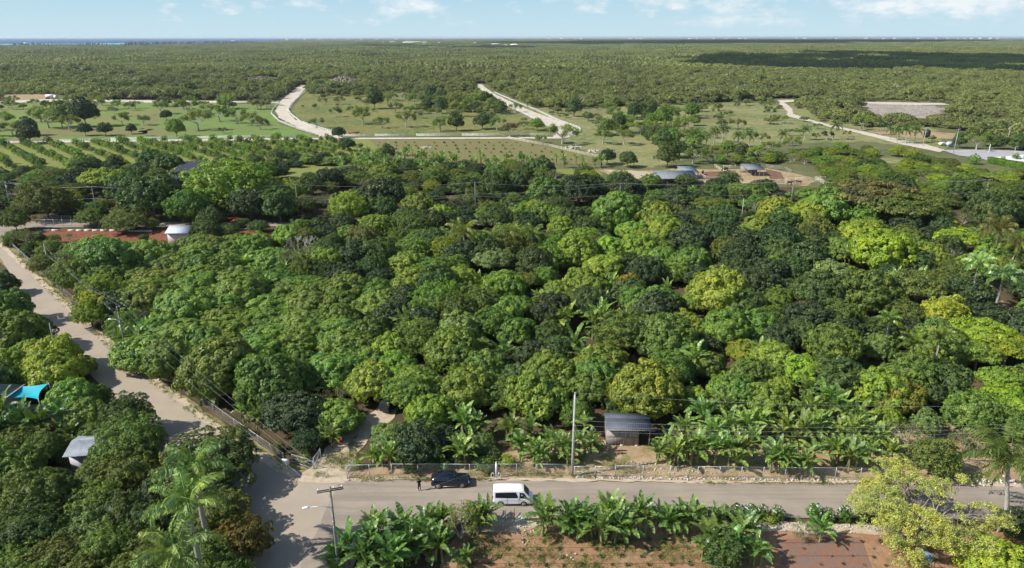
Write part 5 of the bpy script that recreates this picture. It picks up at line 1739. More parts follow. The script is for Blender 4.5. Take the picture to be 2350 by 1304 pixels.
# ------------------------------------------------------------------ fences
def chain_fence(label, pts, h=1.8, gap=3.0, z=0.0, meshstep=0.16, rail=True, group='chain link fences', density=1.0):
    p0 = pts[0]
    t = thing('chain_link_fence', label, 'fence', (p0.x, p0.y, 0), 0, group)
    off = Vector((p0.x, p0.y, 0))
    rb, wb = MB(), MB()
    npost = 0
    for i in range(len(pts) - 1):
        a, b = pts[i] - off, pts[i + 1] - off
        a.z = b.z = 0
        L = (b - a).length
        d = (b - a) / L
        n = max(1, round(L / gap))
        for k in range(n + (1 if i == len(pts) - 2 else 0)):
            q = a.lerp(b, k / n)
            if npost < 100:
                part('post', MB().tube([(q.x, q.y, -0.1), (q.x, q.y, h + 0.05)], 0.038, 6), ['galv'], t)
                npost += 1
        if rail:
            rb.tube([a + Vector((0, 0, h)), b + Vector((0, 0, h))], 0.024, 5)
        rb.tube([a + Vector((0, 0, 0.1)), b + Vector((0, 0, 0.1))], 0.008, 3)
        m = int(L / meshstep)
        sx = Vector((-d.y, d.x, 0)) * 0.003
        for k in range(-int(h / meshstep), m + 1):
            for sg in (1, -1):
                s0, s1 = k * meshstep, k * meshstep + h
                if sg < 0:
                    s0, s1 = s1, s0
                z0, z1 = 0.05, h
                # clip to the run
                def cl(sa_, za, sb, zb):
                    if sa_ < 0:
                        za += (zb - za) * (0 - sa_) / (sb - sa_)
                        sa_ = 0
                    if sb > L:
                        zb = za + (zb - za) * (L - sa_) / (sb - sa_)
                        sb = L
                    return sa_, za, sb, zb
                if s0 <= s1:
                    q0, w0, q1, w1 = cl(s0, z0, s1, z1)
                else:
                    q1, w1, q0, w0 = cl(s1, z1, s0, z0)
                if q0 == q1 or abs(q1 - q0) < 0.05 or not (0 <= min(q0, q1) and max(q0, q1) <= L + 1e-6):
                    continue
                A, B_ = a + d * q0 + Vector((0, 0, w0)), a + d * q1 + Vector((0, 0, w1))
                u = Vector((0, 0, 0.005))
                wb.add([tuple(A - u), tuple(B_ - u), tuple(B_ + u), tuple(A + u)], [(0, 1, 2, 3)])
    part('rail', rb, ['galv'], t)
    part('chain_link', wb, ['galv'], t)
    return t


chain_fence('grey chain link fence along the orchard edge behind the dark car', pxs((797, 1096), (900, 1093), (1020, 1093), (1137, 1094)))
chain_fence('chain link fence between the white pipe bollards and the concrete pole', pxs((1141, 1093), (1230, 1093), (1312, 1094)))
chain_fence('long chain link fence in front of the roadside bananas', pxs((1412, 1097), (1600, 1099), (1800, 1101), (2030, 1103)))
chain_fence('long overgrown chain link fence along the left road', pxs((12, 552), (45, 585), (150, 678), (235, 752), (345, 845), (490, 948), (652, 1062)), 1.5)
chain_fence('grey fence beside the back road bend', pxs((85, 519), (165, 520), (230, 521)), 2.0)
chain_fence('short fence behind the back road under the trees', pxs((100, 508), (165, 509)), 1.8)
# gates
def gate(label, a, b, h=1.7):
    L = (b - a).length
    rz = math.atan2(b.y - a.y, b.x - a.x)
    t = thing('farm_gate', label, 'gate', (a.x, a.y, 0), rz)
    f, w_, br = MB(), MB(), MB()
    for z in (0.15, h):
        f.tube([(0, 0, z), (L, 0, z)], 0.03, 6)
    f.tube([(0, 0, h * 0.55), (L, 0, h * 0.55)], 0.02, 5)
    for x in (0, L):
        f.tube([(x, 0, 0.05), (x, 0, h + 0.05)], 0.045, 6)
    br.tube([(0, 0.01, 0.15), (L, 0.01, h)], 0.02, 5)
    n = int(L / 0.12)
    for k in range(n):
        w_.box((k * 0.12 + 0.06, 0, h / 2 + 0.07), (0.006, 0.004, h - 0.15))
    part('frame', f, ['galv'], t)
    part('brace', br, ['galv'], t)
    part('chain_link', w_, ['galv'], t)


gate('open mesh gate leaf left of the sandy driveway', at(722, 1078), at(737, 1055))
gate('open mesh gate leaf at the right side of the driveway', at(797, 1101), at(812, 1082))
gate('wide double mesh gate leading to the wooden shed', at(1318, 1097), at(1365, 1097))
gate('second leaf of the wide gate in front of the wooden shed', at(1366, 1097), at(1411, 1098))
gate('low bent gate panel behind the blank white sign', at(672, 1062), at(720, 1078), 1.3)


def paddock(label, pts, h=1.35, rails=3, gap=3.0, mat='white_paint', name='paddock_fence', wid=0.15, group='white paddock fences'):
    p0 = pts[0]
    off = Vector((p0.x, p0.y, 0))
    t = thing(name, label, 'fence', (p0.x, p0.y, 0), 0, group)
    rb = MB()
    posts = []
    for i in range(len(pts) - 1):
        a, b = pts[i] - off, pts[i + 1] - off
        L = (b - a).length
        rz = math.atan2(b.y - a.y, b.x - a.x)
        for k in range(rails):
            z = h * (k + 0.8) / rails
            c = (a + b) / 2
            rb.box((c.x, c.y, z), (L + 0.05, 0.05, wid), rz)
        n = max(1, round(L / gap))
        for k in range(n + (1 if i == len(pts) - 2 else 0)):
            posts.append(a.lerp(b, k / n))
    part('rails', rb, [mat], t)
    step = max(1, math.ceil(len(posts) / 90))
    for q in posts[:90] if step == 1 else posts[::step][:90]:
        part('post', MB().box((q.x, q.y + 0.08, (h + 0.1) / 2), (0.16, 0.1, h + 0.1)), [mat], t)
    if step > 1:
        sb = MB()
        for i, q in enumerate(posts):
            if i % step:
                sb.box((q.x, q.y + 0.08, (h + 0.1) / 2), (0.16, 0.1, h + 0.1))
        o = part('posts', sb, [mat], t)
        o['kind'] = 'stuff'
    return t


paddock('white rail fence in front of the lush pasture, left part', pxs((-120, 330), (100, 327), (250, 323)))
paddock('white rail fence in front of the lush pasture, right part', pxs((255, 322.5), (450, 319), (690, 314.5)))
paddock('white rail fence on the left side of the winding track', pxs((640, 237), (627, 252), (622, 262), (640, 280), (680, 296), (722, 309)))
paddock('white rail fence on the right side of the winding track', pxs((715, 199), (700, 212), (668, 240), (661, 254), (668, 264), (690, 282), (730, 295), (765, 305), (770, 312)))
paddock('white rail fence from the dark round tree to the gap', pxs((788, 313.5), (860, 313.5), (940, 313)))
paddock('white rail fence right of the gap along the yellow pasture', pxs((956, 313), (1060, 312.5), (1180, 312), (1282, 311)))
paddock('white rail fence left of the straight far track', pxs((1105, 205), (1140, 232), (1200, 262), (1250, 288), (1278, 302)))
paddock('white rail fence right of the straight far track', pxs((1135, 214), (1190, 238), (1225, 252), (1280, 278), (1330, 297), (1332, 303), (1318, 309)))
paddock('white rail fence at the back of the left pasture', pxs((180, 231), (330, 236.5), (480, 237), (640, 235.5)))
paddock('cream wooden fence slanting beside the seedling field', pxs((1165, 319), (1260, 337), (1370, 363)), 1.4, 3, 3.5, 'cream_wood', 'rail_fence', group='cream wooden rail fences')
for l, q in (('weathered corral rail below the small barn', ((1615, 414), (1700, 413))), ('weathered corral rail right of the small barn', ((1758, 386), (1800, 391), (1815, 398))),
             ('corral rail fence in front of the red earth yard', ((1700, 425), (1800, 421), (1822, 420))), ('long corral rail right of the pole', ((1825, 417), (1870, 415), (1905, 414))),
             ('leaning corral rail beside the cattle', ((1640, 385), (1672, 406))), ('short corral rail near the long barn', ((1602, 404), (1618, 412))),
             ('slanting corral rail at the far right of the yard', ((1872, 414), (1890, 424))), ('low rail along the back of the cattle yard', ((1660, 388), (1700, 386), (1712, 389)))):
    paddock(l, pxs(*q), 1.5, 3, 2.5, 'grey_wood' if 'weathered' in l else 'cream_wood', 'corral_fence', 0.14, 'corral fences')


# ------------------------------------------------------------------ buildings
def quad_roof(mb, x0, x1, y0, y1, z0, z1, th=0.08):
    """slab from (y0,z0) to (y1,z1)"""
    V = [(x0, y0, z0), (x1, y0, z0), (x1, y1, z1), (x0, y1, z1)]
    V += [(x, y, z - th) for x, y, z in V]
    mb.add(V, [(0, 1, 2, 3), (7, 6, 5, 4), (0, 4, 5, 1), (1, 5, 6, 2), (2, 6, 7, 3), (3, 7, 4, 0)])


for l, q in (('low pale block wall along the ploughed red strip, left stretch', ((100, 531), (230, 531), (350, 533))), ('low pale block wall right of the white roofed house', ((478, 528), (560, 528), (625, 529)))):
    P = pxs(*q)
    mb = MB()
    for a_, b_ in zip(P[:-1], P[1:]):
        d_ = b_ - a_
        n_ = max(1, int(d_.length / 2.2))
        for k in range(n_):
            c_ = a_.lerp(b_, (k + 0.5) / n_)
            if (k * 7) % 11 == 3:
                continue
            mb.box((c_.x - P[0].x, c_.y - P[0].y, 0.28), (d_.length / n_ * 0.96, 0.3, 0.5 + 0.08 * (k % 3)), math.atan2(d_.y, d_.x), taper=0.96)
    o = ob('block_wall', mb.mesh('block_wall', ['stone']), None, (P[0].x, P[0].y, 0))
    tag(o, l, 'wall', 'low block walls')
# wooden shed: px 1391..1462 wide, roof to 1490
a0 = at(1391, 1023)
t = thing('wooden_shed', 'weathered grey plank shed with dark grey metal roof', 'shed', (a0.x, a0.y, 0.0), -0.04)
wl = MB()
wl.box((2.15, 0.05, 1.45), (4.3, 0.1, 2.5))
wl.box((0.05, 1.6, 1.45), (0.1, 3.0, 2.5))
wl.box((4.25, 1.6, 1.45), (0.1, 3.0, 2.5))
wl.box((2.15, 3.05, 1.6), (4.1, 0.1, 2.8))
part('wall', wl, ['planks'], t)
rf = MB()
quad_roof(rf, -0.15, 5.9, -0.35, 1.7, 2.78, 3.25, 0.06)
quad_roof(rf, -0.15, 5.9, 1.702, 3.5, 3.25, 3.0, 0.06)
ro = part('roof', rf, ['roof_grey'], t)
part('edge_board', MB().box((3.1, -0.37, 2.68), (6.6, 0.05, 0.12)), ['grey_wood'], ro)
part('seam', MB().box((2.15, -0.012, 1.42), (4.2, 0.02, 0.04)), ['pole_dark'], t)
for x in (0.15, 2.1, 4.1):
    part('footing', MB().box((x, 0.2, 0.08), (0.5, 0.5, 0.3), taper=0.8), ['stone'], t)
for x in (5.75,):
    for y in (0.1, 3.2):
        part('support_post', MB().box((x, y, 1.4), (0.12, 0.12, 2.75)), ['grey_wood'], t)

# white house by the red strip
a0 = at(368, 558)
t = thing('farmhouse', 'small whitewashed house with pale metal roof beside the red strip', 'house', (a0.x + 2.2, a0.y, 0), 0.0)
wl = MB().box((2.8, 2.5, 1.5), (5.6, 5.0, 3.0))
wo = part('wall', wl, ['plaster'], t)
rf = MB()
quad_roof(rf, -0.4, 6.0, -0.5, 2.5, 2.85, 4.0)
quad_roof(rf, -0.4, 6.0, 5.5, 2.5, 2.85, 4.0)
ro = part('roof', rf, ['roof_white'], t)
part('ridge_cap', MB().tube([(-0.4, 2.5, 4.02), (6.0, 2.5, 4.02)], 0.09, 6), ['roof_white'], ro)
g = MB()
g.add([(-0.02, 0, 3.0), (-0.02, 5, 3.0), (-0.02, 2.5, 3.9)], [(0, 1, 2)])
g.add([(5.62, 0, 3.0), (5.62, 5, 3.0), (5.62, 2.5, 3.9)], [(0, 1, 2)])
part('gable', g, ['plaster'], t)
fo = part('window', MB().box((-0.03, 2.5, 1.7), (0.06, 0.9, 0.9)), ['grey_wood'], t)
part('pane', MB().box((-0.062, 2.5, 1.7), (0.02, 0.74, 0.74)), ['glass'], fo)
part('door', MB().box((5.625, 2.0, 1.0), (0.05, 0.85, 2.0)), ['grey_wood'], t)


# net-covered shade house
def shade_house(label, pts, h, z0=0):
    c = pts[0]
    t = thing('shade_house', label, 'shade house', (c.x, c.y, 0))
    off = Vector((c.x, c.y, 0))
    Q = [p - off for p in pts]
    mb = MB()
    n = 6
    # sagging net roof as a grid between four corners
    V, Fc = [], []
    N = 18
    for j in range(N + 1):
        for i in range(N + 1):
            u, v = i / N, j / N
            a_ = Q[0].lerp(Q[1], u)
            b_ = Q[3].lerp(Q[2], u)
            p = a_.lerp(b_, v)
            V.append((p.x, p.y, h + 0.25 * abs(math.sin(u * 6 * PI)) - 0.15 * math.sin(v * PI)))
    for j in range(N):
        for i in range(N):
            a = j * (N + 1) + i
            Fc.append((a, a + 1, a + N + 2, a + N + 1))
    mb.add(V, Fc)
    V2 = [(x, y, z - 0.02) for x, y, z in V]
    mb.add(V2, [tuple(reversed(f)) for f in Fc])
    part('net_roof', mb, ['shade_net'], t)
    sb = MB()
    for i in range(4):
        a, b = Q[i], Q[(i + 1) % 4]
        sb.add([(a.x, a.y, 0.3), (b.x, b.y, 0.3), (b.x, b.y, h - 0.15), (a.x, a.y, h - 0.15)], [(0, 1, 2, 3)])
    part('net_wall', sb, ['shade_net'], t)
    for i in range(4):
        for k in range(3):
            p = Q[i].lerp(Q[(i + 1) % 4], k / 3)
            part('post', MB().tube([(p.x, p.y, 0), (p.x, p.y, h)], 0.07, 5), ['galv'], t)
    for k in range(7):
        a = Q[0].lerp(Q[1], k / 6)
        b = Q[3].lerp(Q[2], k / 6)
        part('cable', MB().tube([(a.x, a.y, h + 0.12), (b.x, b.y, h + 0.12)], 0.04, 4), ['wire'], t)


shade_house('large black net shade house among the trees', [at(388, 396, 4), at(468, 396, 4), at(487, 370, 4), at(425, 371, 4)], 4.0)
shade_house('lower black net shade house in front of the big one', [at(342, 413, 3.2), at(402, 415, 3.2), at(413, 404, 3.2), at(354, 403, 3.2)], 3.2)


def barn(label, x0, x1, yb, depth_, h, pitch_, mat, over=0.0, name='open_barn', rz=0.0):
    a, b = at(x0, yb), at(x1, yb)
    L = (b - a).length
    t = thing(name, label, 'barn', (a.x, a.y, 0), math.atan2(b.y - a.y, b.x - a.x) + rz, 'farm yard sheds')
    rf = MB()
    quad_roof(rf, -0.3, L + 0.3, -0.4, depth_, h, h + pitch_)
    part('roof', rf, [mat], t)
    n = 5
    for k in range(n):
        for y in (0.0, depth_ - 0.3):
            part('post', MB().tube([(k * L / (n - 1), y, -0.1), (k * L / (n - 1), y, h - 0.03 + (pitch_ if y else 0) * 0.9)], 0.09, 5), ['grey_wood'], t)
    bk = MB().box((L / 2, depth_ - 0.4, (h) / 2), (L, 0.06, h))
    part('back_wall', bk, ['grey_wood'], t)
    return t


t = barn('long open barn with striped grey roof beside the pickup truck', 1508, 1600, 427, 9, 2.8, 1.3, 'roof_tile')
barn('smaller open barn with sheet roof behind the long one', 1564, 1600, 413, 8, 3.0, 0.9, 'roof_silver')
barn('lone open shelter with flat grey roof in the cattle yard', 1713, 1752, 405, 8, 2.8, 0.8, 'roof_dark')

# silver roofed shed under the trees, bottom left
a0 = at(163, 1082)
t = thing('tin_shed', 'low shed with bright silver roof under the bottom left trees', 'shed', (a0.x, a0.y, 0), 0.12)
part('wall', MB().box((3.4, 2.2, 1.25), (6.6, 4.2, 2.5)), ['plaster'], t)
rf = MB()
quad_roof(rf, -0.3, 7.0, -0.5, 2.2, 2.5, 3.15)
quad_roof(rf, -0.3, 7.0, 4.9, 2.2, 2.5, 3.15)
part('roof', rf, ['roof_silver'], t)
part('door', MB().box((1.6, 0.08, 1.0), (0.9, 0.06, 2.0)), ['grey_wood'], t)
# grey building and teal sail, left edge
a0 = at(10, 975)
t = thing('house', 'grey roofed house cut by the left frame edge', 'house', (a0.x - 8.6, a0.y - 3.0, 0), 0.0)
part('wall', MB().box((4.0, 4.0, 1.8), (8.0, 8.0, 3.6)), ['plaster'], t)
rf = MB()
rf.add([(-0.5, -0.5, 3.5), (8.6, -0.5, 3.5), (8.6, 8.5, 3.5), (-0.5, 8.5, 3.5), (4.0, 3.0, 5.6), (4.0, 5.0, 5.6)], [(0, 1, 4), (1, 2, 5, 4), (2, 3, 5), (3, 0, 4, 5), (0, 3, 2, 1)])
part('roof', rf, ['roof_dark'], t)
part('gutter', MB().tube([(8.62, -0.5, 3.48), (8.62, 8.5, 3.48)], 0.07, 6), ['white_paint'], t)
wo = part('window', MB().box((8.03, 3.5, 1.8), (0.06, 1.4, 1.1)), ['white_paint'], t)
part('pane', MB().box((8.07, 3.5, 1.8), (0.03, 1.2, 0.9)), ['glass'], wo)
part('terrace', MB().box((10.2, 4.4, 0.25), (4.0, 7.0, 0.5)), ['stone'], t)
# sail
C4 = [at(22, 914, 3.0), at(88, 916, 3.0), at(112, 880, 3.8), at(30, 886, 3.4)]
c0_ = C4[0]
t = thing('shade_sail', 'bright teal shade sail stretched between house and trees', 'shade sail', (c0_.x, c0_.y, 0))
V, Fc, N = [], [], 12
off = Vector((c0_.x, c0_.y, 0))
Q = [p - off for p in C4]
for j in range(N + 1):
    for i in range(N + 1):
        u, v = i / N, j / N
        uu = u + 0.10 * math.sin(PI * v) * (0.5 - u) * 2
        vv = v + 0.10 * math.sin(PI * u) * (0.5 - v) * 2
        p = Q[0].lerp(Q[1], uu).lerp(Q[3].lerp(Q[2], uu), vv)
        V.append((p.x, p.y, p.z - 0.35 * math.sin(PI * u) * math.sin(PI * v)))
for j in range(N):
    for i in range(N):
        a = j * (N + 1) + i
        Fc.append((a, a + 1, a + N + 2, a + N + 1))
mb = MB().add(V, Fc)
mb.add([(x, y, z - 0.012) for x, y, z in V], [tuple(reversed(f)) for f in Fc])
part('fabric', mb, ['teal'], t, True)
for q in Q:
    part('post', MB().tube([(q.x, q.y, 0), (q.x, q.y, q.z + 0.1)], 0.06, 6), ['galv'], t)


# ------------------------------------------------------------------ vehicles
def vehicle(kind, label, cat, loc, rz, L, prof, W, paint, win, wheels, wr=0.34, extras=(), group=None):
    """prof: list of stations (x, zbottom, zbelt, zroof, halfwidth belt, halfwidth roof). x grows to the front"""
    t = thing(kind, label, cat, loc, rz, group)
    mb = MB()
    rings = []

    def ring(s):
        x, zb, zl, zr, wb, wr_ = s
        zr = max(zr, zl + 0.02)
        h = [(0, zb), (wb * 0.86, zb), (wb * 0.97, zb + 0.10), (wb, (zb + zl) * 0.5), (wb * 0.985, zl), (wr_, zr - 0.09 * min(1, (zr - zl) * 2)), (wr_ * 0.86, zr - 0.015), (0, zr + 0.015)]
        return [(x, y, z) for y, z in h] + [(x, -y, z) for y, z in reversed(h[1:-1])]
    R_ = [ring(s) for s in prof]
    n = len(R_[0])
    V = [v for r in R_ for v in r]
    Fc = []
    for i in range(len(R_) - 1):
        for k in range(n):
            a, b = i * n + k, i * n + (k + 1) % n
            Fc.append((a, a + n, b + n, b))
    Fc.append(tuple(range(n)))
    Fc.append(tuple(reversed(range((len(R_) - 1) * n, len(R_) * n))))
    mb.add(V, Fc)
    body = part('body', mb, [paint], t, False)
    for p in body.data.polygons:
        p.use_smooth = len(p.vertices) == 4
    try:
        body.data.set_sharp_from_angle(angle=R(38))
    except Exception:
        pass

    def station(x):
        for i in range(len(prof) - 1):
            if prof[i][0] <= x <= prof[i + 1][0]:
                f = (x - prof[i][0]) / (prof[i + 1][0] - prof[i][0])
                return [prof[i][k] + (prof[i + 1][k] - prof[i][k]) * f for k in range(6)]
        return list(prof[-1])

    def side(x, tt, sg, off=0.012):
        s = station(x)
        zr = s[3] - 0.09 * min(1, (s[3] - s[2]) * 2)
        y = s[4] * 0.985 + (s[5] - s[4] * 0.985) * tt
        return (x, sg * (y + off), s[2] + (zr - s[2]) * tt)
    for sg in (-1, 1):
        for (nm, xs) in win:
            wbm = MB()
            m = len(xs)
            V = []
            for (x, t0, t1) in xs:
                V += [side(x, t0, sg), side(x, t1, sg)]
            Fc = [(2 * i, 2 * i + 2, 2 * i + 3, 2 * i + 1) for i in range(m - 1)]
            if sg > 0:
                Fc = [tuple(reversed(f)) for f in Fc]
            wbm.add(V, Fc)
            part(nm, wbm, ['glass'], t)
    for wx in wheels:
        for sg in (-1, 1):
            y = sg * (W / 2 - 0.10)
            tb = MB().tube([(wx, y - 0.11, wr), (wx, y - 0.09, wr), (wx, y + 0.09, wr), (wx, y + 0.11, wr)], [wr * 0.9, wr, wr, wr * 0.9], 20)
            wo = part('wheel', tb, ['rubber'], t)
            rb = MB()
            yo = y + sg * 0.115
            rb.tube([(wx, yo - 0.01, wr), (wx, yo + 0.012 * sg, wr)], [wr * 0.22, wr * 0.22], 10)
            for k in range(7):
                a = k * 2 * PI / 7
                rb.tube([(wx, yo, wr), (wx + math.cos(a) * wr * 0.62, yo, wr + math.sin(a) * wr * 0.62)], [0.035, 0.03], 4)
            nn = 20
            V, Fc = [], []
            for k in range(nn):
                a = k * 2 * PI / nn
                for q in (0.60, 0.70):
                    V.append((wx + math.cos(a) * wr * q, yo, wr + math.sin(a) * wr * q))
            for k in range(nn):
                b = (k + 1) % nn
                Fc.append((2 * k, 2 * k + 1, 2 * b + 1, 2 * b))
            rb.add(V, Fc)
            part('rim', rb, ['alloy'], wo)
            # dark arch
            ab = MB()
            V, Fc = [], []
            for k in range(15):
                a = PI * k / 14
                for q in (1.0, 1.17):
                    V.append((wx + math.cos(a) * wr * q, sg * (W / 2 + 0.004), wr * 0.95 + math.sin(a) * wr * q))
            for k in range(14):
                f = (2 * k, 2 * k + 1, 2 * k + 3, 2 * k + 2)
                Fc.append(f if sg > 0 else tuple(reversed(f)))
            ab.add(V, Fc)
            part('wheel_arch', ab, ['trim_dark'], t)
    for nm, bxs, mt in extras:
        eb = MB()
        for b in bxs:
            if len(b[0]) == 3 and len(b) == 2:
                eb.box(b[0], b[1])
            else:
                eb.add(b, [tuple(range(len(b)))])
        part(nm, eb, [mt], t)
    return t, station


# white minivan (cab-over), nose to the right
pv = at(1177, 1159)
VL, VW = 4.75, 1.72
xr = -VL / 2
prof = [(xr, 0.42, 1.05, 1.30, 0.78, 0.70), (xr + 0.05, 0.30, 1.06, 1.98, 0.83, 0.70), (xr + 0.25, 0.24, 1.07, 2.08, 0.86, 0.74), (xr + 1.5, 0.23, 1.07, 2.12, 0.86, 0.755), (xr + 3.2, 0.23, 1.06, 2.10, 0.86, 0.75),
        (xr + 3.62, 0.23, 1.04, 2.03, 0.86, 0.73), (xr + 3.85, 0.23, 1.02, 1.80, 0.86, 0.72), (xr + 4.25, 0.24, 0.99, 1.30, 0.85, 0.73), (xr + 4.42, 0.25, 0.93, 1.05, 0.83, 0.72), (xr + 4.66, 0.30, 0.72, 0.86, 0.78, 0.68), (xr + VL, 0.40, 0.62, 0.70, 0.66, 0.60)]
vt, st_ = vehicle('minivan', 'white passenger van parked on the right hand road', 'van', (pv.x, pv.y + 0.4, 0.165), 0.0, VL, prof, VW, 'car_white',
                  [('side_window', [(xr + 0.32, 0.10, 0.80), (xr + 1.9, 0.06, 0.84), (xr + 2.75, 0.06, 0.84), (xr + 2.95, 0.06, 0.30)]), ('door_window', [(xr + 3.15, 0.04, 0.82), (xr + 3.66, 0.04, 0.84), (xr + 3.98, 0.04, 0.55)])],
                  (xr + 0.95, xr + 3.65), 0.33,
                  [('headlight', [((xr + 4.56, -0.62, 0.80), (0.16, 0.26, 0.18))], 'lamp_clear'), ('headlight', [((xr + 4.56, 0.62, 0.80), (0.16, 0.26, 0.18))], 'lamp_clear'),
                   ('tail_light', [((xr + 0.02, -0.76, 1.15), (0.06, 0.10, 0.45))], 'lamp_red'), ('tail_light', [((xr + 0.02, 0.76, 1.15), (0.06, 0.10, 0.45))], 'lamp_red'),
                   ('front_bumper', [((xr + 4.62, 0, 0.42), (0.22, 1.42, 0.22))], 'car_white'), ('rear_bumper', [((xr - 0.04, 0, 0.42), (0.16, 1.5, 0.22))], 'trim_dark'),
                   ('mirror', [((xr + 4.02, -0.98, 1.18), (0.10, 0.20, 0.24))], 'trim_dark'), ('mirror', [((xr + 4.02, 0.98, 1.18), (0.10, 0.20, 0.24))], 'trim_dark'),
                   ('door_handle', [((xr + 3.16, -0.875, 0.98), (0.16, 0.03, 0.04))], 'trim_dark'), ('sill', [((xr + 2.3, -0.83, 0.24), (1.9, 0.06, 0.06))], 'trim_dark'),
                   ('door_seam', [((xr + 3.06, -0.858, 1.0), (0.015, 0.02, 1.3)), ((xr + 1.72, -0.858, 0.95), (0.015, 0.02, 1.1)), ((xr + 2.3, -0.866, 0.78), (3.2, 0.012, 0.02))], 'trim_dark')])
wsb = MB()
s1, s2 = st_(xr + 3.70), st_(xr + 4.24)
wsb.add([(xr + 3.72, -0.62, 1.985), (xr + 4.27, -0.66, 1.315), (xr + 4.27, 0.66, 1.315), (xr + 3.72, 0.62, 1.985)], [(0, 1, 2, 3)])
V = [(x + 0.025, y, z + 0.02) for x, y, z in [(xr + 3.66, -0.60, 2.02), (xr + 3.85, -0.62, 1.815), (xr + 4.25, -0.64, 1.315), (xr + 4.25, 0.64, 1.315), (xr + 3.85, 0.62, 1.815), (xr + 3.66, 0.60, 2.02)]]
wsb = MB().add(V, [(0, 1, 4, 5), (1, 2, 3, 4)])
part('windshield', wsb, ['glass'], vt)
part('rear_window', MB().box((xr + 0.01, 0, 1.62), (0.06, 1.15, 0.5)), ['glass'], vt)

# dark SUV
ps = at(1034, 1119)
SL = 4.75
xr = -SL / 2
prof = [(xr, 0.45, 0.85, 0.95, 0.80, 0.70), (xr + 0.08, 0.34, 0.98, 1.12, 0.88, 0.68), (xr + 0.35, 0.30, 1.02, 1.36, 0.93, 0.62), (xr + 0.95, 0.26, 1.02, 1.58, 0.94, 0.60), (xr + 1.6, 0.26, 1.01, 1.66, 0.94, 0.62), (xr + 2.3, 0.26, 0.99, 1.64, 0.94, 0.61),
        (xr + 2.75, 0.26, 0.98, 1.50, 0.94, 0.60), (xr + 3.25, 0.27, 0.97, 1.12, 0.94, 0.66), (xr + 3.45, 0.27, 0.95, 1.06, 0.94, 0.70), (xr + 4.1, 0.28, 0.90, 1.00, 0.93, 0.70), (xr + 4.55, 0.32, 0.80, 0.88, 0.88, 0.66), (xr + SL, 0.42, 0.62, 0.68, 0.72, 0.55)]
stt, st_ = vehicle('suv', 'glossy dark navy car parked beside the orchard fence', 'car', (ps.x, ps.y + 0.5, 0.165), 0.05, SL, prof, 1.88, 'car_navy',
                   [('side_window', [(xr + 0.75, 0.12, 0.40), (xr + 1.1, 0.08, 0.86), (xr + 1.75, 0.06, 0.9)]), ('door_window', [(xr + 1.82, 0.06, 0.9), (xr + 2.45, 0.06, 0.88), (xr + 3.0, 0.08, 0.5)])],
                   (xr + 0.92, xr + 3.78), 0.37,
                   [('headlight', [((xr + 4.56, -0.66, 0.74), (0.2, 0.34, 0.12))], 'lamp_clear'), ('headlight', [((xr + 4.56, 0.66, 0.74), (0.2, 0.34, 0.12))], 'lamp_clear'),
                    ('tail_light', [((xr + 0.08, -0.78, 0.98), (0.16, 0.26, 0.12))], 'lamp_red'), ('tail_light', [((xr + 0.08, 0.78, 0.98), (0.16, 0.26, 0.12))], 'lamp_red'),
                    ('mirror', [((xr + 2.95, -1.02, 1.05), (0.14, 0.18, 0.14))], 'car_navy'), ('mirror', [((xr + 2.95, 1.02, 1.05), (0.14, 0.18, 0.14))], 'car_navy'),
                    ('sill_trim', [((xr + 2.35, -0.90, 0.30), (1.9, 0.06, 0.04))], 'alloy'), ('door_seam', [((xr + 1.79, -0.946, 0.8), (0.012, 0.012, 0.8))], 'trim_dark')])
V = [(x + 0.02, y, z + 0.022) for x, y, z in [(xr + 2.55, -0.50, 1.60), (xr + 2.75, -0.52, 1.515), (xr + 3.25, -0.60, 1.135), (xr + 3.25, 0.60, 1.135), (xr + 2.75, 0.52, 1.515), (xr + 2.55, 0.50, 1.60)]]
part('windshield', MB().add(V, [(0, 1, 4, 5), (1, 2, 3, 4)]), ['glass'], stt)
V = [(x - 0.02, y, z + 0.022) for x, y, z in [(xr + 0.12, -0.55, 1.16), (xr + 0.35, -0.52, 1.375), (xr + 0.85, -0.48, 1.56), (xr + 0.85, 0.48, 1.56), (xr + 0.35, 0.52, 1.375), (xr + 0.12, 0.55, 1.16)]]
part('rear_window', MB().add(V, [(5, 4, 1, 0), (4, 3, 2, 1)]), ['glass'], stt)

# dark van in the driveway, white pickup, red car
BOXV = lambda L, h, w: [(-L / 2, 0.4, 1.0, 1.2, w * 0.9, w * 0.8), (-L / 2 + 0.1, 0.28, 1.05, h - 0.1, w, w * 0.84), (-L / 2 + 0.5, 0.25, 1.05, h, w, w * 0.86), (L / 2 - 1.5, 0.25, 1.03, h, w, w * 0.85), (L / 2 - 0.7, 0.25, 1.0, 1.2, w, w * 0.85), (L / 2 - 0.1, 0.3, 0.75, 0.85, w * 0.92, w * 0.8), (L / 2, 0.4, 0.6, 0.66, w * 0.8, w * 0.7)]
pd = at(901, 935)
vt, st_ = vehicle('minivan', 'black van half hidden under the mango trees at the driveway end', 'van', (pd.x, pd.y, 0.09), 1.15, 4.6, BOXV(4.6, 1.85, 0.86), 1.72, 'car_black',
                  [('side_window', [(-1.9, 0.1, 0.85), (0.0, 0.06, 0.88), (0.7, 0.06, 0.85)])], (-1.4, 1.4), 0.33,
                  [('headlight', [((2.2, -0.6, 0.7), (0.15, 0.25, 0.15))], 'lamp_clear'), ('headlight', [((2.2, 0.6, 0.7), (0.15, 0.25, 0.15))], 'lamp_clear')])
part('windshield', MB().add([(0.84, -0.6, 1.84), (1.62, -0.66, 1.24), (1.62, 0.66, 1.24), (0.84, 0.6, 1.84)], [(0, 1, 2, 3)]), ['glass'], vt)
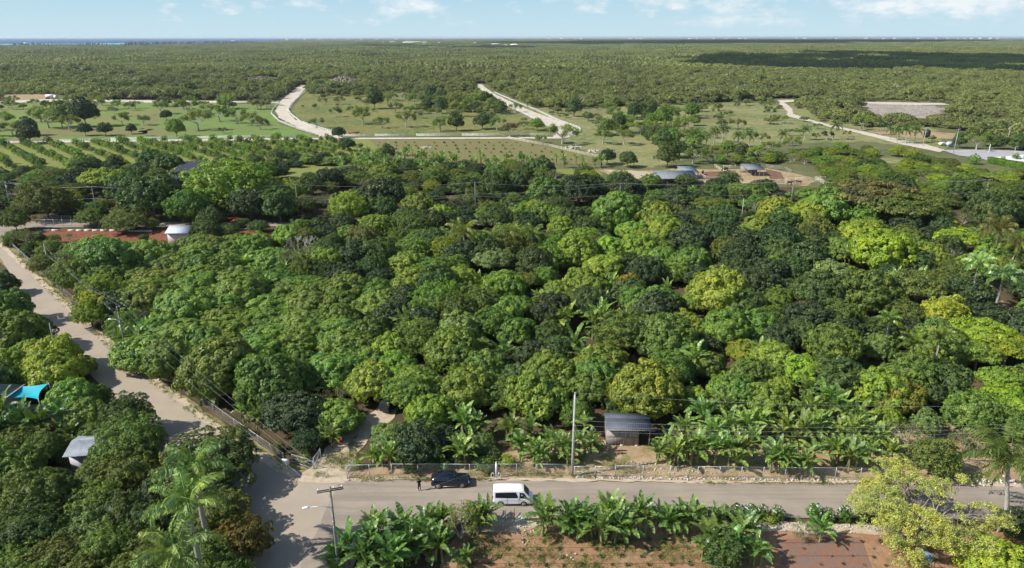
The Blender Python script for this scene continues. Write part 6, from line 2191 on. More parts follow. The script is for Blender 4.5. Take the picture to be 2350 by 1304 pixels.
PK = [(-2.5, 0.5, 0.9, 0.95, 0.84, 0.80), (-2.4, 0.4, 1.0, 1.06, 0.88, 0.84), (-0.9, 0.38, 1.02, 1.08, 0.88, 0.84), (-0.85, 0.38, 1.05, 1.70, 0.88, 0.66), (-0.3, 0.38, 1.05, 1.78, 0.88, 0.68), (0.7, 0.38, 1.05, 1.72, 0.88, 0.66), (1.3, 0.38, 1.04, 1.14, 0.88, 0.76), (2.3, 0.4, 0.95, 1.02, 0.86, 0.76), (2.5, 0.5, 0.7, 0.76, 0.78, 0.7)]
pp = at(1495, 413)
vt, _ = vehicle('pickup_truck', 'white pickup truck parked at the end of the long barn', 'pickup truck', (pp.x, pp.y, 0.13), PI, 5.0, PK, 1.76, 'car_white',
                [('side_window', [(-0.75, 0.08, 0.8), (0.0, 0.06, 0.84), (0.75, 0.06, 0.8)])], (-1.6, 1.6), 0.36, [('headlight', [((2.4, -0.6, 0.82), (0.15, 0.3, 0.15))], 'lamp_clear')])
CRP = [(-2.1, 0.4, 0.8, 0.9, 0.76, 0.66), (-2.0, 0.3, 0.92, 1.05, 0.84, 0.66), (-1.3, 0.26, 0.95, 1.38, 0.85, 0.58), (0.2, 0.26, 0.93, 1.46, 0.85, 0.6), (0.9, 0.26, 0.92, 1.04, 0.85, 0.66), (1.9, 0.3, 0.78, 0.86, 0.82, 0.64), (2.1, 0.4, 0.6, 0.66, 0.7, 0.55)]
pc = at(545, 517)
vt, _ = vehicle('car', 'red car on the back road between dark trees', 'car', (pc.x, pc.y + 1, 0.12), 0.0, 4.2, CRP, 1.7, 'car_red', [('side_window', [(-1.2, 0.1, 0.7), (-0.4, 0.06, 0.85), (0.7, 0.06, 0.5)])], (-1.3, 1.3), 0.32)
# car in the far yard
pc = at(2163, 334)
vt, _ = vehicle('car', 'silver car parked beyond the paved road bend', 'car', (pc.x, pc.y, 0.25), 0.3, 4.2, CRP, 1.7, 'car_white', [('side_window', [(-1.2, 0.1, 0.7), (-0.4, 0.06, 0.85), (0.7, 0.06, 0.5)])], (-1.3, 1.3), 0.32)
vt, _ = vehicle('pickup_truck', 'white truck cut by the right frame edge in the paved yard', 'pickup truck', (at(2345, 366).x, at(2345, 366).y, 0.25), 0.2, 5.0, PK, 1.76, 'car_white', [('side_window', [(-0.75, 0.08, 0.8), (0.75, 0.06, 0.8)])], (-1.6, 1.6), 0.36)
# small white boat-like covered trailers near the car
pb = at(2178, 337)
t = thing('storage_tank', 'pale blue white fuel tank on legs beside the silver car', 'tank', (pb.x, pb.y, 0), 0.3)
part('tank', MB().tube([(-1.6, 0, 1.6), (-1.4, 0, 1.6), (1.4, 0, 1.6), (1.6, 0, 1.6)], [0.5, 1.0, 1.0, 0.5], 14), ['steel_blue'], t, True)
for x in (-1, 1):
    part('leg', MB().box((x, 0, 0.4), (0.15, 1.2, 0.9)), ['galv'], t)
# black water tank
pb = at(2126, 316)
t = thing('water_tank', 'black upright water tank on bare brown earth', 'water tank', (pb.x, pb.y, 0))
part('tank', MB().tube([(0, 0, 0), (0, 0, 3.6), (0, 0, 4.2), (0, 0, 4.4)], [1.6, 1.6, 0.9, 0.4], 18), ['black_tank'], t, True)
part('lid', MB().tube([(0, 0, 4.4), (0, 0, 4.5)], 0.45, 12), ['trim_dark'], t)
# concrete truck, cabins at the building plot, far left
pb = at(118, 227)
t = thing('mixer_truck', 'cream tanker truck parked on the bare plot', 'truck', (pb.x, pb.y, 0), 0.1)
part('tank', MB().tube([(-4.5, 0, 2.4), (-4.2, 0, 2.4), (1.5, 0, 2.6), (2.0, 0, 2.6)], [0.5, 1.25, 1.35, 0.6], 14), ['white_plastic'], t, True)
co_ = part('cab', MB().box((4.0, 0, 1.8), (2.4, 2.4, 2.4), taper=0.9), ['white_paint'], t)
part('windshield', MB().box((5.12, 0, 2.3), (0.1, 2.0, 0.8)), ['glass'], co_)
part('chassis', MB().box((0, 0, 0.9), (10, 1.0, 0.3)), ['trim_dark'], t)
for x in (-3.6, -2.4, 3.6):
    for y in (-1.1, 1.1):
        part('wheel', MB().tube([(x, y - 0.15, 0.55), (x, y + 0.15, 0.55)], 0.55, 14), ['rubber'], t)
pb = at(199, 227)
t = thing('site_container', 'blue site container near the back fence', 'container', (pb.x, pb.y, 0))
part('body', MB().box((0, 0, 1.35), (5, 2.4, 2.6)), ['blue'], t)
part('door', MB().box((0, -1.22, 1.2), (1.0, 0.05, 2.0)), ['white_plastic'], t)
pb = at(228, 230)
t = thing('site_cabin', 'low white site cabin beside the blue container', 'cabin', (pb.x, pb.y, 0))
part('wall', MB().box((0, 0, 1.2), (6, 2.4, 2.4)), ['white_plastic'], t)
part('roof', MB().box((0, 0, 2.47), (6.3, 2.7, 0.12)), ['roof_silver'], t)
part('window', MB().box((1.2, -1.22, 1.4), (1.0, 0.05, 0.8)), ['glass'], t)
# farm trailer, rust red implement by the fence
pb = at(812, 308)
t = thing('farm_trailer', 'rust red farm trailer behind the white fence', 'trailer', (pb.x, pb.y, 0), 0.0)
part('bed', MB().box((0, 0, 1.0), (6.5, 2.0, 0.5)), ['rust'], t)
for x in (-2, 2):
    part('wheel', MB().tube([(x, -1.1, 0.45), (x, -0.85, 0.45)], 0.45, 12), ['rubber'], t)
# quad bike rider on the winding track
# cattle
def cow(p, rz, label, s=1.0):
    mb = MB()
    mb.tube([(-1.0, 0, 1.15), (-0.7, 0, 1.2), (0, 0, 1.12), (0.6, 0, 1.2), (0.95, 0, 1.35), (1.25, 0, 1.5)], [0.22, 0.36, 0.42, 0.38, 0.24, 0.16], 9)
    mb.tube([(1.2, 0, 1.52), (1.5, 0, 1.42), (1.68, 0, 1.25)], [0.17, 0.13, 0.09], 7)
    for x, k in ((-0.75, 1), (0.55, 0)):
        for y in (-0.2, 0.2):
            mb.tube([(x, y, 1.0), (x + (0.08 if k else 0), y, 0.6), (x - (0.05 if k else 0), y, 0.3), (x, y, 0)], [0.15, 0.09, 0.06, 0.07], 6)
    mb.tube([(-1.05, 0, 1.3), (-1.2, 0, 0.9), (-1.2, 0, 0.5)], [0.04, 0.03, 0.05], 5)
    for y in (-0.17, 0.17):
        mb.tube([(1.25, y * 0.6, 1.6), (1.2, y * 1.8, 1.62)], [0.05, 0.03], 4)
    o = ob('cow', mb.mesh('cow', ['cattle'], True), None, (p.x, p.y, 0.13), rz, s)
    tag(o, label, 'cow', 'cattle in the yard')


cow(at(1660, 396), 0.4, 'dark brown cow beside the leaning corral rail')
cow(at(1666, 393), 2.0, 'dark cow nearest the back rail of the cattle yard')
cow(at(1612, 402), 1.2, 'brown cow standing at the end of the long barn')
cow(at(1812, 425), 0.1, 'dark cow in front of the corral pole')
cow(at(1832, 424), 2.8, 'dark cow right of the pole beside the long corral rail')
cow(at(1940, 270), 1.0, 'lone dark cow on the dry pasture')

# ------------------------------------------------------------------ person
def person(p, label):
    t = thing('person', label, 'person', (p.x, p.y, 0.16), R(200))
    # joints, facing -Y in local space (front = -Y)
    J = {'pelvis': (0, 0, 0.95), 'waist': (0, 0.0, 1.08), 'chest': (0, -0.01, 1.32), 'neckb': (0, 0.0, 1.47), 'neck': (0, -0.01, 1.53),
         'hipL': (-0.09, 0, 0.90), 'kneeL': (-0.10, -0.02, 0.50), 'ankL': (-0.11, 0.01, 0.09), 'hipR': (0.09, 0, 0.90), 'kneeR': (0.12, -0.05, 0.50), 'ankR': (0.14, -0.08, 0.09),
         'shL': (-0.18, 0, 1.42), 'elL': (-0.25, -0.04, 1.16), 'wrL': (-0.06, -0.22, 1.20), 'shR': (0.18, 0, 1.42), 'elR': (0.25, -0.04, 1.16), 'wrR': (0.07, -0.23, 1.22),
         'toeL': (-0.12, -0.16, 0.04), 'toeR': (0.16, -0.25, 0.04), 'head0': (0, -0.01, 1.60), 'head1': (0, -0.015, 1.70)}
    names = list(J)
    ix = {k: i for i, k in enumerate(names)}
    E = [('pelvis', 'waist'), ('waist', 'chest'), ('chest', 'neckb'), ('neckb', 'neck'), ('neck', 'head0'), ('head0', 'head1'), ('pelvis', 'hipL'), ('hipL', 'kneeL'), ('kneeL', 'ankL'), ('pelvis', 'hipR'), ('hipR', 'kneeR'), ('kneeR', 'ankR'),
         ('chest', 'shL'), ('shL', 'elL'), ('elL', 'wrL'), ('chest', 'shR'), ('shR', 'elR'), ('elR', 'wrR'), ('ankL', 'toeL'), ('ankR', 'toeR')]
    RAD = {'pelvis': .13, 'waist': .115, 'chest': .135, 'neckb': .07, 'neck': .05, 'hipL': .095, 'hipR': .095, 'kneeL': .062, 'kneeR': .062, 'ankL': .04, 'ankR': .04, 'shL': .062, 'shR': .062, 'elL': .045, 'elR': .045,
           'wrL': .03, 'wrR': .03, 'toeL': .03, 'toeR': .03, 'head0': .078, 'head1': .085}

    def skin(nm, keep, mat, extra=0.0, sub=2, root=None):
        ids = [n for n in names if n in keep]
        me = bpy.data.meshes.new(nm)
        me.from_pydata([J[n] for n in ids], [(ids.index(a), ids.index(b)) for a, b in E if a in ids and b in ids], [])
        o = ob(nm, me, t)
        m = o.modifiers.new('s', 'SKIN')
        me.skin_vertices or None
        for i, n in enumerate(ids):
            sv = me.skin_vertices[0].data[i] if me.skin_vertices else None
        return o, me, ids, m
    import bmesh

    def grow(nm, keep, mat, extra=0.0, root='pelvis'):
        ids = [n for n in names if n in keep]
        bm = bmesh.new()
        sl_ = bm.verts.layers.skin.verify()
        vs = [bm.verts.new(J[n]) for n in ids]
        for a, b in E:
            if a in ids and b in ids:
                bm.edges.new((vs[ids.index(a)], vs[ids.index(b)]))
        for n, v in zip(ids, vs):
            v[sl_].radius = (RAD[n] + extra, RAD[n] * (0.8 if n in ('chest', 'pelvis', 'waist') else 1) + extra)
            v[sl_].use_root = (n == root)
        me = bpy.data.meshes.new(nm)
        bm.to_mesh(me)
        bm.free()
        o = ob(nm, me, t)
        me.materials.append(M[mat])
        m = o.modifiers.new('Skin', 'SKIN')
        m.use_smooth_shade = True
        s = o.modifiers.new('Sub', 'SUBSURF')
        s.levels = s.render_levels = 2
        return o
    grow('body', set(names) - {'toeL', 'toeR'}, 'skin', -0.004)
    grow('shirt', {'pelvis', 'waist', 'chest', 'neckb', 'shL', 'elL', 'shR', 'elR'}, 'cloth_black', 0.012)
    grow('trousers', {'pelvis', 'hipL', 'kneeL', 'ankL', 'hipR', 'kneeR', 'ankR'}, 'cloth_black', 0.012)
    for s_ in 'LR':
        grow('shoe', {'ank' + s_, 'toe' + s_}, 'shoe', 0.012, root='ank' + s_)
    hb = MB()
    import bmesh as b2
    bm = b2.new()
    b2.ops.create_icosphere(bm, subdivisions=2, radius=0.108)
    vv = [(v.co.x * 0.88, v.co.y * 1.0 + 0.012, v.co.z * 0.98 + 1.705) for v in bm.verts if True]
    ff = [tuple(v.index for v in f.verts) for f in bm.faces if f.calc_center_median().z > -0.02 or f.calc_center_median().y > 0.03]
    bm.free()
    hb.add(vv, ff)
    part('hair', hb, ['hair'], t, True)
    fb = MB()
    fb.tube([(0, -0.105, 1.66), (0, -0.125, 1.635), (0, -0.10, 1.625)], [0.010, 0.016, 0.01], 6)
    for x in (-0.034, 0.034):
        fb.box((x, -0.098, 1.672), (0.022, 0.012, 0.012))
    fb.box((0, -0.098, 1.60), (0.045, 0.01, 0.01))
    part('face', fb, ['skin'], t, True)
    for s_, sx in (('L', -1), ('R', 1)):
        w_ = Vector(J['wr' + s_])
        hd = MB()
        hd.tube([w_, w_ + Vector((-sx * 0.03, -0.035, 0.01)), w_ + Vector((-sx * 0.055, -0.055, 0.02))], [0.026, 0.036, 0.03], 7)
        for k in range(4):
            b0 = w_ + Vector((-sx * 0.05, -0.05, 0.035 - k * 0.017))
            hd.tube([b0, b0 + Vector((-sx * 0.03, -0.025, 0.0)), b0 + Vector((-sx * (0.045 + 0.004 * (k in (1, 2))), -0.005, -0.004))], [0.009, 0.008, 0.007], 5)
        b0 = w_ + Vector((-sx * 0.02, -0.04, 0.03))
        hd.tube([b0, b0 + Vector((-sx * 0.015, -0.02, 0.03)), b0 + Vector((-sx * 0.03, -0.02, 0.05))], [0.011, 0.009, 0.008], 5)
        part('hand', hd, ['skin'], t, True)


pp = at(963, 1129)
person(pp, 'person in black clothes and white shoes standing behind the dark car, arms folded in front')

# ------------------------------------------------------------------ small things near the road
pb = at(658, 1083)
t = thing('sign', 'blank white sign board on a post at the road corner', 'sign', (pb.x, pb.y, 0), 0.0)
part('board', MB().box((0, 0, 1.55), (0.85, 0.05, 0.75)), ['white_paint'], t)
part('post', MB().box((0.05, 0.04, 0.75), (0.09, 0.03, 1.5)), ['white_paint'], t)
for px, l in ((1134, 'white bent pipe bollard left of the fence end post'), (1143, 'white bent pipe bollard right of the fence end post')):
    pb = at(px, 1105)
    t = thing('pipe_bollard', l, 'bollard', (pb.x, pb.y, 0.16), 0, 'pipe bollards')
    s_ = -1 if px == 1134 else 1
    part('hoop', MB().tube([(0.0, 0, 0), (0.0, 0, 0.9), (s_ * 0.08, 0, 1.08), (s_ * 0.25, 0, 1.05), (s_ * 0.36, 0, 0.85), (s_ * 0.36, 0, 0)], 0.035, 7), ['white_paint'], t, True)
    part('crossbar', MB().tube([(0, 0, 0.45), (s_ * 0.36, 0, 0.45)], 0.028, 6), ['white_paint'], t)
pb = at(1139, 1098)
t = thing('post', 'thick white end post of the roadside fence above the bollards', 'post', (pb.x, pb.y, 0))
part('shaft', MB().tube([(0, 0, 0), (0, 0, 2.4)], 0.09, 8), ['white_paint'], t)
part('cap', MB().tube([(0, 0, 2.4), (0, 0, 2.5)], [0.1, 0.03], 8), ['galv'], t)
pb = at(783, 1016)
t = thing('potted_plant', 'red flowerpot with a small plant beside the driveway', 'flowerpot', (pb.x, pb.y, 0.05))
part('pot', MB().tube([(0, 0, 0), (0, 0, 0.5), (0, 0, 0.55), (0, 0, 0.6)], [0.22, 0.34, 0.38, 0.37], 14), ['red_pot'], t, True)
lb = leaf_balls([(0, 0, 1.0), (0.1, 0.1, 1.3), (-0.15, 0, 0.9)], 0.35, 30, 0.3, 0.1, 5)
o = part('leaves', lb, ['leaf'], t)
o.color = (*B, 1)
pb = at(1284, 1026)
t = thing('post', 'grey concrete stub post among bananas left of the tall pole', 'post', (pb.x, pb.y, 0))
part('shaft', MB().tube([(0, 0, 0), (0, 0, 2.4)], 0.11, 8), ['concrete_pole'], t)
part('cap', MB().box((0, 0, 2.45), (0.26, 0.26, 0.1)), ['galv'], t)
pb = at(2305, 1218)
t = thing('leaning_planks', 'bundle of weathered planks leaning against the palm trunk', 'planks', (pb.x, pb.y, 0))
for k in range(3):
    part('plank', MB().tube([(k * 0.3 - 0.9, -0.2, 0), (0.1 + k * 0.05, 0.1, 2.4 + 0.3 * k)], 0.05, 4), ['pale_bark' if k else 'rust'], t)
part('board', MB().box((-0.9, -0.3, 0.5), (0.5, 0.08, 1.0), 0.4), ['white_paint'], t)
pb = at(1194, 1193)
for k, (px, py, l) in enumerate(((1194, 1194, 'small white rag bundle on the sandy patch by the van'),)):
    pb = at(px, py)
    mb = MB()
    for i in range(4):
        mb.box((i * 0.28 - 0.4, 0.1 * (i % 2), 0.12 + 0.05 * (i % 2)), (0.32, 0.22, 0.16), i * 0.8, taper=0.5)
    o = ob('rag_bundle', mb.mesh('rag_bundle', ['white_plastic']), None, (pb.x, pb.y, 0.1))
    tag(o, l, 'rag')
pb = at(2125, 1278)
o = ob('tarpaulin', MB().add([(-0.9, -0.8, 0.05), (0.2, -1.0, 0.35), (1.0, 0.3, 0.1), (0.5, 0.9, 0.5), (-0.5, 0.8, 0.2), (0, 0, 0.65)], [(0, 1, 5), (1, 2, 5), (2, 3, 5), (3, 4, 5), (4, 0, 5)]).mesh('tarpaulin', ['tarp']), None, (pb.x, pb.y, 0.1), 0.6, (0.9, 0.9, 0.7))
tag(o, 'crumpled pale blue tarpaulin under the yellow flowering tree', 'tarpaulin')
# fallen log
a, b = at(2255, 1236), at(2278, 1262)
o = ob('log', MB().tube([(0, 0, 0.15), ((b - a).x * 0.5, (b - a).y * 0.5, 0.22), ((b - a).x, (b - a).y, 0.15)], [0.12, 0.1, 0.06], 7).mesh('log', ['dead_wood'], True), None, (a.x, a.y, 0.08))
tag(o, 'pale fallen log right of the yellow flowering tree', 'log')
# irrigation lines in the field
for k, y in enumerate(yy):
    mb = MB().tube([(at(1075, 1260).x, y + 0.25, 0.03), (at(1630, 1260).x, y + 0.25, 0.03)], 0.013, 4)
    tag(ob('drip_line', mb.mesh('drip_line', ['dark_wire']), None, (0, 0, 0.09)), '%s black irrigation hose across the red field' % ['farthest', 'second farthest', 'middle', 'second nearest', 'nearest'][k], 'hose', 'irrigation hoses')
for k in (0, 2, 4):
    y = at(1900, 1248 + k * 15).y
    mb = MB().tube([(at(1800, 1260).x, y, 0.03), (at(1990, 1260).x, y, 0.03)], 0.013, 4)
    tag(ob('drip_line', mb.mesh('drip_line', ['dark_wire']), None, (0, 0, 0.11)), '%s hose on the grey weed cloth bed' % ['farthest', 'second farthest', 'middle', 'second nearest', 'nearest'][k], 'hose', 'weed cloth hoses')
# clipped hedge
a, b = at(2268, 374), at(2420, 404)
d = b - a
L = d.length
rr_ = np.random.default_rng(9)
n = 9000
P = np.stack([rr_.uniform(0, L, n), rr_.uniform(-1.1, 1.1, n), rr_.uniform(0, 2.6, n)], 1)
face = rr_.integers(0, 3, n)
P[face == 0, 2] = 2.6 + rr_.normal(size=(face == 0).sum()) * 0.08
P[face == 1, 1] = -1.1 + rr_.normal(size=(face == 1).sum()) * 0.08
P[face == 2, 1] = 1.1 + rr_.normal(size=(face == 2).sum()) * 0.08
Nn = np.zeros((n, 3))
Nn[face == 0, 2] = 1
Nn[face == 1, 1] = -1
Nn[face == 2, 1] = 1
mb = MB()
leaves(mb, P, nrm(Nn + rr_.normal(size=(n, 3)) * 0.4), rr_.normal(size=(n, 3)), np.full(n, 0.5), np.full(n, 0.3), rr_.random(n))
mb.box((L / 2, 0, 1.25), (L, 1.9, 2.5))
o = ob('hedge', mb.mesh('hedge', ['leaf']), None, (a.x, a.y, 0), math.atan2(d.y, d.x), None, (0.12, 0.24, 0.03))
tag(o, 'long clipped bright green hedge beside the paved road', 'hedge')


# stone piles and heaps
def heap(name, p, rx, ry, h, label, cat, mat, n, s0, s1, seed, kind=None):
    r = random.Random(seed)
    mb = MB()
    for i in range(n):
        a, q = r.random() * 6.28, math.sqrt(r.random())
        x, y = math.cos(a) * q * rx, math.sin(a) * q * ry
        z = h * (1 - q ** 1.5) * r.uniform(0.6, 1)
        s = r.uniform(s0, s1)
        rot = Matrix.Rotation(r.random() * 6, 3, Vector((r.random(), r.random(), r.random())).normalized())
        mb.box((x, y, z + s * 0.25), (s, s * r.uniform(0.5, 1), s * r.uniform(0.4, 0.8)), r.random() * 3, rot=rot, taper=r.uniform(0.5, 0.9))
    o = ob(name, mb.mesh(name, [mat]), None, (p.x, p.y, 0.05))
    tag(o, label, cat, None, kind)


heap('brush_pile', at(788, 188), 16, 22, 6.0, 'tall brown brush heap at the end of the left track', 'debris heap', 'debris', 500, 0.6, 2.4, 1)
heap('brush_pile', at(600, 183), 26, 14, 4.0, 'long low brown brush heap in the woods', 'debris heap', 'debris', 400, 0.6, 2.0, 2)
heap('stone_pile', at(980, 340), 3, 3, 0.8, 'small grey stone heap in the seedling field', 'stones', 'stone', 60, 0.2, 0.6, 3)
heap('stone_pile', at(1318, 340), 5, 4, 0.8, 'loose stones on the pasture near the cream fence', 'stones', 'stone', 60, 0.2, 0.8, 4)
heap('stone_pile', at(1366, 349), 5, 4, 0.8, 'scattered stones right of the cream fence', 'stones', 'stone', 50, 0.2, 0.8, 5)
heap('stone_pile', at(1310, 312), 4, 3, 0.6, 'pale stones at the bend of the straight track', 'stones', 'stone', 50, 0.2, 0.8, 6)
r_ = random.Random(12)
mb = MB()
for i in range(900):
    px, py = r_.uniform(1965, 2165), r_.uniform(241, 268)
    p = at(px, py)
    s = r_.uniform(0.3, 1.3)
    mb.box((p.x, p.y, 0.2), (s, s * 0.5, s * 0.25), r_.random() * 6, taper=0.5)
tag(ob('debris', mb.mesh('debris', ['debris'])), 'grey brush litter strewn over the cleared plot', 'brush', None, 'stuff')
mb = MB()


def stones(mb, l0, l1, n, jx, jy, s0, s1, r, z=0.08):
    for i in range(n):
        t = r.random()
        p = at(l0[0] + (l1[0] - l0[0]) * t + r.gauss(0, jx), l0[1] + (l1[1] - l0[1]) * t + r.gauss(0, jy))
        s = r.uniform(s0, s1)
        rot = Matrix.Rotation(r.random() * 6, 3, Vector((r.random(), r.random(), r.random() + 0.01)).normalized())
        mb.box((p.x, p.y, z + s * 0.2), (s, s * 0.8, s * 0.55), r.random() * 3, rot=rot, taper=0.7)


stones(mb, (1320, 1097), (2050, 1106), 420, 3, 1.8, 0.05, 0.24, r_)
stones(mb, (1400, 1065), (1620, 1088), 160, 14, 7, 0.05, 0.2, r_)
stones(mb, (1140, 1205), (1230, 1202), 130, 18, 8, 0.04, 0.2, r_, 0.12)
stones(mb, (1740, 1210), (2040, 1214), 220, 12, 4, 0.05, 0.22, r_, 0.12)
stones(mb, (1200, 1190), (1220, 1245), 40, 12, 8, 0.06, 0.25, r_, 0.12)
stones(mb, (2230, 1110), (2340, 1104), 60, 10, 4, 0.1, 0.4, r_)
stones(mb, (1280, 1280), (1330, 1284), 14, 14, 6, 0.06, 0.25, r_, 0.1)
tag(ob('rubble', mb.mesh('rubble', ['stone'])), 'loose pale stones along the fence and field edges', 'stones', None, 'stuff')

# grass tufts and weeds on verges, orchard floor and field
def tufts(name, label, regions, col, seed, L=0.35, W=0.05, per=10, z=0.1):
    r = random.Random(seed)
    rr_ = np.random.default_rng(seed)
    C = []
    for poly, n in regions:
        P = pxs(*poly)
        x0, x1 = min(p.x for p in P), max(p.x for p in P)
        y0, y1 = min(p.y for p in P), max(p.y for p in P)
        c = 0
        tr = 0
        while c < n and tr < n * 30:
            tr += 1
            x, y = r.uniform(x0, x1), r.uniform(y0, y1)
            if inside(P, x, y) and math.sin(x * 0.9 + 2 * math.sin(y * 0.6)) + math.sin(y * 1.3 + x * 0.4) > r.uniform(-1.6, 1.4):
                C.append((x, y, z))
                c += 1
    C = np.array(C)
    n = len(C) * per
    Q = np.repeat(C, per, 0) + rr_.normal(size=(n, 3)) * np.array([0.18, 0.18, 0])
    A = nrm(rr_.normal(size=(n, 3)) * np.array([0.6, 0.6, 0.2]) + np.array([0, 0, 1.0]))
    l = rr_.uniform(0.5, 1.3, n) * L
    mb = MB()
    leaves(mb, Q + A * (l * 0.5)[:, None], nrm(rr_.normal(size=(n, 3)) + np.array([0, 0, 0.5])), A, l, np.full(n, W), rr_.random(n))
    o = ob(name, mb.mesh(name, ['leaf']), color=col)
    tag(o, label, 'grass', None, 'stuff')


tufts('grass', 'green and straw coloured grass along the left road verge', [(((8, 548), (60, 600), (215, 752), (330, 850), (480, 955), (655, 1070), (640, 1083), (470, 975), (320, 860), (205, 763), (50, 610)), 2600)], (0.15, 0.19, 0.05), 21)
tufts('grass', 'weeds between the crop rows of the red field', [(((1075, 1230), (1250, 1220), (1600, 1235), (1640, 1330), (1040, 1330)), 1300), (((2050, 1230), (2120, 1235), (2160, 1300), (2050, 1300)), 60)], (0.15, 0.20, 0.045), 22, 0.22, 0.05, 9)
tufts('grass', 'thin weeds on the sandy ground behind the roadside fence', [(((1140, 1050), (1400, 1040), (1500, 1080), (1400, 1098), (1140, 1095)), 600), (((1600, 1108), (2050, 1110), (2050, 1116), (1600, 1113)), 100), (((740, 1060), (820, 1000), (830, 1030), (790, 1095), (720, 1098)), 260),
                                                                       (((800, 1098), (1130, 1098), (1130, 1106), (800, 1106)), 260)], (0.17, 0.19, 0.06), 23, 0.28, 0.05, 9)

# ------------------------------------------------------------------ far buildings
for i, (px, py, wpx, hm, l) in enumerate([
        (955, 100, 62, 9, 'long low white hall in the distant woods, longest of its group'), (902, 99, 14, 7, 'small white block left of the long distant hall'), (975, 103, 14, 6, 'small white wing at the right end of the distant hall'),
        (1138, 106, 22, 8, 'white building just left of the two distant domes'), (1436, 104, 9, 6, 'lone small white building right of the domes'), (427, 102, 12, 7, 'far house with reddish roof above the left woods'),
        (535, 96, 8, 6, 'tiny white house left of the headland'), (1010, 101, 8, 5, 'tiny white house between long hall and domes'), (1090, 102, 8, 5, 'tiny pale house left of the domes'), (880, 100, 6, 5, 'tiny pale house at the left of the distant hall'),
        (60, 103, 8, 6, 'tiny pale house near the left shore')]):
    p = at(px, py)
    wd = wpx / ppm(p)
    t = thing('distant_building', l, 'building', (p.x, p.y, 0), 0)
    part('wall', MB().box((0, 0, (hm + 6) / 2), (wd, 14, hm + 6)), ['far_wall'], t)
    part('roof', MB().box((0, 0, hm + 7), (wd * 1.04, 16, 2.0), taper=0.7), ['far_roof' if 'reddish' in l else 'far_wall'], t)
for px, r0, l in ((1180, 28, 'larger white dome in the distant woods'), (1160, 20, 'smaller white dome left of the larger one')):
    p = at(px, 107)
    mb = MB()
    V, Fc = [], []
    for j in range(7):
        e = j / 6 * PI / 2
        for i in range(24):
            a = i * 2 * PI / 24
            V.append((r0 * math.cos(e) * math.cos(a), r0 * 0.8 * math.cos(e) * math.sin(a), 6 + (9 if r0 > 25 else 5) * math.sin(e)))
    for j in range(6):
        for i in range(24):
            b = (i + 1) % 24
            Fc.append((j * 24 + i, j * 24 + b, j * 24 + 24 + b, j * 24 + 24 + i))
    mb.add(V, Fc)
    t = thing('storage_dome', l, 'dome', (p.x, p.y, 0), 0, 'distant white domes')
    part('roof', mb, ['dome'], t, True)
    part('wall', MB().tube([(0, 0, -0.5), (0, 0, 6)], r0 * 0.99, 24), ['far_wall'], t)
r_ = random.Random(31)
sk = [1260, 1290, 1322, 1335, 1448, 1462, 1472, 1585, 1600, 1640, 1668, 1700, 1712, 1830, 1850, 1920, 1990, 2030, 2055, 2110, 2150, 2175, 2200, 2215, 2232, 2252, 2275, 2290, 660, 700, 735, 770, 800, 830, 865, 910]
for i, px in enumerate(sk):
    far = px > 1200
    p = at(px, 90.3 if far else 91.5)
    hm = r_.uniform(10, 26) if far else r_.uniform(4, 8)
    wd = r_.uniform(4, 12) / ppm(p)
    t = thing('skyline_building', 'tiny white coastal building on the horizon, one of the %s' % ('town behind the ridge' if far else 'low houses on the headland'), 'building', (p.x, p.y, 0), 0, 'town on the horizon' if far else 'houses on the headland')
    part('wall', MB().box((0, 0, hm / 2 + 4), (wd, 30, hm + 8)), ['far_wall'], t)
    part('roof', MB().box((0, 0, hm + 9), (wd * 0.6, 20, 2)), ['far_wall'], t)

# ------------------------------------------------------------------ the far woods (nobody could count them)
def px_arr(x, y, z=0.0):
    zz = z - H
    d = y * cP - zz * sP
    return CX + F * x / d, CY - F * (y * sP + zz * cP) / d


def in_poly(poly, X, Y):
    c = np.zeros(len(X), bool)
    j = len(poly) - 1
    for i in range(len(poly)):
        ax, ay = poly[i]
        bx, by = poly[j]
        m = ((ay > Y) != (by > Y)) & (X < (bx - ax) * (Y - ay) / (by - ay + 1e-12) + ax)
        c ^= m
        j = i
    return c


OPEN = [  # open ground in picture terms, seen on the flat
    [(-900, 600), (-900, 232), (0, 232), (0, 219), (130, 217), (170, 229), (640, 231), (645, 225), (672, 205), (685, 193), (715, 193), (705, 210), (720, 214), (850, 208), (1000, 206), (1085, 210), (1092, 192), (1112, 192),
     (1145, 212), (1200, 236), (1240, 246), (1330, 250), (1420, 244), (1560, 240), (1700, 232), (1780, 226), (1835, 226), (1842, 250), (1870, 268), (1930, 280), (1965, 290), (2100, 294), (2230, 302), (2230, 318), (2380, 350), (3200, 470), (3200, 700)],
    [(1960, 236), (2030, 231), (2100, 235), (2170, 235), (2200, 247), (2165, 262), (2190, 274), (2110, 286), (2050, 276), (2005, 284), (1985, 262)],
    [(735, 182), (810, 180), (850, 200), (755, 206)], [(560, 180), (640, 178), (650, 190), (560, 192)],
    [(1125, 108), (1215, 108), (1215, 110), (1125, 110)],
]


def forest_points(y0, y1, step, seed, jit=0.45, xl=-0.95, xr=0.95):
    r = np.random.default_rng(seed)
    ys = np.arange(y0, y1, step)
    X, Y = [], []
    for y in ys:
        xs = np.arange(xl * y - 60, xr * y + 60, step)
        X.append(xs + r.uniform(-jit, jit, len(xs)) * step)
        Y.append(y + r.uniform(-jit, jit, len(xs)) * step)
    X, Y = np.concatenate(X), np.concatenate(Y)
    U, V_ = px_arr(X, Y)
    keep = np.ones(len(X), bool)
    for p in OPEN:
        keep &= ~in_poly(p, U, V_)
    # off the sea
    sx = [proj(p)[0] for p in SHORE]
    sy = [proj(p)[1] for p in SHORE]
    keep &= V_ > np.interp(U, sx, sy) + 0.2
    return X[keep], Y[keep]


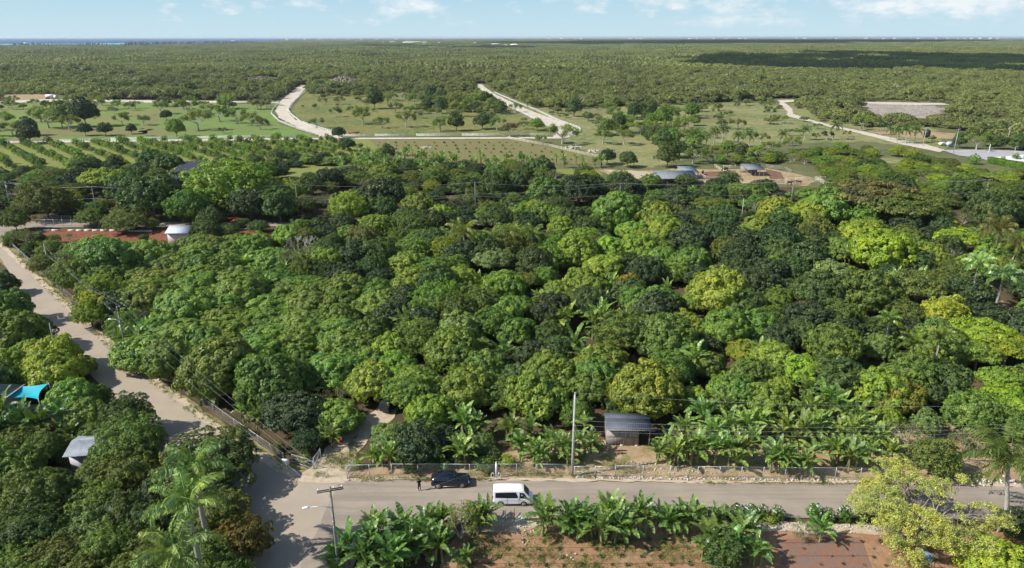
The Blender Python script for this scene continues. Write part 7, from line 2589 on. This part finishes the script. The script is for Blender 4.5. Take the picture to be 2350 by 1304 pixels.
def hz(X, Y):
    h = 15 * np.exp(-((Y - 6200) / 900) ** 2) / (1 + np.exp(-(X - 1600) / 500))
    return h + 8 * np.exp(-((Y - 7600) / 900) ** 2) / (1 + np.exp(-(X - 3600) / 400))


def scatter(name, label, cat, X, Y, Z, S, ZS, IDX, coll, color):
    me = bpy.data.meshes.new(name)
    me.vertices.add(len(X))
    me.vertices.foreach_set('co', np.stack([X, Y, Z], 1).astype(np.float32).ravel())
    r = np.random.default_rng(3)
    a = me.attributes.new('rot', 'FLOAT_VECTOR', 'POINT')
    a.data.foreach_set('vector', np.stack([np.zeros(len(X)), np.zeros(len(X)), r.uniform(0, 6.28, len(X))], 1).astype(np.float32).ravel())
    a = me.attributes.new('scl', 'FLOAT_VECTOR', 'POINT')
    a.data.foreach_set('vector', np.stack([S, S, ZS], 1).astype(np.float32).ravel())
    a = me.attributes.new('idx', 'INT', 'POINT')
    a.data.foreach_set('value', IDX.astype(np.int32))
    o = ob(name, me, color=color)
    ng = bpy.data.node_groups.new(name, 'GeometryNodeTree')
    ng.interface.new_socket('Geometry', in_out='INPUT', socket_type='NodeSocketGeometry')
    ng.interface.new_socket('Geometry', in_out='OUTPUT', socket_type='NodeSocketGeometry')
    gi, go = ng.nodes.new('NodeGroupInput'), ng.nodes.new('NodeGroupOutput')
    ip = ng.nodes.new('GeometryNodeInstanceOnPoints')
    ci = ng.nodes.new('GeometryNodeCollectionInfo')
    ci.inputs['Collection'].default_value = coll
    ci.inputs['Separate Children'].default_value = True
    ci.inputs['Reset Children'].default_value = True
    ip.inputs['Pick Instance'].default_value = True

    def na(nm, dt):
        n = ng.nodes.new('GeometryNodeInputNamedAttribute')
        n.data_type = dt
        n.inputs[0].default_value = nm
        return n.outputs[0]
    L = ng.links.new
    L(gi.outputs[0], ip.inputs['Points'])
    L(ci.outputs[0], ip.inputs['Instance'])
    L(na('idx', 'INT'), ip.inputs['Instance Index'])
    L(na('rot', 'FLOAT_VECTOR'), ip.inputs['Rotation'])
    L(na('scl', 'FLOAT_VECTOR'), ip.inputs['Scale'])
    L(ip.outputs[0], go.inputs[0])
    m = o.modifiers.new('scatter', 'NODES')
    m.node_group = ng
    tag(o, label, cat, None, 'stuff')
    return o


def proto_coll(name, meshes, color):
    c = bpy.data.collections.new(name)
    for i, me in enumerate(meshes):
        o = bpy.data.objects.new('%s_%02d' % (name, i), me)
        o.color = (*color, 1)
        c.objects.link(o)
    return c


# single trees for the nearer part
lod = []
for s in range(5):
    kind = s % 3
    mb, C = crown(3.4, 2.5 if kind else 1.9, 26, 1.05, 26, 0.95, 0.42, 500 + s, irr=0.3, jit=0.6, core=0.72, gap=0.08, flat=0.7 if kind else 0.4, ros=3)
    cz = 3.4
    me = None
    tb = MB()
    for k in range(3):
        a = k * 2.1 + s
        tb.tube([(0, 0, -cz), (math.cos(a) * 0.7, math.sin(a) * 0.7, -cz * 0.45), (math.cos(a) * 1.6, math.sin(a) * 1.6, 0.2)], [0.2, 0.12, 0.05], 4, 1, cap=False)
    mb.add(np.concatenate(tb.v), tb.f, 1, 0.5)
    me = mb.mesh('far_crown', ['wood_mass', 'pale_bark'])
    me.transform(Matrix.Translation((0, 0, cz)))
    lod.append(me)
# a few pale bare snags among them
r = random.Random(77)
mb, tips = MB(), []
for k in range(3):
    branchy(mb, (0, 0, 0), (math.cos(k * 2.1) * 0.4, math.sin(k * 2.1) * 0.4, 1), 2.6, 0.16, 2, r, tips, (2, 3), 0.5, 0.1, 0.7, 3)
lod.append(mb.mesh('snag', ['dead_wood']))
WC = (0.150, 0.176, 0.070)
cA = proto_coll('wood_tree_kinds', lod, WC)
X, Y = forest_points(330, 1150, 5.6, 1, xl=-0.92, xr=0.92)
TRK = [[(690, 190), (655, 214), (630, 236), (620, 254), (630, 275), (675, 297), (742, 322), (800, 322), (765, 300), (716, 286), (682, 276), (668, 256), (680, 238), (700, 216), (712, 190)],
       [(1090, 190), (1090, 203), (1155, 245), (1200, 266), (1285, 305), (1270, 320), (1340, 318), (1336, 292), (1232, 250), (1136, 208), (1118, 190)],
       [(1780, 224), (1835, 224), (1830, 236), (1825, 255), (1850, 270), (1905, 284), (1980, 298), (2070, 318), (2150, 340), (2155, 355), (2060, 333), (1960, 308), (1900, 294), (1800, 268), (1800, 258), (1780, 240)],
       [(-400, 226), (640, 231), (640, 240), (-400, 246)], [(-400, 305), (1290, 305), (1290, 420), (-400, 420)], [(-400, 214), (250, 214), (250, 236), (-400, 240)], [(1290, 322), (1290, 420), (3000, 470), (3000, 330), (2100, 330)],
       [(1960, 292), (2240, 300), (2240, 325), (1960, 322)]]
rq = np.random.default_rng(55)
EX, EY = [], []
for y in np.arange(360, 900, 6.5):
    xs = np.arange(-0.9 * y - 60, 0.9 * y + 60, 6.5)
    EX.append(xs + rq.uniform(-3, 3, len(xs)))
    EY.append(y + rq.uniform(-3, 3, len(xs)))
EX, EY = np.concatenate(EX), np.concatenate(EY)
EU, EV_ = px_arr(EX, EY)
topb = np.interp(EU, [-900, 640, 645, 700, 720, 1085, 1150, 1240, 1780, 1840, 1965, 2230], [231, 231, 225, 200, 212, 210, 212, 246, 226, 250, 290, 302])
dist = np.maximum(0, EV_ - topb)
nz = np.sin(EX * 0.031 + 2 * np.sin(EY * 0.017)) + np.sin(EY * 0.043 + EX * 0.011)
prob = 0.75 * np.exp(-dist / 9.0) + 0.035 * np.exp(-dist / 60) * (1 + nz).clip(0, 3)
prob = np.where(EU < 640, prob * 0.35, prob)
kp = in_poly(OPEN[0], EU, EV_) & (rq.random(len(EX)) < prob)
for q in TRK:
    kp &= ~in_poly(q, EU, EV_)
nE = int(kp.sum())
X, Y = np.concatenate([X, EX[kp]]), np.concatenate([Y, EY[kp]])
rr_ = np.random.default_rng(5)
U_, V_ = px_arr(X, Y)
thin = ((V_ > 205) & (U_ > 700) & (U_ < 1160)) | ((V_ > 222) & (U_ > 1240))
kp = (~thin) | (rr_.random(len(X)) < 0.8)
X, Y = X[kp], Y[kp]
S = rr_.uniform(0.6, 1.25, len(X)) * (1 + 0.35 * (rr_.random(len(X)) < 0.08))
BIGN = np.sin(X * 0.019 + 1.7 * np.sin(Y * 0.012)) * np.sin(Y * 0.024 + X * 0.006 + 1.3) + 0.6 * np.sin(X * 0.053 + Y * 0.071)
S = S * (1 + 0.28 * BIGN).clip(0.5, 1.5)
ID = rr_.integers(0, 5, len(X))
ID[rr_.random(len(X)) < 0.035] = 5
S = np.where(in_poly(OPEN[0], *px_arr(X, Y)), S * 0.7, S)
ZS_ = S * rr_.uniform(0.75, 1.25, len(X)) * np.interp(X, [200, 500], [0.9, 0.68])
scatter('forest', 'dense scrubby dry woodland stretching beyond the pastures', 'woodland', X, Y, np.zeros(len(X)), S, ZS_, ID, cA, WC)
nA = len(X)


# patches of canopy for the distance
def patch(size, n, seed):
    r = np.random.default_rng(seed)
    mb = MB()
    for i in range(n):
        cx_, cy_ = r.uniform(-size / 2, size / 2, 2)
        R0 = r.uniform(2.6, 5.2)
        H0 = r.uniform(1.8, 3.4)
        z0 = r.uniform(2.2, 5.2)
        m = 42
        d = nrm(r.normal(size=(m, 3)) + np.array([0, 0, 0.7]))
        P = d * np.array([R0, R0, H0]) * r.uniform(0.75, 1.08, (m, 1)) + np.array([cx_, cy_, z0])
        lv = r.random() * 0.55 + r.random(m) * 0.45
        leaves(mb, P, nrm(d + r.normal(size=(m, 3)) * 0.28 + np.array([0, 0, 0.2])), r.normal(size=(m, 3)), r.uniform(1.4, 2.6, m), r.uniform(1.2, 2.0, m), lv)
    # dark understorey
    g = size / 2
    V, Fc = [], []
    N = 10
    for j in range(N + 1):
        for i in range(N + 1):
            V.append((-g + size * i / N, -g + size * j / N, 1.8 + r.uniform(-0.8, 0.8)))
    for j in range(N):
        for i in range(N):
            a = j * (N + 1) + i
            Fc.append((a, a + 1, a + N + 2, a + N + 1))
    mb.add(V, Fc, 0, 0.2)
    return mb.mesh('canopy', ['wood_mass'])


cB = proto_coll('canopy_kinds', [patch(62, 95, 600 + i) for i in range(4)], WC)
X, Y = forest_points(1150, 6800, 56, 2, 0.10, -0.86, 0.86)
BN2 = np.sin(X * 0.006 + 1.7 * np.sin(Y * 0.004)) * np.sin(Y * 0.009 + X * 0.002) + 0.5 * np.sin(X * 0.017 + Y * 0.023)
scatter('forest', 'unbroken green woodland reaching to the horizon', 'woodland', X, Y, hz(X, Y), np.full(len(X), 1.0), rr_.uniform(0.8, 1.25, len(X)) * (1 + 0.45 * BN2).clip(0.45, 1.7), rr_.integers(0, 4, len(X)), cB, WC)
nB = len(X)
X, Y = forest_points(6800, 15000, 125, 3, 0.10, -0.86, 0.86)
scatter('forest', 'hazy bluish woodland at the very horizon', 'woodland', X, Y, hz(X, Y), np.full(len(X), 2.25), rr_.uniform(1.0, 1.5, len(X)), rr_.integers(0, 4, len(X)), cB, WC)
print('forest', nA, nB, len(X))
# undergrowth filling the gaps between the orchard trees
cU = proto_coll('undergrowth_kinds', [q['parts'][0][1] for q in PROTO['shrub']] + [PROTO['crop_seedling'][0]['parts'][0][1]], DG)
UP = pxs((-300, 460), (0, 430), (640, 415), (1400, 415), (2500, 445), (2700, 960), (2280, 1040), (2060, 985), (1560, 985), (1370, 975), (1140, 1000), (1130, 1080), (840, 1080), (820, 1040), (900, 930), (740, 1040), (640, 1010), (470, 935), (300, 800), (200, 700), (110, 610), (-300, 600))
LP_ = pxs((-300, 720), (-60, 680), (60, 850), (200, 960), (330, 1100), (440, 1300), (400, 1500), (-400, 1500))
ru = random.Random(66)
ux = []
for P, n in ((UP, 5200), (LP_, 900)):
    x0, x1 = min(p.x for p in P), max(p.x for p in P)
    y0, y1 = min(p.y for p in P), max(p.y for p in P)
    c = 0
    while c < n:
        x, y = ru.uniform(x0, x1), ru.uniform(y0, y1)
        if inside(P, x, y) and not any(inside(q, x, y) for q in KEEP):
            ux.append((x, y))
        c += 1
ux = np.array(ux)
US = rr_.uniform(0.35, 0.95, len(ux))
scatter('undergrowth', 'low green weeds and bushes between the orchard trees', 'undergrowth', ux[:, 0], ux[:, 1], np.full(len(ux), 0.02), US, US * 0.8, rr_.integers(0, 4, len(ux)), cU, DG)
# tall feathery pines along the left shore
r_ = random.Random(41)
mb = MB()
TP = []
for i in range(760):
    px = r_.choice([r_.gauss(60, 18), r_.gauss(205, 22), r_.uniform(285, 440), r_.uniform(285, 440), r_.uniform(470, 590), r_.uniform(20, 640)])
    p = at(px, np.interp(px, [0, 290, 640], [107.5, 105.5, 99.5]) + r_.uniform(-0.8, 1.6))
    h = r_.uniform(9, 24) * (1.0 if px > 280 else 0.8)
    w_ = h * r_.uniform(0.10, 0.2)
    m = 16
    q = np.random.default_rng(i)
    d = nrm(q.normal(size=(m, 3)) + np.array([0, 0, 0.2]))
    zz = q.random(m)
    P = np.stack([d[:, 0] * w_ * (1.1 - zz), d[:, 1] * w_ * (1.1 - zz), h * 0.15 + zz * h * 0.85], 1) + np.array([p.x, p.y, 0])
    leaves(mb, P, d, np.tile(np.array([[0.2, 0.1, 1.0]]), (m, 1)), np.full(m, h * 0.3), np.full(m, w_ * 1.3), q.random(m))
o = ob('treeline', mb.mesh('treeline', ['leaf']), color=(0.030, 0.045, 0.028))
tag(o, 'ragged dark line of tall shore trees in front of the sea', 'tree line', None, 'stuff')


# ------------------------------------------------------------------ clouds high above (they shade the far woods)
def cloud(label, outline, n, rad, z, seed, th=0.45):
    off = z / math.tan(R(SUN_EL))
    dx, dy = math.cos(R(SUN_AZ)) * off, math.sin(R(SUN_AZ)) * off
    P = pxs(*outline)
    r = random.Random(seed)
    import bmesh
    bm0 = bmesh.new()
    bmesh.ops.create_icosphere(bm0, subdivisions=3, radius=1)
    vv = np.array([v.co[:] for v in bm0.verts])
    ff = [tuple(v.index for v in f.verts) for f in bm0.faces]
    bm0.free()
    x0, x1 = min(p.x for p in P), max(p.x for p in P)
    y0, y1 = min(p.y for p in P), max(p.y for p in P)
    mb = MB()
    c = 0
    while c < n:
        x, y = r.uniform(x0, x1), r.uniform(y0, y1)
        if not inside(P, x, y):
            continue
        s = rad * r.uniform(0.5, 1.2)
        bump = 1 + 0.14 * lowfreq(vv * 2.2, seed * 1000 + c)
        q = vv * bump[:, None] * s * np.array([1, 1, th])
        q[:, 2] = np.maximum(q[:, 2], -s * 0.12)
        mb.add(q + np.array([x - dx, y - dy, z + r.uniform(0, rad * 0.3)]), ff)
        c += 1
    o = ob('cloud', mb.mesh('cloud', ['cloud'], True))
    tag(o, label, 'cloud', None, 'structure')


M['cloud'] = simple('cloud', (0.9, 0.9, 0.9), 1.0, 0.0, var=0.02, scale=0.001)
cloud('flat based cumulus whose shadow lies on the right woods', ((1500, 140), (1700, 135), (1800, 127), (1950, 122), (2050, 128), (2350, 131), (2700, 136), (2700, 186), (2350, 168), (2150, 163), (1900, 160), (1740, 158), (1540, 150), (1700, 148)), 330, 60, 950, 1)
cloud('long cumulus bank whose shadow lies on the ridge', ((1150, 98.5), (1400, 95), (1700, 92.5), (2150, 92.5), (2350, 95), (2350, 99.5), (1900, 102), (1500, 104), (1150, 102.5)), 700, 260, 1150, 2)
cloud('thin cumulus shadowing the woods below the distant hall', ((800, 105), (1000, 107), (1220, 111.5), (1290, 112.5), (1050, 113), (860, 109.5)), 60, 75, 1000, 3)

# ------------------------------------------------------------------ labels for every plant
LM = [('the white passenger van', 1177, 1150), ('the dark navy car', 1034, 1115), ('the grey plank shed', 1430, 990), ('the tall concrete pole', 1315, 1010), ('the junction utility pole', 765, 1190),
      ('the yellow flowering tree', 2110, 1165), ('the teal shade sail', 65, 895), ('the white roofed house', 398, 525), ('the large bare grey tree', 690, 560), ('the tallest coconut palm', 1083, 550),
      ('the hidden black van', 900, 925), ('the red flowerpot', 783, 1010), ('the blank white sign', 660, 1062), ('the silver tin shed', 205, 1050), ('the roadside lamp pole', 270, 750),
      ('the long striped barn', 1555, 400), ('the black net house', 440, 385), ('the left winding track bend', 625, 262), ('the straight track bend', 1330, 300), ('the brown brush heap', 788, 188),
      ('the black water tank', 2126, 310), ('the pale trunked royal palm', 2244, 640), ('the palm at the right edge', 2335, 1080), ('the golden mango tree', 1444, 651), ('the roadside yellow tree', 215, 690),
      ('the right orchard yellow tree', 2169, 716), ('the broad feathery tree', 530, 418), ('the thin upper road pole', 110, 592), ('the pole in the right scrub', 2270, 450), ('the corral pole', 1822, 450),
      ('the lower royal palms', 432, 1160), ('the vivid lime tree', 1969, 538), ('the blue site container', 199, 226), ('the lone cattle shelter', 1732, 390), ('the gap in the white fence', 948, 312),
      ('the small bare tree', 1740, 478), ('the short grey pole', 466, 475), ('the red car', 545, 517), ('the seedling field', 1100, 345), ('the clipped hedge', 2320, 380), ('the driveway gate', 800, 1085),
      ('the bluish dome tree', 1056, 756), ('the olive round tree', 1992, 668), ('the red earth gap', 1400, 525)]
NOUN = {'mango_tree': 'round mango tree', 'evergreen_tree': 'glossy leafy tree', 'leafy_tree': 'tall leafy tree', 'bushy_tree': 'bushy tree', 'feathery_tree': 'flat feathery tree', 'scrubby_tree': 'thin scrubby tree',
        'pasture_tree': 'umbrella shaped tree', 'shrub': 'round shrub', 'banana_plant': 'banana clump', 'royal_palm': 'royal palm', 'coconut_palm': 'coconut palm', 'bare_tree': 'bare grey tree',
        'blossom_tree': 'half leafless tree with yellow blossom', 'oleander_shrub': 'clipped shrub with white flowers', 'orchard_sapling': 'young orchard tree', 'crop_seedling': 'low crop plant'}
ORD = ['closest', 'second', 'third', 'fourth', 'fifth', 'sixth', 'seventh', 'eighth', 'ninth', 'tenth', 'eleventh', 'twelfth', 'thirteenth', 'fourteenth', 'fifteenth', 'sixteenth', 'seventeenth', 'eighteenth', 'nineteenth', 'twentieth',
       'twenty-first', 'twenty-second', 'twenty-third', 'twenty-fourth', 'twenty-fifth', 'twenty-sixth', 'twenty-seventh', 'twenty-eighth', 'twenty-ninth', 'thirtieth']


def ordw(i):
    return ORD[i] if i < len(ORD) else None


GROUPS = {'mango_tree': 'mango trees of the orchard', 'evergreen_tree': 'dark glossy trees', 'leafy_tree': 'tall leafy trees', 'bushy_tree': 'bushy olive trees', 'feathery_tree': 'flat feathery trees', 'scrubby_tree': 'thin scrubby trees',
          'pasture_tree': 'umbrella trees on the pastures', 'shrub': 'round shrubs', 'banana_plant': 'banana clumps', 'royal_palm': 'royal palms', 'coconut_palm': 'coconut palms', 'bare_tree': 'bare grey trees',
          'oleander_shrub': 'oleander shrubs along the road', 'orchard_sapling': 'young orchard trees in rows', 'crop_seedling': 'crop plants in the red field'}
buck = {}
for p_ in PLANTS:
    k = p_['kind']
    if k in ('orchard_sapling', 'crop_seedling') or p_.get('seedling'):
        continue
    px, py = proj((p_['x'], p_['y'], 3))
    best = min(LM, key=lambda l: (l[1] - px) ** 2 + (1.6 * (l[2] - py)) ** 2)
    dx, dy = px - best[1], (py - best[2]) * 1.6
    side = ('right of' if dx > 0 else 'left of') if abs(dx) > abs(dy) else ('below' if dy > 0 else 'above')
    buck.setdefault((k, best[0], side), []).append((math.hypot(dx, dy), p_))
for (k, l, side), q in buck.items():
    q.sort(key=lambda e: e[0])
    for i, (_, p_) in enumerate(q):
        tn = TINTNAME.get(p_['tint'], 'golden green')
        if k in ('bare_tree', 'blossom_tree'):
            tn = 'large'
        o = p_['root']
        w_ = ordw(i)
        if k == 'blossom_tree':
            o['label'] = 'large half leafless tree with yellow blossom beside the right road'
        elif len(q) == 1:
            o['label'] = '%s %s just %s %s' % (tn, NOUN[k], side, l)
        elif i == 0:
            o['label'] = '%s %s, first one %s %s' % (tn, NOUN[k], side, l)
        elif w_:
            o['label'] = '%s %s, %s closest %s %s' % (tn, NOUN[k], w_, side, l)
        else:
            o['label'] = '%s %s in the crowd %s %s' % (tn, NOUN[k], side, l)
        o['group'] = GROUPS.get(k, k.replace('_', ' ') + 's')
        if k == 'blossom_tree':
            del o['group']
for ri, a in enumerate(sorted(row_i)):
    q = sorted(row_i[a], key=lambda e: -e[1])
    for i, (p_, b) in enumerate(q):
        o = p_['root']
        o['label'] = 'small round orchard tree, %s from the near end of the %s row from the left' % ((ordw(i) or 'last').replace('closest', 'first'), (ordw(ri) or 'last').replace('closest', 'first'))
        o['group'] = GROUPS['orchard_sapling']
sr = {}
for p_ in PLANTS:
    if p_.get('seedling'):
        sr.setdefault(p_['seedling'][1], []).append(p_)
for ri, b in enumerate(sorted(sr)):
    for i, p_ in enumerate(sorted(sr[b], key=lambda e: e['x'])):
        p_['root']['label'] = 'tiny seedling, %s from the left in the %s row of the brown field' % ((ordw(i) or 'last').replace('closest', 'first'), (ordw(ri) or 'last').replace('closest', 'nearest'))
        p_['root']['category'] = 'seedling'
        p_['root'].name = 'field_seedling'
rn = ['farthest', 'second farthest', 'middle', 'second nearest', 'nearest']
cr = {}
for j, i, p_ in crops:
    cr.setdefault(j, []).append(p_)
for j, q in cr.items():
    for i, p_ in enumerate(sorted(q, key=lambda e: e['x'])):
        p_['root']['label'] = 'low leafy crop plant, %s from the left in the %s row' % ((ordw(i) or 'last').replace('closest', 'first'), rn[j])
        p_['root']['group'] = GROUPS['crop_seedling']

# ------------------------------------------------------------------ haze
hm_ = bpy.data.materials.new('haze')
hm_.use_nodes = True
ht = hm_.node_tree
ht.nodes.clear()
ho = ht.nodes.new('ShaderNodeOutputMaterial')
hv = ht.nodes.new('ShaderNodeVolumePrincipled')
hv.inputs['Color'].default_value = (0.80, 0.90, 1.0, 1)
hv.inputs['Density'].default_value = 4.0e-5
hv.inputs['Anisotropy'].default_value = 0.2
ht.links.new(hv.outputs[0], ho.inputs['Volume'])
M['haze'] = hm_
mb = MB().box((0, 15000, 27.0), (49000, 31200, 58.0))
o = ob('haze', mb.mesh('haze', ['haze']))
tag(o, 'thin pale haze between the drone and the horizon', 'haze', None, 'stuff')
